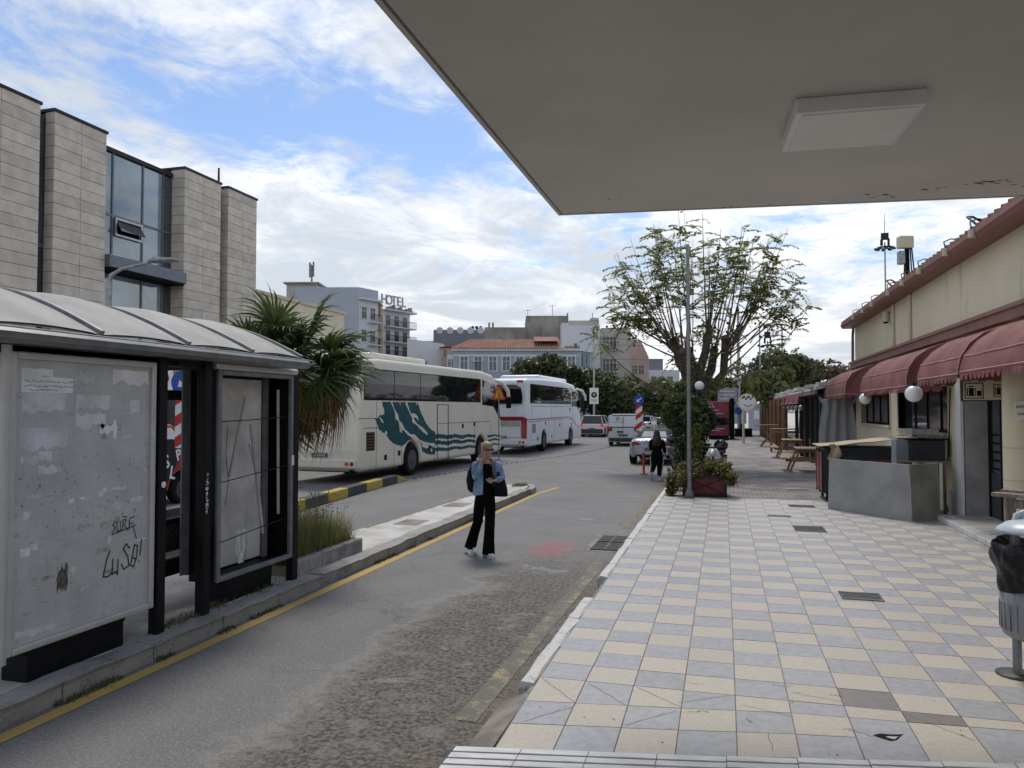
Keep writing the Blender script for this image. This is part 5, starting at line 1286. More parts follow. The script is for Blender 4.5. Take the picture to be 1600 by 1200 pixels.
    for (a, z) in ([(1.55, .62), (2.45, .70), (4.7, .72), (7.7, 1.45), (8.9, 1.5)] if not two else [(1.9, .62), (4.9, .62), (6.8, 1.2), (9.9, 1.2), (3.5, 1.35)]):
        k = B(); rect(k, X, a, a + .16, z, z + .16); k.build('hatch', MT['matt_black'], t)
    k = B(); rect(k, X, .45, .95, .95, 1.5) if not two else rect(k, X, .95, 1.6, 1.0, 1.45); k.build('engine_grille', MT['louvre' if not two else 'grey_metal'], t)
    for i in range(6 if not two else 4):
        k = B(); z = (.98 + i * .088) if not two else (1.05 + i * .1); rect(k, X + .008, .47 if not two else .97, .93 if not two else 1.58, z, z + .03, .012); k.build('grille_slat', MT['matt_black' if not two else 'silver_metal'], t)
    B().bx(-.26, .26, -.03, .02, .78, .90).build('number_plate', MT['plate_grey'], t); b = B(); b.mesh(text_mesh('IAB 4520' if not two else 'INE 7308', .10), Matrix.Translation((0, -.0315, .84)) @ Matrix.Rotation(math.pi / 2, 4, 'X')); b.build('plate_lettering', MT['sign_white'], t)
    B().bx(-X + .06, X - .06, -.045, .05, .46, .74).build('rear_bumper', MT[paint], t, bevel=.05, seg=2)
    for s in (-1, 1):
        for q in (0, 1): B().cyl((s * (.92 + q * .17), -.06, .60), (s * (.92 + q * .17), -.02, .60), .06, .06, 14).build('tail_light', MT['red_lens' if q else 'orange_lens'], t)
    B().tube([(1.05, -.02, .36), (1.0, .2, .36)], .07, 10).build('exhaust', MT['matt_black'], t)
    return t, X
c1, X = coach((-11.37, 20.18, 0), R_(-3.5), 12.2, 'cream_paint', 3.5, 9.75, 'cream coach with a teal wave painted along its side', False)
B().bx(-.95, .95, 1.2, 5.2, 3.70, 3.92).build('roof_unit', MT['cream_paint'], c1, bevel=.09, seg=2); B().bx(-.9, .9, -.0, .09, 2.5, 3.3).build('rear_window', MT['glass_dark'], c1)
for s in (-1, 1): B().bx(s * .95 - .1, s * .95 + .1, .10, .2, 3.42, 3.56).build('marker_light', MT['red_lens'], c1)
x = X + .0045; wv = random.Random(4)
def wavy(pts, amp, n=10):
    out = []
    for (ya, za), (yb, zb) in zip(pts[:-1], pts[1:]):
        for i in range(n):
            f = i / n; out.append((ya + (yb - ya) * f + wv.uniform(-amp, amp), za + (zb - za) * f + wv.uniform(-amp, amp)))
    return out + [pts[-1]]
k = B(); big = [(1.40, 2.40)] + wavy([(1.40, 2.40), (1.55, 2.05), (.95, 1.88), (1.25, 1.55), (1.65, 1.38), (2.1, 1.12), (2.62, 1.02)], .03, 5)[1:] + [(2.66, .98), (2.95, 1.05), (3.15, 1.15), (3.5, 1.19), (3.9, 1.12), (4.12, 1.0), (4.22, .74)] + wavy([(4.22, .74), (4.7, .62), (5.24, .58)], .012, 4)[1:] + [(5.24, 1.36)] + wavy([(5.24, 1.36), (4.75, 1.52), (4.3, 1.88), (3.83, 2.40)], .02, 4)[1:]
k.poly([(x, y, z) for y, z in big]); k.build('wave_graphic', MT['teal'], c1)
x += .001
def splash(pts, wds):
    k = B(); L, Rr = [], []
    for i, (y, z) in enumerate(pts):
        a = pts[max(0, i - 1)]; c = pts[min(len(pts) - 1, i + 1)]; d = Vector((c[0] - a[0], c[1] - a[1])).normalized() * wds[i]
        L.append((x, y + d.y + wv.uniform(-.015, .015), z - d.x)); Rr.append((x, y - d.y, z + d.x + wv.uniform(-.015, .015)))
    for i in range(len(pts) - 1): k.poly([L[i], L[i + 1], Rr[i + 1], Rr[i]])
    k.build('spray_graphic', MT['cream_paint'], c1)
splash([(2.0, 2.40), (2.15, 2.2), (2.3, 2.05), (2.35, 1.95), (2.5, 1.8), (2.65, 1.62), (2.9, 1.5), (3.1, 1.4), (3.3, 1.32), (3.6, 1.25), (4.0, 1.12), (4.4, 1.0), (4.9, .95), (5.2, .9)], [.05, .02, .05, .11, .03, .12, .02, .05, .04, .09, .03, .06, .03, .09])
splash([(2.7, 1.62), (2.6, 1.5), (2.72, 1.42)], [.04, .06, .01]); splash([(3.0, 2.4), (3.2, 2.15), (3.35, 1.98), (3.5, 1.95), (3.7, 1.95), (3.85, 1.88), (3.9, 1.78)], [.07, .03, .04, .09, .05, .05, .01]); splash([(3.45, 1.95), (3.5, 1.8), (3.75, 1.68), (4.0, 1.58), (4.3, 1.45), (4.65, 1.3)], [.03, .08, .03, .04, .07, .02]); splash([(3.95, 1.6), (4.0, 1.48)], [.05, .01])
splash([(1.2, 1.95), (1.35, 1.85), (1.5, 1.75)], [.01, .05, .01]); splash([(1.62, 1.5), (1.7, 1.4)], [.05, .05]); splash([(3.75, 2.4), (3.8, 2.3)], [.04, .01]); splash([(2.55, 2.4), (2.6, 2.28)], [.04, .01]); splash([(4.2, .95), (4.5, .9), (4.75, .86), (5.0, .72)], [.04, .07, .02, .06])
x = X + .0045
for z0, z1, wd in ((1.2, 1.02, .10), (.98, .86, .09), (.74, .66, .08)):
    k = B(); n = 90
    up = []; dn = []
    for i in range(n + 1):
        f = i / n; y = 5.26 + f * 6.75; z = z0 + (z1 - z0) * f + .02 * math.sin(f * 30); w_ = wd * (1 - .55 * f)
        up.append((x, y, z + w_ * (.55 + .55 * wv.random()))); dn.append((x, y, z - w_ * (.55 + .55 * wv.random())))
    for lo, hi in ((0, 9.07), (10.43, 13)):
        k = B()
        for i in range(n):
            if lo < up[i][1] < hi: k.poly([dn[i], dn[i + 1], up[i + 1], up[i]])
        k.build('wave_graphic', MT['teal'], c1)
k = B(); rect(k, X + .001, 5.43, 5.46, .4, 2.34); rect(k, X + .001, 6.36, 6.39, .4, 2.34); rect(k, X + .001, 5.46, 6.36, 2.32, 2.34); k.build('door_seal', MT['matt_black'], c1); k = B(); rect(k, X + .002, 4.66, 5.1, 1.12, 1.36); k.build('fuel_flap', MT['teal'], c1)
c2, X = coach((-10.22, 35.2, 0), R_(-1.0), 13.0, 'bus_white', 3.4, 9.9, 'white coach with red stripes standing ahead of the cream coach', True)
B().bx(-1.1, 1.1, 3.2, 9.6, 3.60, 3.93).build('roof_unit', MT['bus_white'], c2, bevel=.16, seg=4)
k = B(); pr = [(-1.0, 2.42), (1.0, 2.42), (1.03, 2.75), (.95, 3.18), (.7, 3.32), (-.7, 3.32), (-.95, 3.18), (-1.03, 2.75)]
k.prism(pr[::-1], 'y', .0, .12); k.build('rear_window', MT['glass_dark'], c2)
for s in (-1, 1): B().bx(s * .92 - .16, s * .92 + .16, -.05, .1, 3.44, 3.54).build('marker_light', MT['red_lens'], c2, bevel=.03)
k = B(); k.prism([(-1.24, 1.62), (1.0, 1.62), (1.12, 1.5), (1.05, .78), (1.25, .78), (1.26, 1.72), (1.05, 1.80), (-1.24, 1.80)][::-1], 'y', -.03, .02); k.build('rear_band', MT['bus_red'], c2)
k = B(); k.bx(.98, 1.24, -.045, .05, .80, 1.62); k.build('tail_light', MT['red_lens'], c2, bevel=.03); B().bx(-.95, .9, -.02, .03, 1.36, 1.56).build('rear_vent', MT['silver_metal'], c2); B().bx(-1.0, .95, -.018, .04, .82, 1.3).build('rear_flap', MT['bus_white'], c2, bevel=.02)
k = B(); strip(k, [(0, 1.66), (2, 1.66), (8.8, 1.70), (10.2, 1.62), (11.4, 1.2), (12.6, .95)], X + .005, .055); strip(k, [(.2, 1.55), (8.8, 1.6), (10.1, 1.52), (11.3, 1.08)], X + .005, .03); k.build('stripe', MT['bus_red'], c2)
b = B(); b.mesh(text_mesh('ys', .55, bold=.008), Matrix.Translation((-.72, -.012, 2.12)) @ Matrix.Rotation(math.pi / 2, 4, 'X')); b.build('lettering', MT['ink'], c2)
b = B(); b.tube([(X + .006, 9.6 + .12 * math.cos(a), 2.1 + .12 * math.sin(a)) for a in [.4 * q for q in range(14)]], .02, 4); b.build('emblem', MT['bus_red'], c2)

def car(lab, loc, rz, L, W, low, cab, paint, hw=.33, axles=(.72, None), solid_back=None, group='cars in the far traffic', name='car', detail=True):
    """low: side outline of the body top (y,z) rear to front; cab: side outline of the cabin (y,z) rear-bottom, rear-top ... front-bottom"""
    t = thing(name, lab, 'van' if 'van' in name else 'car', loc, rz, group); hwid = W / 2; ya = axles[0]; yb = axles[1] or L - .82; zb = .22
    prof = low + arch(yb, (hw + .06, hw), zb, 8) + arch(ya, (hw + .06, hw), zb, 8) + [(.1, zb)]
    B().prism(prof[::-1], 'x', -hwid, hwid).build('body', MT[paint], t, bevel=.07, seg=3)
    B().bx(-hwid + .12, hwid - .12, .4, L - .4, .2, .5).build('underside', MT['matt_black'], t)
    zt = max(z for y, z in cab); zl = min(z for y, z in cab)
    inset = lambda z: hwid - .06 - .17 * (z - zl) / (zt - zl)
    k = B(); n = len(cab)
    k._add([(-inset(z), y, z) for y, z in cab] + [(inset(z), y, z) for y, z in cab], [list(range(n)), list(range(n, 2 * n))[::-1]] + [(i, n + i, n + (i + 1) % n, (i + 1) % n) for i in range(n)])
    k.build('cabin_glass', MT['glass_dark'], t)
    tops = [p for p in cab if p[1] > zt - .12]
    k = B(); ys = [p[0] for p in tops]; k.bx(-inset(zt) - .01, inset(zt) + .01, min(ys) - .03, max(ys) + .03, zt - .04, zt + .025); k.build('roof', MT[paint], t, bevel=.03, seg=2)
    k = B()
    for s in (-1, 1):
        fb, ft, rt, rb = cab[-1], tops[-1], tops[0], cab[0]
        for a, c in ((fb, ft), (rb, rt), (((fb[0] + rb[0]) / 2, zl), ((ft[0] + rt[0]) / 2, zt))): k.bar((s * (inset(a[1]) + .002), a[0], a[1]), (s * (inset(c[1]) + .002), c[0], c[1]), .05, .07)
    k.build('pillars', MT[paint], t)
    if solid_back is not None:
        k = B(); y1 = solid_back; pp = [(y1, zl), (y1, zt + .01), (cab[1][0] - .03, cab[1][1]), (cab[0][0] - .04, cab[0][1])]
        k.prism([(p[0], p[1]) for p in pp][::-1], 'x', -hwid + .03, hwid - .03); k.build('load_body', MT[paint], t, bevel=.08, seg=3)
    for s in (-1, 1):
        for yy in (ya, yb): wheel(t, s * (hwid - .10), yy, hw, .2, s)
    zz = low[1][1]
    if detail:
        for s in (-1, 1): B().bx(s * (hwid - .17) - .12, s * (hwid - .17) + .12, -.025, .12, zl - .22, zl - .02).build('tail_light', MT['red_lens'], t, bevel=.03)
        B().bx(-.26, .26, -.03, .02, .58, .69).build('number_plate', MT['plate_grey'], t); B().bx(-hwid + .08, hwid - .08, -.05, .1, .30, .48).build('rear_bumper', MT['car_dark'], t, bevel=.03)
        for s in (-1, 1): B().box((s * (hwid + .07), cab[-1][0] - .25, zl + .08), (.16, .1, .12)).build('mirror', MT[paint], t, bevel=.03)
        k = B()
        for s in (-1, 1): k.bx(s * hwid - .003, s * hwid + .003, L * .45, L * .45 + .012, .4, zl - .02)
        k.build('door_gap', MT['gap'], t)
    return t
suv_low = [(.02, .45), (.0, .95), (.06, 1.02), (L1 := 3.1, 1.03), (4.0, .95), (4.25, .75), (4.28, .4), (4.2, .22)]; suv_cab = [(.08, 1.02), (.28, 1.58), (.5, 1.64), (2.1, 1.62), (3.15, 1.03)]
s = car('white off roader with lit red tail lights waiting beside the white coach', (-9.75, 58.3, 0), R_(-2), 4.28, 1.82, suv_low, suv_cab, 'car_white', .36)
k = B(); k.bx(-.86, .86, -.03, .3, .3, .62); k.build('rear_cladding', MT['car_dark'], s, bevel=.04)
m = bpy.data.materials.new('brake_light'); m.use_nodes = True; m.node_tree.nodes['Principled BSDF'].inputs['Base Color'].default_value = (.5, .02, .02, 1); m.node_tree.nodes['Principled BSDF'].inputs['Emission Color'].default_value = (1, .06, .04, 1); m.node_tree.nodes['Principled BSDF'].inputs['Emission Strength'].default_value = .6; MT['brake_light'] = m
for q in (-1, 1): B().cyl((q * .68, -.05, .90), (q * .68, -.02, .90), .09, .09, 12).build('brake_light', m, s)
vl = [(.02, .45), (.0, 1.0), (.05, 1.1), (2.9, 1.12), (3.8, 1.0), (4.1, .75), (4.14, .4), (4.05, .22)]; vc = [(.04, 1.08), (.12, 1.78), (.5, 1.84), (2.3, 1.82), (2.55, 1.7), (3.2, 1.12)]
v = car('white delivery van with small dark logo on its windowless rear doors', (-5.68, 45, 0), R_(-1.5), 4.14, 1.84, vl, vc, 'car_white', .33, solid_back=2.2, name='van')
k = B(); k.bx(-.006, .006, -.012, .05, .5, 1.75); k.bx(-.8, .8, .0, .05, 1.08, 1.092); k.build('door_gap', MT['gap'], v)
k = B(); 
for a in range(3): t0, t1 = a * 2.094 + 1.57, (a + 1) * 2.094 + 1.57; k.bar((-.32 + .12 * math.cos(t0), .045, 1.60 + .12 * math.sin(t0)), (-.32 + .12 * math.cos(t1), .045, 1.60 + .12 * math.sin(t1)), .02, .03)
k.build('logo', MT['gutter_grey'], v)
k = B(); pts = [(-.62 + .05 * i, .035, 1.38 + .05 * math.sin(i * 1.9)) for i in range(14)]; k.tube(pts, .012, 4); k.build('logo_lettering', MT['gutter_grey'], v)
for q in (-1, 1): B().bx(q * .88 - .05, q * .88 + .05, -.03, .12, .75, 1.12).build('tail_light', MT['red_lens'], v)
B().bx(-.35, -.0, -.03, .02, .78, .88).build('handle_panel', MT['car_dark'], v)
hl = [(.02, .45), (.0, .85), (.1, .95), (2.9, .95), (3.7, .82), (3.95, .65), (3.98, .4), (3.9, .22)]; hc = [(.12, .94), (.45, 1.40), (.8, 1.47), (2.0, 1.46), (2.95, .95)]
for lab, x, y, rz, p in (('red car with a lit brake lamp just ahead of the white off roader', -8.3, 65, -2, 'car_red'), ('white car half hidden behind the delivery van', -7.3, 72, -2, 'car_white'), ('dark car on the right of the delivery van', -3.4, 60, 0, 'car_dark'), ('small white car far down the avenue, left of the dark traffic', -5.6, 92, 0, 'car_white'),
                         ('silver car far down the avenue', -7.9, 105, 0, 'car_silver'), ('black car far down the avenue', -3.0, 112, 0, 'car_dark'), ('grey car far down the avenue', -4.9, 118, 0, 'car_grey'), ('white car parked far right at the avenue edge', -1.5, 128, 0, 'car_white'), ('black car crossing at the far end of the avenue', -3.2, 136, 30, 'car_dark'), ('pale grey car in the farthest visible row', -6.4, 138, 0, 'car_silver')):
    o = car(lab, (x, y, 0), R_(rz), 3.98, 1.72, hl, hc, p, .31, detail=y < 75)
    if p == 'car_red': B().bx(.6, .84, -.05, -.02, .72, .9).build('brake_light', m, o)
# silver roadster: lofted body
t = thing('roadster', 'silver two seat roadster with black soft top parked at the kerb', 'car', (-2.72, 30.3, 0), R_(-2), None); t.scale = (1.08,) * 3
st = [(0, .62, .42, .70), (.06, .74, .34, .86), (.25, .82, .26, .93), (.7, .86, .20, .95), (1.3, .85, .20, .93), (2.2, .82, .20, .88), (2.9, .84, .20, .86), (3.4, .83, .20, .80), (3.8, .74, .24, .70), (4.0, .55, .32, .56)]
vs = []; n = 0
for y, hw_, zl, zh in st:
    c = [(-hw_ * .9, zl), (-hw_, zl + .12), (-hw_ * 1.01, zl + (zh - zl) * .5), (-hw_ * .985, zl + (zh - zl) * .72), (-hw_ * .90, zh - .05), (-hw_ * .7, zh), (-hw_ * .3, zh + .015)]; c = c + [(-a, b_) for a, b_ in c[::-1]]; n = len(c)
    vs += [(a, y, z) for a, z in c]
k = B(); k._add(vs, [(i * n + j, (i + 1) * n + j, (i + 1) * n + (j + 1) % n, i * n + (j + 1) % n) for i in range(len(st) - 1) for j in range(n)], True); k._add(vs[:n], [list(range(n))]); k._add(vs[-n:], [list(range(n))[::-1]])
k.build('body', MT['car_silver'], t)
k = B(); top = [(.75, .64, .95), (1.0, .56, 1.20), (1.3, .52, 1.28), (1.75, .52, 1.27), (2.0, .55, 1.2), (2.45, .66, .90)]
vs = []
for y, hw_, z in top: vs += [(-hw_ - .08, y, .88), (-hw_, y, z - .06), (-hw_ * .75, y, z), (hw_ * .75, y, z), (hw_, y, z - .06), (hw_ + .08, y, .88)]
k._add(vs, [(i * 6 + j, (i + 1) * 6 + j, (i + 1) * 6 + j + 1, i * 6 + j + 1) for i in range(5) for j in range(5)], True); k._add(vs[:6], [list(range(6))]); k.build('soft_top', MT['soft_top'], t)
k = B(); k._add([(-.46, .745, .99), (.46, .745, .99), (.40, .96, 1.185), (-.40, .96, 1.185)], [(0, 1, 2, 3)]); k._add([(-.46, .74, .985), (.46, .74, .985), (.40, .955, 1.18), (-.40, .955, 1.18)], [(3, 2, 1, 0)]); k.build('rear_window', MT['blind_white'], t)
for s_ in (-1, 1):
    k = B(); k.prism([(s_ * .38, .72), (s_ * .72, .70), (s_ * .74, .78), (s_ * .66, .84), (s_ * .48, .82)] if s_ > 0 else [(s_ * .38, .72), (s_ * .48, .82), (s_ * .66, .84), (s_ * .74, .78), (s_ * .72, .70)], 'y', -.005, .1); k.build('tail_light', MT['red_lens'], t)
    for yy in (.72, 3.15): wheel(t, s_ * .76, yy, .31, .22, s_)
    B().cyl((s_ * .48, -.03, .27), (s_ * .48, .1, .27), .04, .04, 10).build('exhaust', MT['chrome'], t); B().box((s_ * .92, 2.35, .95), (.16, .1, .1)).build('mirror', MT['car_silver'], t, bevel=.02)
B().bx(-.26, .26, -.01, .05, .50, .61).build('number_plate', MT['plate_grey'], t); B().bx(-.62, .62, -.02, .06, .36, .44).build('rear_bumper', MT['car_silver'], t, bevel=.03); B().bx(-.6, .6, .06, .2, .26, .36).build('diffuser', MT['matt_black'], t)
# painted van seen through the shelter gap
t = thing('painted_van', 'red white and black graphic van glimpsed through the bus shelter gap', 'van', (-13.0, 11.5, 0), 0)
pr = [(.05, .45), (0, 1.0), (.1, 1.7), (.4, 1.85), (3.4, 1.85), (4.2, 1.25), (4.6, 1.05), (4.65, .45), (4.5, .3)] + arch(3.75, (.4, .34), .3) + arch(.85, (.4, .34), .3) + [(.15, .3)]
B().prism(pr[::-1], 'x', -.85, .85).build('body', MT['car_red'], t, bevel=.08, seg=3)
for yy in (.85, 3.75):
    for s_ in (-1, 1): wheel(t, s_ * .76, yy, .34, .2, s_)
k = B(); x = .8535; k.poly([(x, 2.6, .55), (x, 3.3, .55), (x, 3.55, .9), (x, 3.6, 1.2), (x, 3.9, 1.35), (x, 3.4, 1.5), (x, 2.6, 1.5)]); k.build('black_graphic', MT['ink'], t)
k = B(); k.poly([(x, 2.6, 1.5), (x, 3.4, 1.5), (x, 3.75, 1.45), (x, 3.35, 1.76), (x, 2.6, 1.76)]); k.build('white_graphic', MT['sign_white'], t)
for s_, y, z, sz, rz in (('S', 3.22, .98, .42, .2), ('P', 3.62, 1.12, .34, .3), ('L', 3.42, .72, .4, -.2), ('D', 3.05, 1.2, .4, .2)):
    b = B(); b.mesh(text_mesh(s_, sz, bold=.01), Matrix.Translation((x + .002, y, z)) @ Matrix.Rotation(rz, 4, 'X') @ Matrix.Rotation(math.pi / 2, 4, 'Z') @ Matrix.Rotation(math.pi / 2, 4, 'X')); b.build('lettering', MT['sign_white'], t)
# scooter behind the planter
def scooter(lab, loc, rz, pc):
    t = thing('scooter', lab, 'scooter', loc, rz, 'scooters by the shrubs')
    for yy in (0, 1.25): 
        w = B(); w.tube([(0, yy + .22 * math.cos(a), .25 + .22 * math.sin(a)) for a in [6.2832 * q / 18 for q in range(19)]], .05, 6); w.build('wheel', MT['rubber'], t); B().cyl((-.03, yy, .25), (.03, yy, .25), .15, .15, 12).build('rim', MT['rim'], t)
    B().prism([(.95, .35), (1.5, .62), (1.6, .78), (.75, .80), (.62, .5), (.35, .30), (.3, .22), (.95, .22)], 'x', -.17, .17).build('body', MT['car_dark'], t, bevel=.05, seg=2)
    B().rings([((0, .28, .35), .19, .05), ((0, .18, .65), .24, .08), ((0, .12, .9), .16, .07), ((0, .10, 1.0), .10, .06)], 12).build('front_shield', MT[pc], t); B().bx(-.14, .14, .62, 1.5, .80, .90).build('saddle', MT['soft_top'], t, bevel=.04, seg=2)
    k = B(); k.tube([(-.34, .28, 1.04), (-.1, .14, 1.03), (.1, .14, 1.03), (.34, .28, 1.04)], .022, 6); k.tube([(0, .0, .25), (0, .12, 1.0)], .03, 6); k.build('handlebar', MT['dark_metal'], t)
    B().sphere((0, .02, .88), .09, n=12).build('headlight', MT['chrome'], t); B().rings([((0, -.02, .48), .09, .2), ((0, 0, .52), .07, .14)], 12).build('mudguard', MT[pc], t)
    for s_ in (-1, 1): k = B(); k.tube([(s_ * .22, .2, 1.05), (s_ * .3, .18, 1.22)], .01, 4); k.box((s_ * .31, .17, 1.25), (.13, .02, .08)); k.build('mirror', MT['matt_black'], t)
    B().sphere((0, 1.5, 1.02), .2, (1, 1, .85), 12).build('top_box', MT['car_dark'], t); return t
scooter('black and white scooter parked behind the flower planter', (-.30, 20.8, .147), R_(-8), 'car_white')
scooter('dark motor scooter half hidden between the roadster and the round shrub', (-1.15, 24.6, .15), R_(20), 'car_grey')
# ================================================================== buildings at the end of the street
F_ = 1202.0
def campt(lat, d): return (lat * math.cos(YAW) - d * math.sin(YAW), lat * math.sin(YAW) + d * math.cos(YAW))
M_('wall_white', (.56, .575, .60), .8, 0, .05, .4, streak=((.42, .42, .42), .5, .64)); M_('wall_bluegrey', (.40, .43, .48), .8, 0, .05, .4); M_('wall_blue', (.31, .365, .42), .8, 0, .06, .5); M_('wall_grey', (.20, .215, .24), .8, 0, .05, .4)
M_('wall_concrete', (.21, .195, .17), .9, 0, .2, .4, c2=(.33, .31, .28), streak=((.09, .085, .075), .35, .52)); M_('wall_beige', (.46, .43, .38), .8, 0, .06, .5); M_('wall_pink', (.42, .30, .26), .8, 0, .08, .5); M_('wall_orange', (.45, .33, .2), .8, 0, .1, .5)
M_('terracotta', (.20, .085, .055), .8, 0, .3, 1.2, c2=(.30, .145, .10)); M_('window_dark', (.025, .028, .033), .15, 0, .4, 1, spec=.7); M_('shutter', (.14, .17, .19), .6, 0, .1, 2); M_('trim_white', (.62, .62, .62), .6, 0, .04, 2); M_('rail_dark', (.04, .04, .045), .6)
def bld(name, lab, u0, d, rot=0.0):
    lat = (u0 - 800) / F_ * d; x, y = campt(lat, d)
    t = thing(name, lab, 'building', (x, y, 0), YAW + R_(rot)); t['_d'] = d; return t
def zv(v, d): return 2.2 + (638 - v) * d / F_
def wl(u, u0, d): return (u - u0) / F_ * d
def window(t, x, z, wd, h, frame='trim_white', pane='window_dark', y=0, fr=.12, sill=True):
    k = B()
    k.bx(x - wd / 2 - fr, x - wd / 2, y - .06, y + .1, z, z + h); k.bx(x + wd / 2, x + wd / 2 + fr, y - .06, y + .1, z, z + h); k.bx(x - wd / 2 - fr, x + wd / 2 + fr, y - .07, y + .1, z + h, z + h + fr); k.bx(x - wd / 2 - fr, x + wd / 2 + fr, y - .1, y + .1, z - fr * .8, z)
    w = k.build('window', MT[frame], t); B().bx(x - wd / 2, x + wd / 2, y - .02, y + .08, z, z + h).build('pane', MT[pane], w)
    k = B(); k.bx(x - .03, x + .03, y - .04, y - .021, z, z + h); k.bx(x - wd / 2, x + wd / 2, y - .045, y - .022, z + h * .66, z + h * .66 + .05); k.build('glazing_bar', MT[frame], w); return w
def balcony(t, x0, x1, z, dep, m='wall_white'):
    s = B().bx(x0, x1, -dep, -.005, z - .16, z).build('balcony', MT[m], t)
    k = B(); k.bx(x0, x1, -dep, -dep + .05, z + .85, z + .92); n = int((x1 - x0) / .16)
    for i in range(n + 1): xx = x0 + (x1 - x0) * i / n; k.bx(xx - .012, xx + .012, -dep + .01, -dep + .035, z, z + .85)
    k.build('railing', MT['rail_dark'], s)
# white block with blank side wall
d = 100; t = bld('white_apartment_block', 'pale blue white block with a blank side wall and balcony front', 460, d)
W1 = wl(560, 460, d); H1 = zv(448, d)
B().prism([(0, 0), (W1, 0), (W1 + 1.95, 3.15), (W1 - 3, 12), (0, 12)], 'z', 0, H1).build('wall', MT['wall_bluegrey'], t)
B().bx(-1.6, 2.4, 1.5, 6, 0, zv(440, d)).build('penthouse', MT['wall_beige'], t); B().bx(-1.9, 2.8, 1.0, 6.4, zv(440, d), zv(440, d) + .2).build('roof_slab', MT['wall_concrete'], t)
k = B(); k.cyl((1.6, 2, H1), (1.6, 2, H1 + 3.2), .14, .1, 8); k.bx(1.3, 1.5, 1.7, 1.9, H1 + 1.6, H1 + 3.6); k.bx(1.75, 1.95, 1.8, 2.0, H1 + 1.7, H1 + 3.7); k.bx(1.5, 1.7, 1.6, 1.75, H1 + 2.6, H1 + 3.3); k.build('antenna', MT['grey_metal'], t)
x, y = campt((560 - 800) / F_ * d, d); fr = thing('balcony_front', 'white front of the pale block with stacked windows and balconies', 'building', (x, y, 0), YAW + R_(58))
B().bx(0.02, 3.6, .0, .5, 0, H1 - 1.6).build('wall', MT['wall_white'], fr); B().prism([(-.2, 0), (3.9, 0), (3.9, -.7), (-.2, -.7)], 'z', H1 - 1.6, H1 - 1.35).build('roof_slab', MT['wall_white'], fr)
for r in range(5):
    z = H1 - 4.0 - r * 3.0
    for x in (.95, 2.6): window(fr, x, z, .9, 1.5, 'wall_white')
    balcony(fr, 1.7, 3.5, z - .35, .9)
# orange strip and hotel
d = 108; t = bld('orange_house', 'narrow orange house squeezed between white block and hotel', 585, d, 58)
B().bx(0, 1.5, 0, 6, 0, zv(476, d)).build('wall', MT['wall_orange'], t); B().prism([(-.2, zv(476, d)), (1.6, zv(476, d)), (.7, zv(470, d))], 'y', -.2, 6.2).build('roof', MT['terracotta'], t)
for r in range(4): window(t, .75, zv(492, d) - r * 2.3, .7, 1.3, 'wall_orange')
d = 110; t = bld('hotel', 'white hotel with rows of railed balconies and roof letters', 597, d, 58)
HW = 6.1; HH = zv(484, d); B().bx(0, HW, 0, 9, 0, HH).build('wall', MT['wall_white'], t); B().bx(HW - .05, HW + .5, -1.0, 9, HH - .05, HH + .2).build('roof_slab', MT['wall_white'], t)
B().bx(.1, HW, -.9, 9, HH, HH + .2).build('roof_slab', MT['wall_white'], t)
k = B()
for i in range(10): k.bx(.3 + i * .62, .7 + i * .62, -.8 + .3 * (i % 2), -.3, HH + .2, HH + .45 + .2 * (i % 3))
k.build('roof_plants', MT['wall_concrete'], t)
for r in range(6):
    z = HH - 2.25 - r * 2.2
    for x in (1.15, 3.05, 4.95): window(t, x, z + .08, .85, 1.55, 'wall_beige', fr=.1)
    balcony(t, .3, HW + .4, z, 1.0)
k = B(); zb = zv(474, d)
for i in range(6): k.bx(.5 + i * 1.0, .56 + i * 1.0, .4, .46, HH + .2, zb)
k.bar((.4, .43, zb - .3), (5.6, .43, zb - .3), .06, .06); k.bar((.4, .43, zb - 1.1), (5.6, .43, HH + .3), .05, .05); k.bar((.5, .43, zb), (-1.6, .43, HH + .6), .05, .05); sg = k.build('sign_frame', MT['white_paint'], t)
M_('letter_red', (.42, .36, .34), .5)
for i, ch in enumerate('HOTEL'):
    k = B(); me = text_mesh(ch, 2.0, bold=.03)
    for yy in (.3, .42): k.mesh(me, Matrix.Translation((.75 + i * 1.08, yy, zb + .72)) @ Matrix.Rotation(math.pi / 2, 4, 'X'))
    k.build('letter', MT['letter_red'], sg)
# low white houses, grey block
d = 92; t = bld('low_white_house', 'low white house right of the hotel with two dark windows', 636, d); wA = wl(692, 636, d)
B().prism([(0, 0), (wA, 0), (wA, zv(537, d)), (0, zv(529, d))], 'y', 0, 9).build('wall', MT['wall_white'], t)
for u in (649, 663): window(t, wl(u, 636, d), zv(572, d), .6, .6, 'wall_white', fr=.05)
d = 90; t = bld('pink_house', 'little pink and white house beside the blue building', 688, d); B().bx(0, wl(703, 688, d), .5, 6, 0, zv(543, d)).build('wall', MT['wall_pink'], t); B().bx(wl(698, 688, d), wl(712, 688, d), 0, 6, 0, zv(554, d)).build('wall', MT['wall_white'], t); B().prism([(-.2, zv(543, d)), (1.4, zv(540, d)), (1.4, zv(539, d)), (-.2, zv(542, d))], 'y', .2, 6).build('roof', MT['terracotta'], t)
for u in (695, ): window(t, wl(u, 688, d), zv(556, d), .3, .7, 'wall_pink', y=.5, fr=.05)
for u in (702, 708): window(t, wl(u, 688, d), zv(572, d), .25, .8, 'wall_white', fr=.04)
d = 112; t = bld('grey_block', 'plain grey block with a scalloped roof edge and water tanks', 677, d); wA = wl(758, 677, d); B().bx(0, wA, 0, 10, 0, zv(515, d)).build('wall', MT['wall_grey'], t)
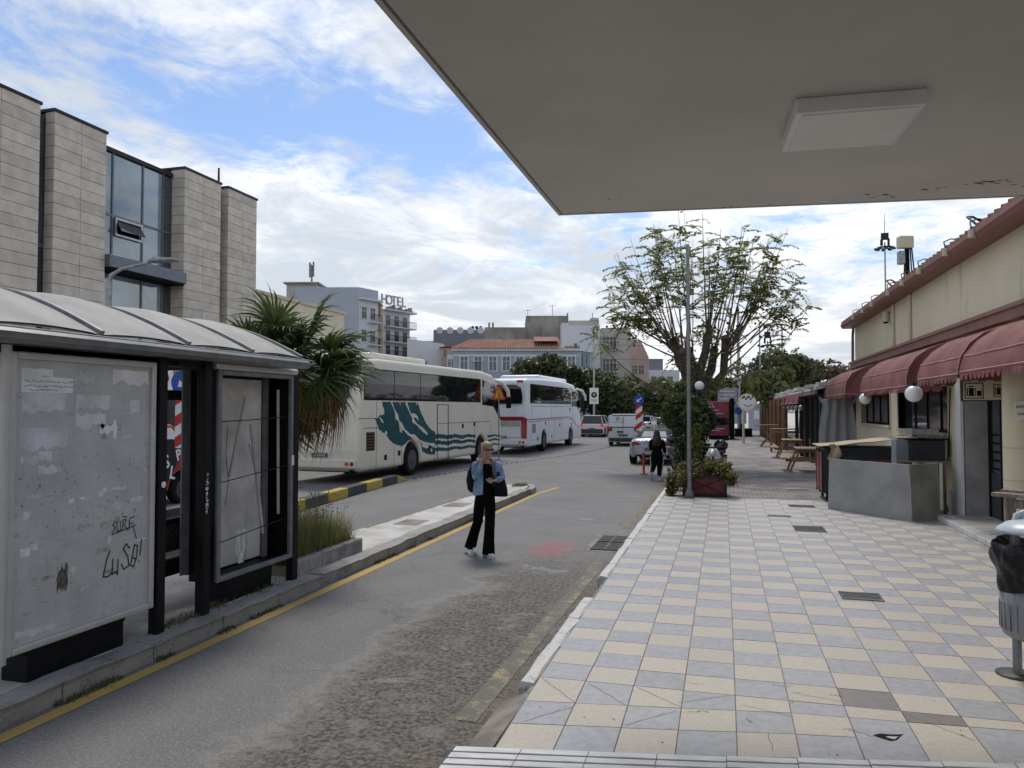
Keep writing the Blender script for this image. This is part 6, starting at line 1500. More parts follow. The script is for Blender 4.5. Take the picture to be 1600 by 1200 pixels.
for i in range(5): B().tube([(.9 + i * 1.5, -.02, zv(516, d)), (.9 + i * 1.5, 8, zv(516, d))], .5, 10).build('roof_vault', MT['wall_white'], t)
for i in range(3): k = B(); k.cyl((5.6 + i * .6, 2, zv(509, d)), (5.6 + i * .6, 3, zv(509, d)), .24, .24, 10); k.bx(5.55 + i * .6, 5.65 + i * .6, 2.2, 2.4, zv(515, d), zv(509, d)); k.build('water_tank', MT['dark_metal'], t)
B().bx(-1.7, -.1, 3, 8, 0, zv(530, d)).build('annexe', MT['wall_white'], t)
# blue neoclassical building
d = 80; t = bld('blue_building', 'pale blue old building with white framed windows and red tiled roof', 708, d); wB = wl(905, 708, d); ze = zv(548, d)
B().prism([(0, 0), (wB, 0), (wB + 1.75, 3.4), (wB + 1.75, 12), (0, 12)], 'z', 0, ze).build('wall', MT['wall_blue'], t)
B().prism([(-.2, -.25), (wB + .1, -.25), (wB + 2.0, 3.35), (wB + 1.8, 12.2), (-.2, 12.2)], 'z', ze, ze + .22).build('cornice', MT['trim_white'], t); B().bx(.0, wB, -.05, -.002, ze - .55, ze - .4).build('string_course', MT['trim_white'], t)
wr = wl(880, 708, d); zr = zv(527, d); k = B()
k._add([(-.35, -.4, ze + .22), (wr, -.4, ze + .22), (wr, 6, ze + .22), (-.35, 6, ze + .22), (1.6, 2.6, zr), (wr - .4, 2.6, zr)], [(0, 1, 5, 4), (1, 2, 5), (2, 3, 4, 5), (3, 0, 4)]); rf = k.build('roof', MT['terracotta'], t)
k = B()
for i in range(44): xx = -.3 + i * (wr / 44); fx = min(1, max(0, (xx + .35) / 1.95)); fy = min(1, max(0, (wr - xx) / .4)); f = min(fx, fy); k.tube([(xx, -.42, ze + .27), (xx + .0, -.4 + 3.0 * f, ze + .24 + (zr - ze - .2) * f)], .07, 4, smooth=False)
k.build('roof_tile', MT['terracotta'], rf, kind='stuff')
k = B(); xu = wl(835, 708, d); k._add([(xu, .5, zv(532, d)), (wr - .3, .5, zv(532, d)), (wr - .5, 2.5, zv(522.5, d)), (xu, 2.5, zv(522.5, d))], [(0, 1, 2, 3)]); k.bx(xu, wr - .4, 2.4, 5, zv(535, d), zv(524, d)); k.build('raised_roof', MT['terracotta'], t)
for i in range(8): B().bx(wr + .15 + i * .2, wr + .3 + i * .2, -.1, .05, ze + .22, ze + .5).build('parapet_pot', MT['terracotta'], t)
B().bx(wr + 1.2, wr + 1.5, .3, .7, ze + .22, ze + .8).build('chimney', MT['terracotta'], t)
for u in (725, 747, 770, 791, 812, 836, 860, 893):
    x = wl(u, 708, d); w_ = window(t, x, zv(579, d), .72, 1.45, 'trim_white', 'shutter', fr=.13); window(t, x, zv(579, d) - 3.6, .72, 1.7, 'trim_white', 'shutter', fr=.13)
balcony(t, wl(739, 708, d), wl(755, 708, d), zv(580, d), .5, 'trim_white')
t2 = t
for (dx, dy) in ((.55, 1.07), (1.1, 2.15)):
    k = B(); k.M = Matrix.Translation((wB + dx, dy - .12, zv(572, d))) @ Matrix.Rotation(R_(62.8), 4, 'Z'); k.bx(-.35, .35, -.05, .08, 0, 1.4); k.build('side_window', MT['shutter'], t)
# concrete, whitish and beige blocks behind
d = 98; t = bld('concrete_block', 'stained bare concrete block rising behind the red tiled roof', 757, d); B().bx(0, wl(822, 757, d), 0, 9, 0, zv(511, d)).build('wall', MT['wall_concrete'], t); B().bx(wl(822, 757, d), wl(888, 757, d), -.4, 9, 0, zv(493.5, d)).build('tower', MT['wall_concrete'], t)
for u in (764, 770): B().cyl((wl(u, 757, d), .5, zv(511, d) - .8), (wl(u, 757, d), .5, zv(503, d)), .12, .12, 8).build('flue', MT['wall_grey'], t)
B().cyl((wl(887, 757, d), 0, zv(494, d)), (wl(887, 757, d), 0, zv(489, d)), .1, .1, 6).build('flue', MT['wall_grey'], t)
for u, v in ((825, 481), (864, 474)): k = B(); k.tube([(wl(u, 757, d), 1, zv(494, d)), (wl(u, 757, d), 1, zv(v, d))], .03, 4); k.bar((wl(u, 757, d) - .5, 1, zv(v + 2, d)), (wl(u, 757, d) + .5, 1, zv(v + 2, d)), .03, .03); k.build('aerial', MT['grey_metal'], t)
d = 94; t = bld('white_gable_block', 'tall off white blank block behind the blue building', 878, d); B().prism([(0, zv(504, d)), (wl(888, 878, d), zv(504, d)), (wl(889, 878, d), zv(508, d)), (wl(938, 878, d), zv(508, d)), (wl(938, 878, d), 0), (0, 0)][::-1], 'y', 0, 8).build('wall', MT['wall_white'], t); B().bx(wl(890, 878, d), wl(938, 878, d), 1, 8, zv(508, d), zv(499, d)).build('upper_floor', MT['wall_beige'], t); B().bx(wl(925, 878, d), wl(937, 878, d), .8, 4, zv(499, d), zv(495, d)).build('stair_head', MT['wall_beige'], t)
B().cyl((wl(929, 878, d), 2, zv(495, d)), (wl(929, 878, d), 2, zv(485, d)), .05, .04, 5).build('aerial', MT['grey_metal'], t)
d = 100; t = bld('beige_apartment_block', 'beige white apartment block with balconies seen through the tree', 940, d); wA = wl(986, 940, d); B().bx(0, wA, 0, 9, 0, zv(512, d)).build('wall', MT['wall_beige'], t)
for r in range(4):
    z = zv(545, d) - r * 2.9
    for u in (947, 958): window(t, wl(u, 940, d), z, .8, 1.6, 'wall_white', fr=.08)
    balcony(t, wl(953, 940, d), wl(966, 940, d), z - .05, .9)
B().bx(wA - .5, wA + .2, -.5, .3, 0, zv(590, d)).build('corner_bay', MT['wall_bluegrey'], t)
for i in range(4): k = B(); k.bx(wl(972, 940, d), wl(984, 940, d), -.06, -.003, zv(596 + i * 9, d), zv(589 + i * 9, d)); k.build('window', MT['pane_blue'], t)
d = 120; t = bld('pink_apartment_block', 'dusty pink apartment block at the avenue corner behind the tree', 984, d); wA = wl(1014, 984, d); B().prism([(0, 0), (wA, 0), (wA, zv(558, d)), (wA * .6, zv(532, d)), (0, zv(530, d))], 'y', 0, 9).build('wall', MT['wall_pink'], t)
for r in range(4):
    for u in (992, 1002): window(t, wl(u, 984, d), zv(585, d) - r * 3, .8, 1.4, 'wall_beige', fr=.08)
d = 135; t = bld('white_corner_house', 'white house far behind the pruned tree with a grey upper floor', 1014, d); wA = wl(1062, 1014, d); B().bx(0, wA, 0, 9, 0, zv(578, d)).build('wall', MT['wall_white'], t); B().bx(.3, wA * .5, 1, 8, zv(578, d), zv(560, d)).build('upper_floor', MT['wall_grey'], t)
for u in (1022, 1034, 1047): window(t, wl(u, 1014, d), zv(602, d), .9, 1.5, 'wall_beige', fr=.08)
# overhead wires
t = thing('overhead_wires', 'thin overhead wires strung across the far avenue', 'wire', (0, 80, 9)); k = W()
for z0, z1 in ((10.6, 10.2), (9.9, 9.4), (8.2, 7.8)):
    a, c = campt(9, 92), campt(26, 84); k.tube([(a[0] + (c[0] - a[0]) * f, a[1] + (c[1] - a[1]) * f, z0 + (z1 - z0) * f - 1.0 * f * (1 - f)) for f in [q / 8 for q in range(9)]], .018, 3)
k.build('wire', MT['matt_black'], t)

# ================================================================== trees and shrubs
MT['leaf_olive'] = leafmat('leaf_olive', (.026, .035, .014), (.12, .14, .056), .8, .2); MT['leaf_mid'] = leafmat('leaf_mid', (.045, .062, .02), (.19, .21, .07), .8, .3); MT['leaf_yellow'] = leafmat('leaf_yellow', (.06, .07, .018), (.20, .20, .06), 1, .35)
MT['leaf_jaca'] = leafmat('leaf_jaca', (.07, .085, .025), (.31, .33, .115), 1.2, .5); MT['leaf_shrub'] = leafmat('leaf_shrub', (.022, .04, .015), (.085, .13, .042), 3, .25); MT['leaf_brown'] = leafmat('leaf_brown', (.06, .045, .025), (.17, .13, .07), 1, .3); MT['flower_pink'] = leafmat('flower_pink', (.40, .22, .19), (.52, .33, .27), 9, .3); MT['leaf_flower'] = leafmat('leaf_flower', (.05, .06, .016), (.22, .19, .06), 5, .3)
def leafcloud(k, c, r3, n, s, rr, shell=.55, long=1.8, droop=0, lumps=9):
    lp = [(Vector((rr.gauss(0, .45), rr.gauss(0, .45), rr.gauss(.1, .45))), rr.uniform(.35, .6)) for _ in range(lumps)]
    lp = [(q if q.length < .75 else q.normalized() * .75, r) for q, r in lp]
    vs, fs = [], []
    for i in range(n):
        q, r = rr.choice(lp); v = Vector((rr.gauss(0, 1), rr.gauss(0, 1), rr.gauss(0, 1))).normalized() * r * (shell + (1 - shell) * rr.random()) + q
        p = Vector((c[0] + v.x * r3[0], c[1] + v.y * r3[1], c[2] + v.z * r3[2])); a = Vector((rr.gauss(0, 1), rr.gauss(0, 1), rr.gauss(0, .7) - droop)).normalized(); b = a.cross(Vector((rr.gauss(0, 1), rr.gauss(0, 1), rr.gauss(0, 1)))).normalized(); ss = s * rr.uniform(.6, 1.4); a = a * ss * long / 2; b = b * ss / 2; e = len(vs)
        vs += [p - a, p + b * .9 - a * .1, p + a, p - b * .9 - a * .1]; fs.append((e, e + 1, e + 2, e + 3))
    k._add(vs, fs)
def tree(lab, x, y, z0, r3, zc, n, s, mk, seed, name='tree', trunk_r=.16, group='trees along the far avenue', parts=3, **kw):
    rr = random.Random(seed); t = thing(name, lab, 'tree', (x, y, z0), 0, group)
    k = B(); k.tube([(0, 0, 0), (.05, .03, zc * .4), (0, 0, zc * .8)], [trunk_r, trunk_r * .8, trunk_r * .6], 8)
    for i in range(5): a = i * 1.26 + rr.random(); k.tube([(0, 0, zc * .55), (r3[0] * .3 * math.cos(a), r3[1] * .3 * math.sin(a), zc * .9), (r3[0] * .6 * math.cos(a), r3[1] * .6 * math.sin(a), zc * 1.15)], [trunk_r * .5, trunk_r * .35, trunk_r * .15], 5)
    k.build('trunk', MT['bark'], t); k = B(); leafcloud(k, (0, 0, zc), r3, n, s, rr, **kw); k.build('crown', MT[mk], t); return t
def pd(u, d): return campt((u - 800) / F_ * d, d)
for i, (lab, u, d, rx, zc, rz_, n, mk) in enumerate([
    ('dark olive tree rising behind the white coach roof', 838, 62, 2.2, 4.3, 1.6, 5200, 'leaf_olive'), ('dark tree at the right end of the white coach, before the blue building', 885, 64, 2.0, 3.6, 1.7, 4200, 'leaf_olive'),
    ('big dark rounded tree right of the portrait banner', 950, 66, 2.6, 3.5, 2.2, 5600, 'leaf_olive'), ('dark tree between coach and portrait banner', 912, 74, 2.2, 3.2, 2.3, 3200, 'leaf_olive'), ('dark tree behind the blue arrow disc', 986, 88, 2.2, 2.8, 1.9, 2600, 'leaf_olive'),
    ('yellow green tree over the far traffic', 1016, 100, 3.2, 3.4, 2.3, 3600, 'leaf_mid'), ('yellow green tree behind the round shrub, left of the pruned tree', 1050, 92, 3.0, 3.3, 2.2, 3600, 'leaf_mid'), ('paler tree in the far avenue row', 1000, 130, 3.6, 4.2, 2.4, 2400, 'leaf_mid'), ('far tree closing the avenue behind the traffic', 1035, 150, 5, 4.4, 2.6, 2400, 'leaf_olive'), ('far dark tree at the avenue end, behind the banner', 960, 140, 5, 4.0, 2.6, 2200, 'leaf_olive'), ('far tree behind the pruned tree trunk', 1080, 120, 4, 3.6, 2.2, 2200, 'leaf_mid')]):
    x, y = pd(u, d); tree(lab, x, y, 0, (rx * 1.25, rx * 1.1, rz_ * 1.2), zc, n, .17 + d * .0012, mk, 100 + i)
for i, (lab, u, d, rx, zc, rz_, n, mk, dr) in enumerate([
    ('feathery yellow green tree hanging over the taverna end', 1214, 50, 1.9, 3.25, 1.3, 6500, 'leaf_mid', 1.2), ('yellowish bushy tree above the red kiosk', 1138, 60, 2.2, 3.3, 1.25, 4800, 'leaf_yellow', .6), ('dark evergreen tree standing behind the taverna roof', 1215, 66, 2.6, 5.0, 1.8, 5200, 'leaf_olive', .2), ('dark green tree right of the evergreen above the white roof covers', 1250, 72, 2.3, 4.9, 1.7, 4200, 'leaf_mid', 0), ('brownish thin tree above the taverna roof by the cream building', 1290, 76, 2.4, 4.8, 1.6, 2600, 'leaf_brown', 0), ('reddish brown bush behind the round white sign', 1172, 80, 3.0, 4.2, 1.8, 2600, 'leaf_brown', 0)]):
    x, y = pd(u, d); tree(lab, x, y, .1, (rx * 1.2, rx, rz_ * 1.2), zc, n, .14 + d * .001, mk, 200 + i, group='trees behind the taverna', droop=dr)
# pruned jacaranda
rr = random.Random(77); t = thing('jacaranda_tree', 'heavily pruned tree with upright thin shoots and sparse feathery leaves', 'tree', (-.93, 28, .14))
k = B(); k.tube([(0, 0, 0), (-.03, .02, 1.2), (.05, 0, 2.3), (.1, 0, 2.75)], [.30, .24, .24, .27], 12)
limbs = [[(.02, 0, 2.45), (-.25, .1, 3.1), (-.62, .2, 3.7), (-.75, .25, 4.5)], [(.08, 0, 2.6), (.12, -.15, 3.4), (.32, -.2, 4.05), (.38, -.2, 4.55)], [(.12, 0, 2.55), (.55, .1, 2.85), (.92, .15, 3.3), (1.0, .2, 4.5)], [(.05, .05, 2.6), (-.1, .6, 3.4), (-.3, 1.1, 4.2)], [(.08, -.05, 2.5), (-.35, -.5, 3.2), (-.45, -.9, 4.0)], [(.1, .05, 2.6), (.5, .8, 3.5), (.6, 1.1, 4.2)]]
for q in limbs: k.tube(q, [.20, .165, .14, .135][:len(q)], 9)
for q in limbs: k.sphere(q[-1], .17, n=8)
k.build('trunk', MT['bark'], t)
ends = [(-3.2, 7.1), (-3.0, 6.4), (-2.7, 7.7), (-2.3, 7.4), (-2.0, 8.2), (-1.6, 8.8), (-1.4, 9.1), (-1.1, 8.7), (-.8, 8.9), (-.4, 8.7), (-.2, 8.9), (.2, 8.4), (.5, 8.1), (.9, 8.5), (1.2, 8.3), (1.6, 8.6), (1.9, 8.6), (2.2, 8.3), (2.6, 8.2), (3.0, 8.1), (3.2, 7.6), (3.3, 7.0), (3.4, 6.5), (2.9, 6.9), (-2.6, 6.0), (-3.1, 5.6), (-2.2, 6.6), (2.5, 7.4), (1.4, 7.6), (.0, 7.8), (-1.9, 7.3), (.7, 7.5), (3.0, 5.9), (-2.7, 5.2), (1.9, 7.8), (-.9, 7.9), (2.2, 6.6), (-1.3, 8.2)]
tw = B(); lv = B(); pods = B()
def pinnate(p, dirv, L):
    d = (dirv + Vector((rr.gauss(0, .5), rr.gauss(0, .5), rr.gauss(0, .3)))).normalized(); s_ = d.cross(Vector((0, 0, 1)))
    if s_.length < .1: s_ = Vector((1, 0, 0))
    s_.normalize(); n = 10
    for i in range(1, n + 1):
        f = i / n; q = p + d * L * f + Vector((0, 0, -.35 * L * f * f))
        for sg in (-1, 1):
            w_ = s_ * sg * L * .24 * math.sin(math.pi * (.18 + .75 * f)) + d * L * rr.uniform(.05, .2) + Vector((0, 0, -L * rr.uniform(.02, .16))); nn = d * .027 * (L / .45)
            lv._add([q - nn * .4, q + w_ * .5 - nn, q + w_, q + w_ * .5 + nn], [(0, 1, 2, 3)])
def shoot(base, end, r0=.035, leaves=13, start=.5, sag=0):
    b0, e = Vector(base), Vector(end); mid = b0.lerp(e, .45); out = Vector((e.x - b0.x, e.y - b0.y, 0)); mid += out * .16 - Vector((0, 0, .0)) + Vector((0, 0, sag)); pts = []
    for i in range(9): f = i / 8; pts.append(b0 * (1 - f) ** 2 + mid * 2 * f * (1 - f) + e * f * f + Vector((rr.gauss(0, .012), rr.gauss(0, .012), 0)))
    tw.tube(pts, [r0 * (1 - .82 * i / 8) for i in range(9)], 5)
    for j in range(leaves):
        f = start + (1 - start) * (j + rr.random()) / leaves; i = min(int(f * 8), 7); p = pts[i].lerp(pts[i + 1], f * 8 - i); dv = (pts[i + 1] - pts[i]).normalized(); a = rr.uniform(0, 6.28)
        if j % 4 == 0: pn, dn_ = p, dv
        pinnate(pn.lerp(p, .25), dn_ * .3 + Vector((math.cos(a), math.sin(a), rr.uniform(-.5, .6))), rr.uniform(.42, .74))
    if rr.random() < .55:
        for j in range(rr.randint(2, 6)): p = pts[rr.randint(4, 7)]; pods.sphere((p.x + rr.gauss(0, .12), p.y + rr.gauss(0, .12), p.z - rr.uniform(.05, .25)), .045, (1, .5, 1), 6)
for i, (ex, ez) in enumerate(ends):
    for rep in range(2 if i % 2 == 0 else 1):
        q = min(limbs, key=lambda L: abs(L[-1][0] * 2.2 - ex) + rr.random() * 1.6); f = rr.random(); b0 = Vector(q[-2]).lerp(Vector(q[-1]), f); dep = rr.uniform(-1, 1) * math.sqrt(max(.2, 6 - ex * ex * .45))
        shoot(b0, (ex + rr.gauss(0, .2), dep, ez - .14 + rr.gauss(0, .2) - .1 * rep), rr.uniform(.022, .04), rr.randint(10, 19), rr.uniform(.42, .66))
for i in range(16):   # low inner sprouts
    q = rr.choice(limbs); b0 = Vector(q[rr.randint(0, len(q) - 1)]); a = rr.uniform(0, 6.28); shoot(b0, b0 + Vector((math.cos(a) * 1.3, math.sin(a) * 1.3, rr.uniform(.2, 1.3))), .016, 10, .35)
shoot((-.1, 0, 2.5), (-3.75, -.3, 5.0), .045, 14, .8, -1.0); shoot((.3, 0, 2.6), (3.85, .2, 5.7), .035, 20, .66, -.9); shoot((.4, 0, 2.6), (3.3, -.5, 3.9), .03, 12, .7, .5); shoot((0, 0, 2.4), (-2.7, -.6, 3.6), .03, 18, .55, -.4); shoot((.2, 0, 2.4), (2.2, -.4, 3.3), .02, 10, .75, .3)
tw.build('shoots', MT['twig'], t, kind='stuff'); lv.build('crown', MT['leaf_jaca'], t); pods.build('seed_pods', MT['ink'], t, kind='stuff')
# shrubs and planter by the pole
t = thing('round_shrub', 'large dark round shrub on several stems behind the flower planter', 'shrub', (-.98, 22.3, .15)); rr = random.Random(9)
k = B()
for i in range(7): a = i * .9; k.tube([(.1 * math.cos(a), .1 * math.sin(a), 0), (.2 * math.cos(a), .15 * math.sin(a), .6), (.5 * math.cos(a), .35 * math.sin(a), 1.4)], [.035, .028, .014], 6)
k.build('stems', MT['bark'], t); k = B(); leafcloud(k, (.0, 0, 1.55), (.74, .72, .92), 8000, .06, rr, .5, 2.4, lumps=14); leafcloud(k, (.15, .1, .55), (.55, .5, .55), 1500, .06, rr, .4, 2.4); k.build('crown', MT['leaf_shrub'], t)
t = thing('young_conifer', 'small narrow yellow green conifer rising from the flower planter', 'shrub', (-.62, 19.1, .5)); k = B(); k.tube([(0, 0, 0), (0, 0, .9)], .02, 5); k.build('stem', MT['bark'], t); k = B()
for i in range(6): leafcloud(k, (0, 0, .15 + .19 * i), (.22 - .022 * i, .22 - .022 * i, .22), 420, .035, rr, .3, 2.2, -.6, 5)
k.build('crown', MT['leaf_yellow'], t)
M_('planter_red', (.15, .028, .028), .6, 0, .2, 4); t = thing('flower_planter', 'dark red wooden planter with crossed dark battens', 'planter', (-.45, 18.85, .147))
x0, x1, y0, y1, h = -.47, .47, -.36, .36, .47
for (a, b_, c, d_) in ((x0, x1, y0, y0 + .03), (x0, x1, y1 - .03, y1), (x0, x0 + .03, y0 + .03, y1 - .03), (x1 - .03, x1, y0 + .03, y1 - .03)): B().bx(a, b_, c, d_, .03, h).build('panel', MT['planter_red'], t)
k = B()
for xx in (x0, x1): k.bx(xx - .03, xx + .03, y0 - .025, y0 + .03, 0, h + .03); k.bx(xx - .03, xx + .03, y1 - .03, y1 + .025, 0, h + .03)
k.bx(x0 + .03, x1 - .03, y0 - .02, y0 - .002, h - .04, h + .02); k.bx(x0 + .03, x1 - .03, y0 - .02, y0 - .002, .02, .08); k.build('frame', MT['dark_metal'], t)
for s_ in (-1, 1): B().bar((x0 + .03, y0 - .012 - .004 * s_, .26 + s_ * .18), (x1 - .03, y0 - .012 - .004 * s_, .26 - s_ * .18), .02, .045, (0, 1, 0)).build('batten', MT['dark_metal'], t)
B().bx(x0 + .03, x1 - .03, y0 + .03, y1 - .03, .3, h - .05).build('soil', MT['bark'], t)
t = thing('flowering_plants', 'sprawling yellow green plants with pinkish flowers spilling over the planter', 'plant', (-.48, 18.8, .62)); k = B()
for (dx, dy, dz, rx, rz_) in ((-.42, -.1, .05, .35, .26), (0, 0, .12, .4, .24), (.4, -.05, .08, .36, .22), (-.42, -.42, -.2, .16, .26), (-.68, -.2, -.15, .2, .26), (.55, -.3, -.02, .18, .12)): leafcloud(k, (dx, dy, dz), (rx * 1.3, .42, rz_ * 1.3), 900, .05, rr, .4, 1.5)
k.build('leaves', MT['leaf_flower'], t); k = B()
for (dx, dy, dz, rx, rz_) in ((.3, -.2, .0, .42, .22), (-.45, -.2, -.1, .3, .2), (.0, 0, .15, .35, .15)): leafcloud(k, (dx, dy, dz), (rx * 1.35, .45, rz_ * 1.35), 90, .045, rr, .9, 1.0)
k.build('flowers', MT['flower_pink'], t)
# ================================================================== street furniture by the footway and beyond
t = thing('lamp_post', 'tall plain grey steel post standing at the planter corner', 'post', (-.78, 18.16, .147)); B().cyl((0, 0, 0), (0, 0, 5.85), .052, .038, 14).build('pole', MT['grey_metal'], t); B().lathe([(.10, 0), (.095, .12), (.06, .2), (.055, .22)], n=14).build('base', MT['grey_metal'], t)
t = thing('globe_lamp_post', 'white globe street lamp on a short dark post behind the shrub', 'street lamp', (-.72, 24.2, .15)); B().cyl((0, 0, 0), (0, 0, 2.5), .06, .05, 10).build('post', MT['dark_metal'], t); B().sphere((0, 0, 2.74), .14, n=20).build('globe', MT['globe_white'], t); B().lathe([(.05, 2.42), (.09, 2.5), (.09, 2.6), (.06, 2.62)], n=12).build('collar', MT['dark_metal'], t)
t = thing('red_bollard', 'thin red flexible bollard at the end of the slanting line', 'bollard', (-2.6, 26.0, 0)); B().lathe([(.045, 0), (.04, .02), (.04, .70), (.025, .74)], n=12).build('shaft', MT['sign_red'], t); B().lathe([(.13, 0), (.12, .03), (.06, .05)], n=14).build('base', MT['sign_red'], t)
for z in (.5, .64): B().cyl((0, 0, z), (0, 0, z + .05), .0415, .0415, 12).build('band', MT['red_lens'], t)
t = thing('roadworks_sign', 'yellow and red triangular roadworks sign on a steel post', 'road sign', (-9.0, 30.6, 0), R_(14)); t.scale = (.75, 1, 1.06); B().cyl((0, .04, 0), (0, .04, 3.05), .032, .032, 10).build('post', MT['galvanised'], t)
k = B(); k.prism([(-.33, 2.40), (.33, 2.40), (.36, 2.46), (.03, 3.02), (-.03, 3.02), (-.36, 2.46)], 'y', -.012, .012); p_ = k.build('plate', MT['sign_red'], t); k = B(); k.prism([(-.245, 2.475), (.245, 2.475), (0, 2.90)], 'y', -.018, -.0125); k.build('field', MT['sign_yellow'], p_)
k = B(); k.tube([(.02, -.021, 2.79), (.0, -.021, 2.70), (-.05, -.021, 2.62), (-.02, -.021, 2.56), (-.06, -.021, 2.49)], .016, 5); k.tube([(-.04, -.021, 2.63), (.06, -.021, 2.57), (.05, -.021, 2.49)], .014, 5); k.tube([(.0, -.021, 2.70), (.08, -.021, 2.62), (.12, -.021, 2.53)], .011, 5); k.sphere((.03, -.021, 2.81), .024, (1, .3, 1), 8); k.prism([(.06, 2.485), (.17, 2.485), (.115, 2.55)], 'y', -.022, -.0185); k.build('digger_symbol', MT['ink'], p_)
x, y = pd(928, 62); t = thing('banner_pole', 'pale lamp pole carrying a white banner with a round portrait', 'pole', (x, y, 0), YAW); B().cyl((0, 0, 0), (0, 0, 7.8), .10, .06, 8).build('pole', MT['wall_beige'], t); bn = B().bx(-.36, .36, -.1, -.06, 2.55, 3.85).build('banner', MT['sign_white'], t)
k = B(); k.cyl((0, -.103, 3.28), (0, -.1005, 3.28), .24, .24, 20); k.build('portrait_ground', MT['ink'], bn); B().sphere((0, -.104, 3.30), .12, (.85, .05, 1.1), 10).build('portrait_face', MT['wall_pink'], bn)
k = B()
for i in range(3): k.bx(-.24 + .03 * i, .24 - .03 * i, -.103, -.1005, 2.90 - i * .09, 2.93 - i * .09)
k.build('caption_lines', MT['wall_grey'], bn)
k = B(); k.tube([(0, 0, 7.7), (.2, 0, 8.0), (1.2, 0, 8.15)], .04, 6); k.build('arm', MT['wall_beige'], t)
for u, v, d in ((938, 633, 70), (945, 637, 69), (936, 646, 74)):
    x, y = pd(u, d); t = thing('blue_sign', {938: 'small blue sign just right of the portrait banner', 945: 'blue sign with white lower plate under the dark tree', 936: 'small yellow box sign by the blue signs'}[u], 'road sign', (x, y, 0), YAW); z = zv(v, d); B().cyl((0, .05, 0), (0, .05, z), .04, .04, 6).build('post', MT['galvanised'], t); B().bx(-.25, .25, -.02, .02, z - .35, z + .45).build('plate', MT['sign_blue' if u != 936 else 'sign_yellow'], t); B().bx(-.2, .2, -.025, -.021, z - .3, z - .08).build('white_plate', MT['sign_white'], t)
x, y = pd(901, 60); t = thing('bus_stop_kiosk', 'small dark kiosk with white roof ahead of the white coach', 'kiosk', (x, y + 12, 0), YAW); B().bx(-.8, .8, 0, 1.6, 0, 2.4).build('body', MT['wall_grey'], t); B().bx(-.95, .95, -.15, 1.8, 2.4, 2.8).build('roof', MT['sign_white'], t)
t = thing('red_kiosk', 'dark red advertising kiosk with dark window strip at the footway end', 'kiosk', (-.2, 53, .12)); B().bx(-.9, .55, 0, 3, .25, 2.55).build('body', MT['maroon'], t, bevel=.04); B().bx(-.85, .5, -.015, .0, .95, 1.45).build('window', MT['glass_dark'], t)
k = B()
for z, w_ in ((2.15, .35), (1.95, .6), (1.72, .9), (.72, 1.0), (.6, .7)): k.bx(-.75, -.75 + w_, -.012, .0, z, z + .035)
k.build('lettering', MT['paper_grey'], t); k = B(); k.tube([(-.62 + .1 * math.cos(a), -.01, 2.32 + .1 * math.sin(a)) for a in [.45 * q for q in range(15)]], .02, 4); k.build('emblem', MT['paper_grey'], t); B().bx(.56, .86, -.15, 3, .1, 2.75).build('end_panel', MT['matt_black'], t, bevel=.03); B().bx(-.8, .5, .1, 2.8, .0, .25).build('plinth', MT['matt_black'], t)
t = thing('sign_post', 'steel post with grey direction plates and planter box at its foot', 'post', (1.05, 58.5, .12)); B().cyl((0, 0, 0), (0, 0, 9.5), .13, .09, 10).build('pole', MT['galvanised'], t); B().bx(-1.5, -.12, -.1, -.05, 2.55, 3.6).build('plate', MT['galvanised'], t)
for i in range(3): B().bx(-1.35, -.3, -.115, -.1005, 2.75 + i * .28, 2.80 + i * .28).build('plate_lines', MT['sign_white'], t)
B().bx(-.3, .9, -.3, .5, 0, .62).build('box', MT['matt_black'], t, bevel=.03); B().cyl((-.02, -.16, 1.9), (-.02, -.13, 1.9), .28, .28, 16).build('blue_disc', MT['sign_blue'], t)
for x, z, d in ((.55, 10.2, 64), (2.6, 8.5, 60)): o = thing('thin_pole', ('thin grey pole left of the steel sign post' if x < 1 else 'thin grey pole above the feathery tree'), 'pole', (x, d, .1), 0, 'thin poles over the taverna trees'); B().cyl((0, 0, 0), (0, 0, z), .07, .05, 8).build('pole', MT['galvanised'], o)
t = thing('round_sign', 'round white cartoon smile sign on a pole beside the taverna', 'sign', (1.3, 47, .72)); t.scale = (.6,) * 3; B().cyl((-.35, .1, -.95), (-.35, .1, 3.6), .12, .12, 10).build('post', MT['cream_trim'], t); B().cyl((.0, -.12, 3.05), (.0, .05, 3.05), .86, .86, 28).build('disc', MT['cream_wall'], t); B().cyl((.05, -.16, 3.02), (.05, -.121, 3.02), .70, .70, 28).build('face', MT['sign_white'], t)
k = B(); k.tube([(.05 + .36 * math.cos(a), -.17, 3.0 + .34 * math.sin(a)) for a in [R_(200 + 14 * q) for q in range(11)]], .03, 5); k.build('smile', MT['ink'], t); k = B()
for i in range(7): k.sphere((-.4 + i * .15, -.17, 3.5 + .12 * math.sin(i * 2.2)), .09, (1, .3, 1.2), 6)
k.build('dark_tuft', MT['ink'], t)
t = thing('white_trailer', 'white and grey trailer parked beyond the kiosk', 'trailer', (.7, 78, .1)); B().bx(-1.6, 1.4, 0, 5, .6, 2.9).build('body', MT['wall_bluegrey'], t, bevel=.05); B().bx(-1.0, .8, -.02, 0, 1.6, 2.5).build('panel', MT['wall_grey'], t)
for x in (-1.1, .9): B().cyl((x - .12, 1, .4), (x + .12, 1, .4), .4, .4, 14).build('wheel', MT['rubber'], t)
t = thing('ticket_booth', 'small grey blue booth with pale roof left of the wooden posts', 'booth', (3.0, 76, .1)); B().bx(-.75, .75, 0, 1.6, 0, 2.4).build('body', MT['wall_bluegrey'], t); B().bx(-1.0, 1.0, -.3, 1.9, 2.4, 2.6).build('roof', MT['wall_white'], t); B().bx(-.3, .35, -.015, 0, 1.1, 1.9).build('window', MT['sign_white'], t)
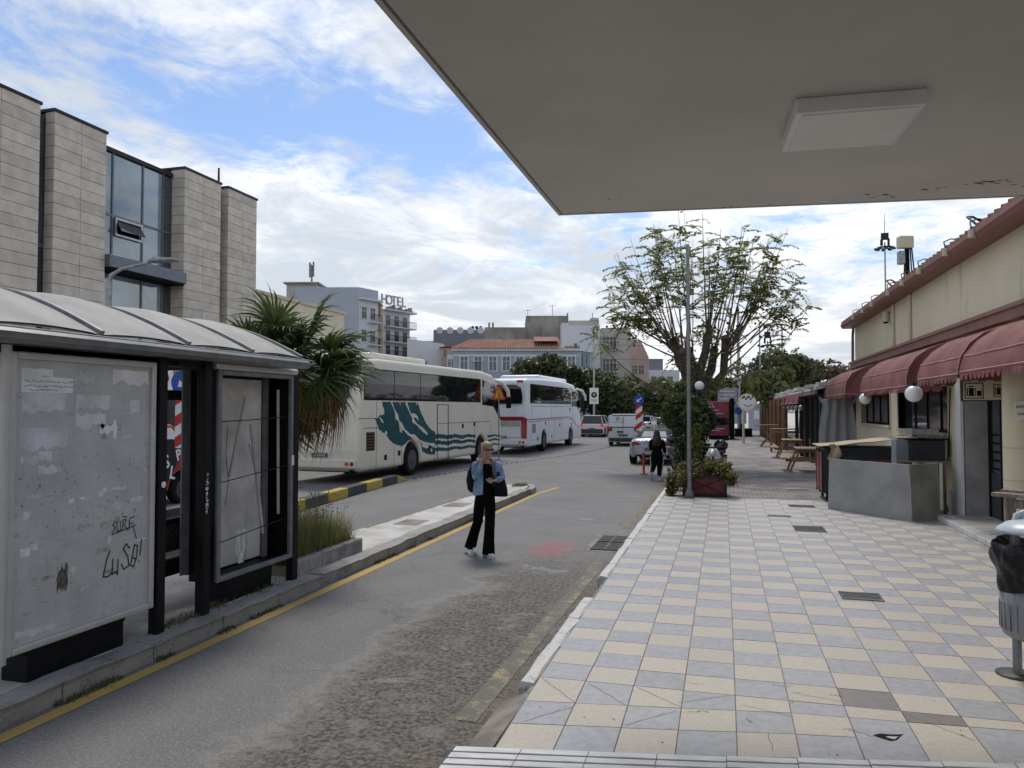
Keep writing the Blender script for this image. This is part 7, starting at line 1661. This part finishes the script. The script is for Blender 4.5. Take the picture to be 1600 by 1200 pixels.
x, y = pd(1200, 95); mast(x, y, zv(532, 95), 'shorter floodlight mast seen above the feathery tree', .45)
x, y = pd(1223, 90); o = thing('thin_pole', 'tall thin grey pole right of the shorter floodlight mast', 'pole', (x, y, 0), 0, 'thin poles over the taverna trees'); B().cyl((0, 0, 0), (0, 0, zv(505, 90)), .12, .09, 8).build('pole', MT['galvanised'], o)
# ================================================================== people
M_('skin', (.46, .27, .20), .5, 0, .06, 9); M_('denim', (.12, .20, .33), .8, 0, .25, 7, c2=(.25, .35, .48), bump=.15, bscale=90); M_('black_cloth', (.0045, .0045, .005), .9, 0, .5, 9, bump=.3, bscale=20, spec=.1); M_('hair_blond', (.22, .14, .07), .5, 0, .3, 25, c2=(.42, .30, .17), sxyz=(4, 4, 1)); M_('hair_dark', (.020, .012, .009), .5, 0, .3, 12, c2=(.055, .03, .02)); M_('shoe_white', (.62, .62, .60), .6, 0, .05, 9); M_('lips', (.36, .12, .11), .4); M_('strap_grey', (.10, .11, .13), .8); M_('bag_cloth', (.007, .007, .008), .7, 0, .4, 8, bump=.4, bscale=14, spec=.15); M_('stripe_white', (.55, .55, .55), .8)
def skin(pts, edges, root, sub=2):
    """pts: name -> (co, r or (rx, ry)); grows one continuous surface and returns a mesh"""
    ks = list(pts); me = bpy.data.meshes.new('body'); me.from_pydata([pts[k][0] for k in ks], [(ks.index(a), ks.index(b)) for a, b in edges], [])
    o = bpy.data.objects.new('body', me); COL.objects.link(o); m = o.modifiers.new('s', 'SKIN'); m.use_smooth_shade = True; m.branch_smoothing = .4
    if not me.skin_vertices: me.attributes
    for i, k in enumerate(ks):
        r = pts[k][1]; sv = me.skin_vertices[0].data[i]; sv.radius = r if isinstance(r, tuple) else (r, r); sv.use_root = (k == root)
    s = o.modifiers.new('u', 'SUBSURF'); s.levels = sub; s.render_levels = sub
    dg = bpy.context.evaluated_depsgraph_get(); dg.update(); r = bpy.data.meshes.new_from_object(o.evaluated_get(dg), depsgraph=dg); bpy.data.objects.remove(o); bpy.data.meshes.remove(me); return r
def addskin(k, *a, **kw):
    me = skin(*a, **kw); k._add([v.co.copy() for v in me.vertices], [list(p.vertices) for p in me.polygons], True)
def head(k, hair, c, turn, H=.225, tilt=0.0):
    """face looks along -y before the turn"""
    M = Matrix.Translation(c) @ Matrix.Rotation(turn, 4, 'Z') @ Matrix.Rotation(tilt, 4, 'X'); k.M = M; s = H / .225
    R = [(-.112, .022, .026, -.055), (-.104, .040, .045, -.045), (-.085, .050, .066, -.028), (-.06, .060, .080, -.012), (-.03, .068, .088, -.003), (0, .073, .092, .002), (.03, .075, .096, .005), (.06, .072, .094, .008), (.085, .060, .080, .012), (.103, .038, .052, .014), (.112, .012, .018, .015)]
    k.rings([((0, y * s, z * s), rx * s, ry * s) for z, rx, ry, y in R], 20)
    k.rings([((0, -.088 * s, .018 * s), .008 * s, .006 * s), ((0, -.098 * s, -.004 * s), .012 * s, .010 * s), ((0, -.104 * s, -.024 * s), .016 * s, .014 * s), ((0, -.092 * s, -.034 * s), .013 * s, .012 * s)], 8)
    for sg in (-1, 1): k.sphere((sg * .074 * s, .012 * s, -.005 * s), .026 * s, (.35, .7, 1.15), 8)
    k.M = None; return M
def hand(k, wrist, palm, spread, curl, side=1, n=Vector((0, -1, 0)), s=1.0):
    w, p = Vector(wrist), Vector(palm); d = (p - w).normalized(); lat = d.cross(n).normalized() * side; dn = lat.cross(d).normalized() * side
    k.tube([w, w + (p - w) * .5, p], [(.024 * s, .018 * s), (.036 * s, .017 * s), (.040 * s, .015 * s)], 10)
    for i, L in enumerate((.062, .072, .068, .054)):
        o = p + lat * (.03 - .02 * i) * s - d * .008; a = o + d * L * .5 * s + lat * spread * (1.5 - i) * .008; b = a + (d * (1 - curl) + dn * curl).normalized() * L * .4 * s; e = b + (d * (1 - curl * 1.6) + dn * curl * 1.5).normalized() * L * .3 * s
        k.tube([o, a, b, e], [.0098 * s, .009 * s, .0085 * s, .006 * s], 7)
    o = w + (p - w) * .35 + lat * .03 * s; a = o + (lat * .8 + d * .7).normalized() * .036 * s; k.tube([o, a, a + (d + lat * .25 + dn * curl).normalized() * .03 * s], [.012 * s, .011 * s, .008 * s], 7)
def shoe(t, heel, toe, up, sole_m='shoe_white', top_m='black_cloth', wd=.045):
    h, q = Vector(heel), Vector(toe); d = (q - h); u = Vector(up).normalized(); k = B(); side = d.cross(u).normalized()
    def ring(f, w_, z0, z1):
        c = h + d * f; return [c - side * w_ + u * z0, c - side * w_ * .92 + u * z1, c + side * w_ * .92 + u * z1, c + side * w_ + u * z0]
    R = [ring(f, w_, z0, z1) for f, w_, z0, z1 in ((-.04, wd * .5, 0, .03), (.03, wd * .8, 0, .03), (.3, wd * .8, 0, .03), (.7, wd * 1.05, 0, .03), (.93, wd * .8, 0, .03), (1.0, wd * .4, 0, .025))]
    vs = sum(R, []); k._add(vs, [(i * 4 + j, i * 4 + (j + 1) % 4, (i + 1) * 4 + (j + 1) % 4, (i + 1) * 4 + j) for i in range(5) for j in range(4)] + [(0, 1, 2, 3), (23, 22, 21, 20)]); s_ = k.build('shoe', MT[sole_m], t)
    k = B(); R = [ring(f, w_, .028, z1) for f, w_, z1 in ((-.02, wd * .6, .10), (.25, wd * .72, .105), (.45, wd * .72, .085), (.68, wd * .8, .06))]; vs = sum(R, []); k._add(vs, [(i * 4 + j, i * 4 + (j + 1) % 4, (i + 1) * 4 + (j + 1) % 4, (i + 1) * 4 + j) for i in range(3) for j in range(4)] + [(0, 1, 2, 3), (15, 14, 13, 12)], True); k.build('shoe_upper', MT[top_m], s_)
    k = B(); R = [ring(f, w_, .028, z1) for f, w_, z1 in ((.66, wd * .82, .058), (.85, wd * .78, .05), (1.0, wd * .35, .036))]; vs = sum(R, []); k._add(vs, [(i * 4 + j, i * 4 + (j + 1) % 4, (i + 1) * 4 + (j + 1) % 4, (i + 1) * 4 + j) for i in range(2) for j in range(4)] + [(0, 1, 2, 3), (11, 10, 9, 8)], True); k.build('toe_cap', MT[sole_m], s_)
px, py = -3.47, 11.07
w1_ = thing('person', 'woman in pale denim jacket and wide black trousers walking with phone at ear', 'person', (px, py, 0), YAW)
E2 = lambda s: [tuple(q.split('-')) for q in s.split()]
J = dict(pel=((0, 0, .95), (.15, .11)), sp=((0, .01, 1.13), (.115, .085)), ch=((.01, .02, 1.31), (.14, .095)), nb=((.02, .03, 1.42), (.07, .055)), nk=((.028, .015, 1.49), .038), hd=((.034, -.005, 1.56), .05), sr=((-.13, .03, 1.38), .052), er=((-.125, -.05, 1.15), .038), wr=((-.05, -.165, 1.41), .024), sl=((.17, .03, 1.38), .052), el=((.255, .0, 1.15), .038), wl=((.15, -.17, 1.13), .024), hr=((-.085, 0, .87), .085), kr=((-.105, .06, .50), .055), ar=((-.225, .22, .15), .035), hl=((.085, 0, .87), .085), kl=((.075, -.05, .48), .055), al=((.05, -.05, .09), .035))
k = B(); addskin(k, J, E2('pel-sp sp-ch ch-nb nb-nk nk-hd ch-sr sr-er er-wr ch-sl sl-el el-wl pel-hr hr-kr kr-ar pel-hl hl-kl kl-al'), 'pel')
HM = head(k, None, (.036, -.015, 1.585), R_(28), .212, R_(4)); hand(k, (-.05, -.163, 1.405), (-.022, -.155, 1.482), .8, .25, -1, Vector((.2, -1, 0))); hand(k, (.155, -.165, 1.13), (.085, -.205, 1.125), .6, .35, 1, Vector((0, -.6, .8)))
k.build('body', MT['skin'], w1_)
k = B(); k.M = HM; k.rings([((0, .035, -.055), .045, .05), ((0, .03, -.03), .070, .078), ((0, .022, 0), .080, .086), ((0, .014, .035), .083, .098), ((0, .012, .065), .080, .102), ((0, .013, .092), .066, .086), ((0, .014, .112), .040, .056), ((0, .015, .121), .012, .018)], 20)
k.sphere((0, .12, .045), .05, n=12); k.rings([((0, .055, -.11), .05, .04), ((0, .05, -.07), .068, .06), ((0, .045, -.03), .078, .07), ((0, .04, .0), .08, .075)], 16); k.M = None; k.build('hair', MT['hair_blond'], w1_)
k = B(); k.M = HM
for sg in (-1, 1): k.rings([((sg * .034, -.093, -.012), .024, .006), ((sg * .034, -.096, .004), .029, .008), ((sg * .034, -.093, .021), .026, .006)], 12); k.bar((sg * .062, -.085, .012), (sg * .078, .01, .014), .004, .006)
k.bar((-.01, -.1, .012), (.01, -.1, .012), .005, .005); k.M = None; k.build('sunglasses', MT['glass_dark'], w1_)
k = B(); k.M = HM; k.rings([((0, -.082, -.064), .018, .006), ((0, -.086, -.058), .02, .007), ((0, -.083, -.052), .016, .006)], 10); k.M = None; k.build('mouth', MT['lips'], w1_)
T = dict(w=((0, 0, 1.05), (.15, .115)), p=((0, .01, .92), (.185, .14)), hr=((-.085, .01, .80), .108), kr=((-.11, .06, .48), .076), mr=((-.165, .14, .30), .068), hl=((.08, 0, .80), .108), kl=((.075, -.045, .46), .076), ml=((.062, -.05, .28), .070))
k = B(); addskin(k, T, E2('w-p p-hr hr-kr kr-mr p-hl hl-kl kl-ml'), 'p'); k.rings([((-.10, .04, .60), .06, .06), ((-.105, .055, .50), .078, .080), ((-.135, .09, .42), .076, .082), ((-.185, .16, .26), .082, .09), ((-.23, .215, .09), .092, .112)], 18); k.rings([((.078, -.035, .60), .06, .06), ((.075, -.045, .49), .078, .080), ((.07, -.048, .40), .076, .082), ((.06, -.05, .22), .083, .09), ((.055, -.05, .03), .096, .115)], 18); k.build('trousers', MT['black_cloth'], w1_)
k = B(); addskin(k, dict(a0=((0, 0, .86), (.16, .12)), a=((0, 0, .95), (.172, .128)), b=((0, .01, 1.12), (.125, .095)), c=((.012, .015, 1.30), (.15, .108)), d=((.018, .02, 1.385), (.10, .075))), E2('a0-a a-b b-c c-d'), 'b'); k.build('top', MT['black_cloth'], w1_)
k = B(); rows = [(.93, .20, .150, 0), (1.0, .195, .148, 0), (1.10, .175, .135, .005), (1.2, .175, .135, .01), (1.3, .188, .138, .015), (1.37, .185, .12, .02), (1.42, .125, .09, .025), (1.455, .085, .075, .025)]; n = 26; vs = []
for r_, (z, rx, ry, cy) in enumerate(rows):
    op = .52 if r_ < 6 else .75
    for i in range(n + 1):
        f = i / n; a = -math.pi / 2 + .32 + op + (2 * math.pi - 2 * op) * f; fold = 1 + .025 * math.sin(a * 9 + z * 14) + .02 * mnoise.noise((a * 2, z * 7, 1)); vs.append((.012 + rx * fold * math.cos(a), cy + ry * fold * math.sin(a), z - (.035 * max(0, -math.cos(a)) if r_ == 0 else 0)))
k._add(vs, [(r_ * (n + 1) + i, r_ * (n + 1) + i + 1, (r_ + 1) * (n + 1) + i + 1, (r_ + 1) * (n + 1) + i) for r_ in range(7) for i in range(n)], True); k._add([(p[0] * .97, p[1] * .97, p[2]) for p in vs], [(r_ * (n + 1) + i, (r_ + 1) * (n + 1) + i, (r_ + 1) * (n + 1) + i + 1, r_ * (n + 1) + i + 1) for r_ in range(7) for i in range(n)], True)
addskin(k, dict(a=((-.10, .03, 1.39), .075), b=((-.145, .01, 1.33), .072), c=((-.135, -.05, 1.15), .062), d=((-.09, -.12, 1.24), .052), e=((-.060, -.155, 1.355), .046)), E2('a-b b-c c-d d-e'), 'a', sub=2); addskin(k, dict(a=((.14, .03, 1.39), .075), b=((.19, .02, 1.33), .072), c=((.262, .0, 1.15), .06), d=((.21, -.10, 1.14), .052), e=((.172, -.155, 1.132), .046)), E2('a-b b-c c-d d-e'), 'a', sub=2); jk = k.build('jacket', MT['denim'], w1_)
shoe(w1_, (-.245, .20, .07), (-.20, -.07, .005), (0, .15, 1), wd=.05); shoe(w1_, (.03, .0, .0), (.125, -.25, .0), (0, 0, 1), wd=.05)
bp = thing('backpack', 'black backpack on the back of the denim jacket woman', 'backpack', (px, py, 0), YAW); k = B(); k.rings([((-.10, .17, .92), .13, .07), ((-.11, .19, .96), .16, .10), ((-.12, .20, 1.10), .175, .115), ((-.11, .19, 1.24), .16, .10), ((-.09, .17, 1.35), .12, .07), ((-.08, .16, 1.37), .05, .03)], 16); k.rings([((-.14, .30, 1.0), .09, .03), ((-.14, .31, 1.08), .11, .045), ((-.13, .30, 1.16), .09, .03)], 12); k.build('pack', MT['bag_cloth'], bp)
for sg, x in ((-1, -.10), (1, .135)): k = B(); k.tube([(x, .12, 1.36), (x * 1.05, .03, 1.452), (x * .98, -.075, 1.40), (x * 1.0, -.125, 1.28), (x * 1.25, -.09, 1.14), (x * 1.5, .05, 1.05)], [(.027, .008)] * 6, 8); k.build('strap', MT['strap_grey'], bp)
tb = thing('tote_bag', 'black tote bag hanging from the arm of the denim jacket woman', 'bag', (px, py, 0), YAW); k = B(); k.rings([((.235, -.06, .885), .095, .05), ((.24, -.06, .90), .105, .062), ((.235, -.06, 1.02), .098, .065), ((.22, -.05, 1.13), .080, .05), ((.21, -.05, 1.16), .06, .03)], 18); k.build('bag', MT['bag_cloth'], tb); k = B(); k.tube([(.19, -.06, 1.15), (.20, -.05, 1.24), (.24, -.03, 1.25), (.26, -.04, 1.14)], .011, 6); k.build('handle', MT['bag_cloth'], tb)
ph = thing('phone', 'pale phone held against the ear of the denim jacket woman', 'phone', (px, py, 0), YAW); B().box((-.032, -.10, 1.545), (.012, .065, .14), R_(25)).build('phone_body', MT['grey_metal'], ph, bevel=.004)
# ---- woman seen from behind
px, py = -2.0, 24.05; s_ = .90
w2_ = thing('person', 'woman seen from behind in black with white trouser stripes and long dark hair', 'person', (px, py, 0), YAW + R_(-8)); w2_.scale = (s_ * 1.16, s_ * 1.1, s_)
J = dict(pel=((0, 0, .93), (.155, .12)), sp=((0, .01, 1.12), (.12, .09)), ch=((0, .02, 1.30), (.15, .10)), nb=((0, .03, 1.41), (.07, .055)), nk=((0, .04, 1.48), .046), hd=((0, .06, 1.55), .05), sr=((.155, .02, 1.37), .052), er=((.20, -.02, 1.10), .038), wr=((.235, .06, .88), .026), sl=((-.155, .02, 1.37), .052), el=((-.18, .05, 1.12), .038), wl=((-.12, .2, 1.0), .026), hr=((.085, 0, .86), .09), kr=((.075, .04, .47), .06), ar=((.06, -.02, .09), .038), hl=((-.085, 0, .86), .09), kl=((-.09, .02, .48), .06), al=((-.17, -.22, .24), .038))
k = B(); addskin(k, J, E2('pel-sp sp-ch ch-nb nb-nk nk-hd ch-sr sr-er er-wr ch-sl sl-el el-wl pel-hr hr-kr kr-ar pel-hl hl-kl kl-al'), 'pel'); head(k, None, (0, .06, 1.585), R_(200), .22, R_(14)); hand(k, (.235, .06, .88), (.245, .075, .80), .4, .4, 1, Vector((1, 0, 0))); hand(k, (-.12, .2, 1.0), (-.08, .26, 1.02), .4, .4); k.build('body', MT['skin'], w2_)
k = B(); addskin(k, dict(a0=((0, 0, .78), (.18, .135)), a=((0, .0, .90), (.195, .145)), b=((0, .01, 1.1), (.165, .125)), c=((0, .02, 1.30), (.18, .125)), d=((0, .03, 1.40), (.10, .08)), sr=((.16, .02, 1.36), .075), er=((.205, -.02, 1.10), .065), wr=((.232, .05, .91), .05), sl=((-.16, .02, 1.36), .075), el=((-.19, .05, 1.12), .065), wl=((-.135, .17, 1.02), .05)), E2('a0-a a-b b-c c-d c-sr sr-er er-wr c-sl sl-el el-wl'), 'b'); k.build('hooded_top', MT['black_cloth'], w2_)
k = B(); addskin(k, dict(w=((0, 0, 1.02), (.15, .11)), p=((0, .0, .90), (.18, .135)), hr=((.09, .0, .80), .115), kr=((.08, .04, .46), .085), ar=((.062, -.01, .12), .065), hl=((-.09, 0, .80), .115), kl=((-.095, .02, .47), .085), al=((-.165, -.2, .26), .062)), E2('w-p p-hr hr-kr kr-ar p-hl hl-kl kl-al'), 'p'); k.build('trousers', MT['black_cloth'], w2_)
for q in (([(.195, -.02, .80), (.185, -.0, .65), (.165, .015, .46), (.145, -.01, .3), (.128, -.03, .14)]), ([(-.195, -.02, .80), (-.185, -.03, .62), (-.18, -.03, .47), (-.20, -.14, .36), (-.225, -.22, .27)])): k = B(); k.tube(q, [(.02, .012)] * 5, 6); k.build('side_stripe', MT['stripe_white'], w2_)
k = B(); k.rings([((.0, -.04, 1.18), .05, .03), ((-.01, -.065, 1.26), .115, .06), ((0, -.045, 1.36), .135, .085), ((0, .0, 1.46), .115, .10), ((0, .03, 1.55), .095, .105), ((0, .045, 1.62), .092, .105), ((0, .05, 1.68), .068, .08), ((0, .05, 1.705), .02, .03)], 18)
for i in range(9): x = -.10 + .025 * i; k.tube([(x, -.04, 1.36), (x * 1.1 - .01, -.085, 1.25), (x * .9 - .03, -.09, 1.13 + .02 * (i % 3))], [.022, .02, .006], 5)
k.build('hair', MT['hair_dark'], w2_)
shoe(w2_, (.062, -.08, .0), (.085, .16, .0), (0, 0, 1), 'shoe_white', 'shoe_white'); shoe(w2_, (-.175, -.30, .20), (-.16, -.17, .01), (0, -.85, .5), 'shoe_white', 'shoe_white')
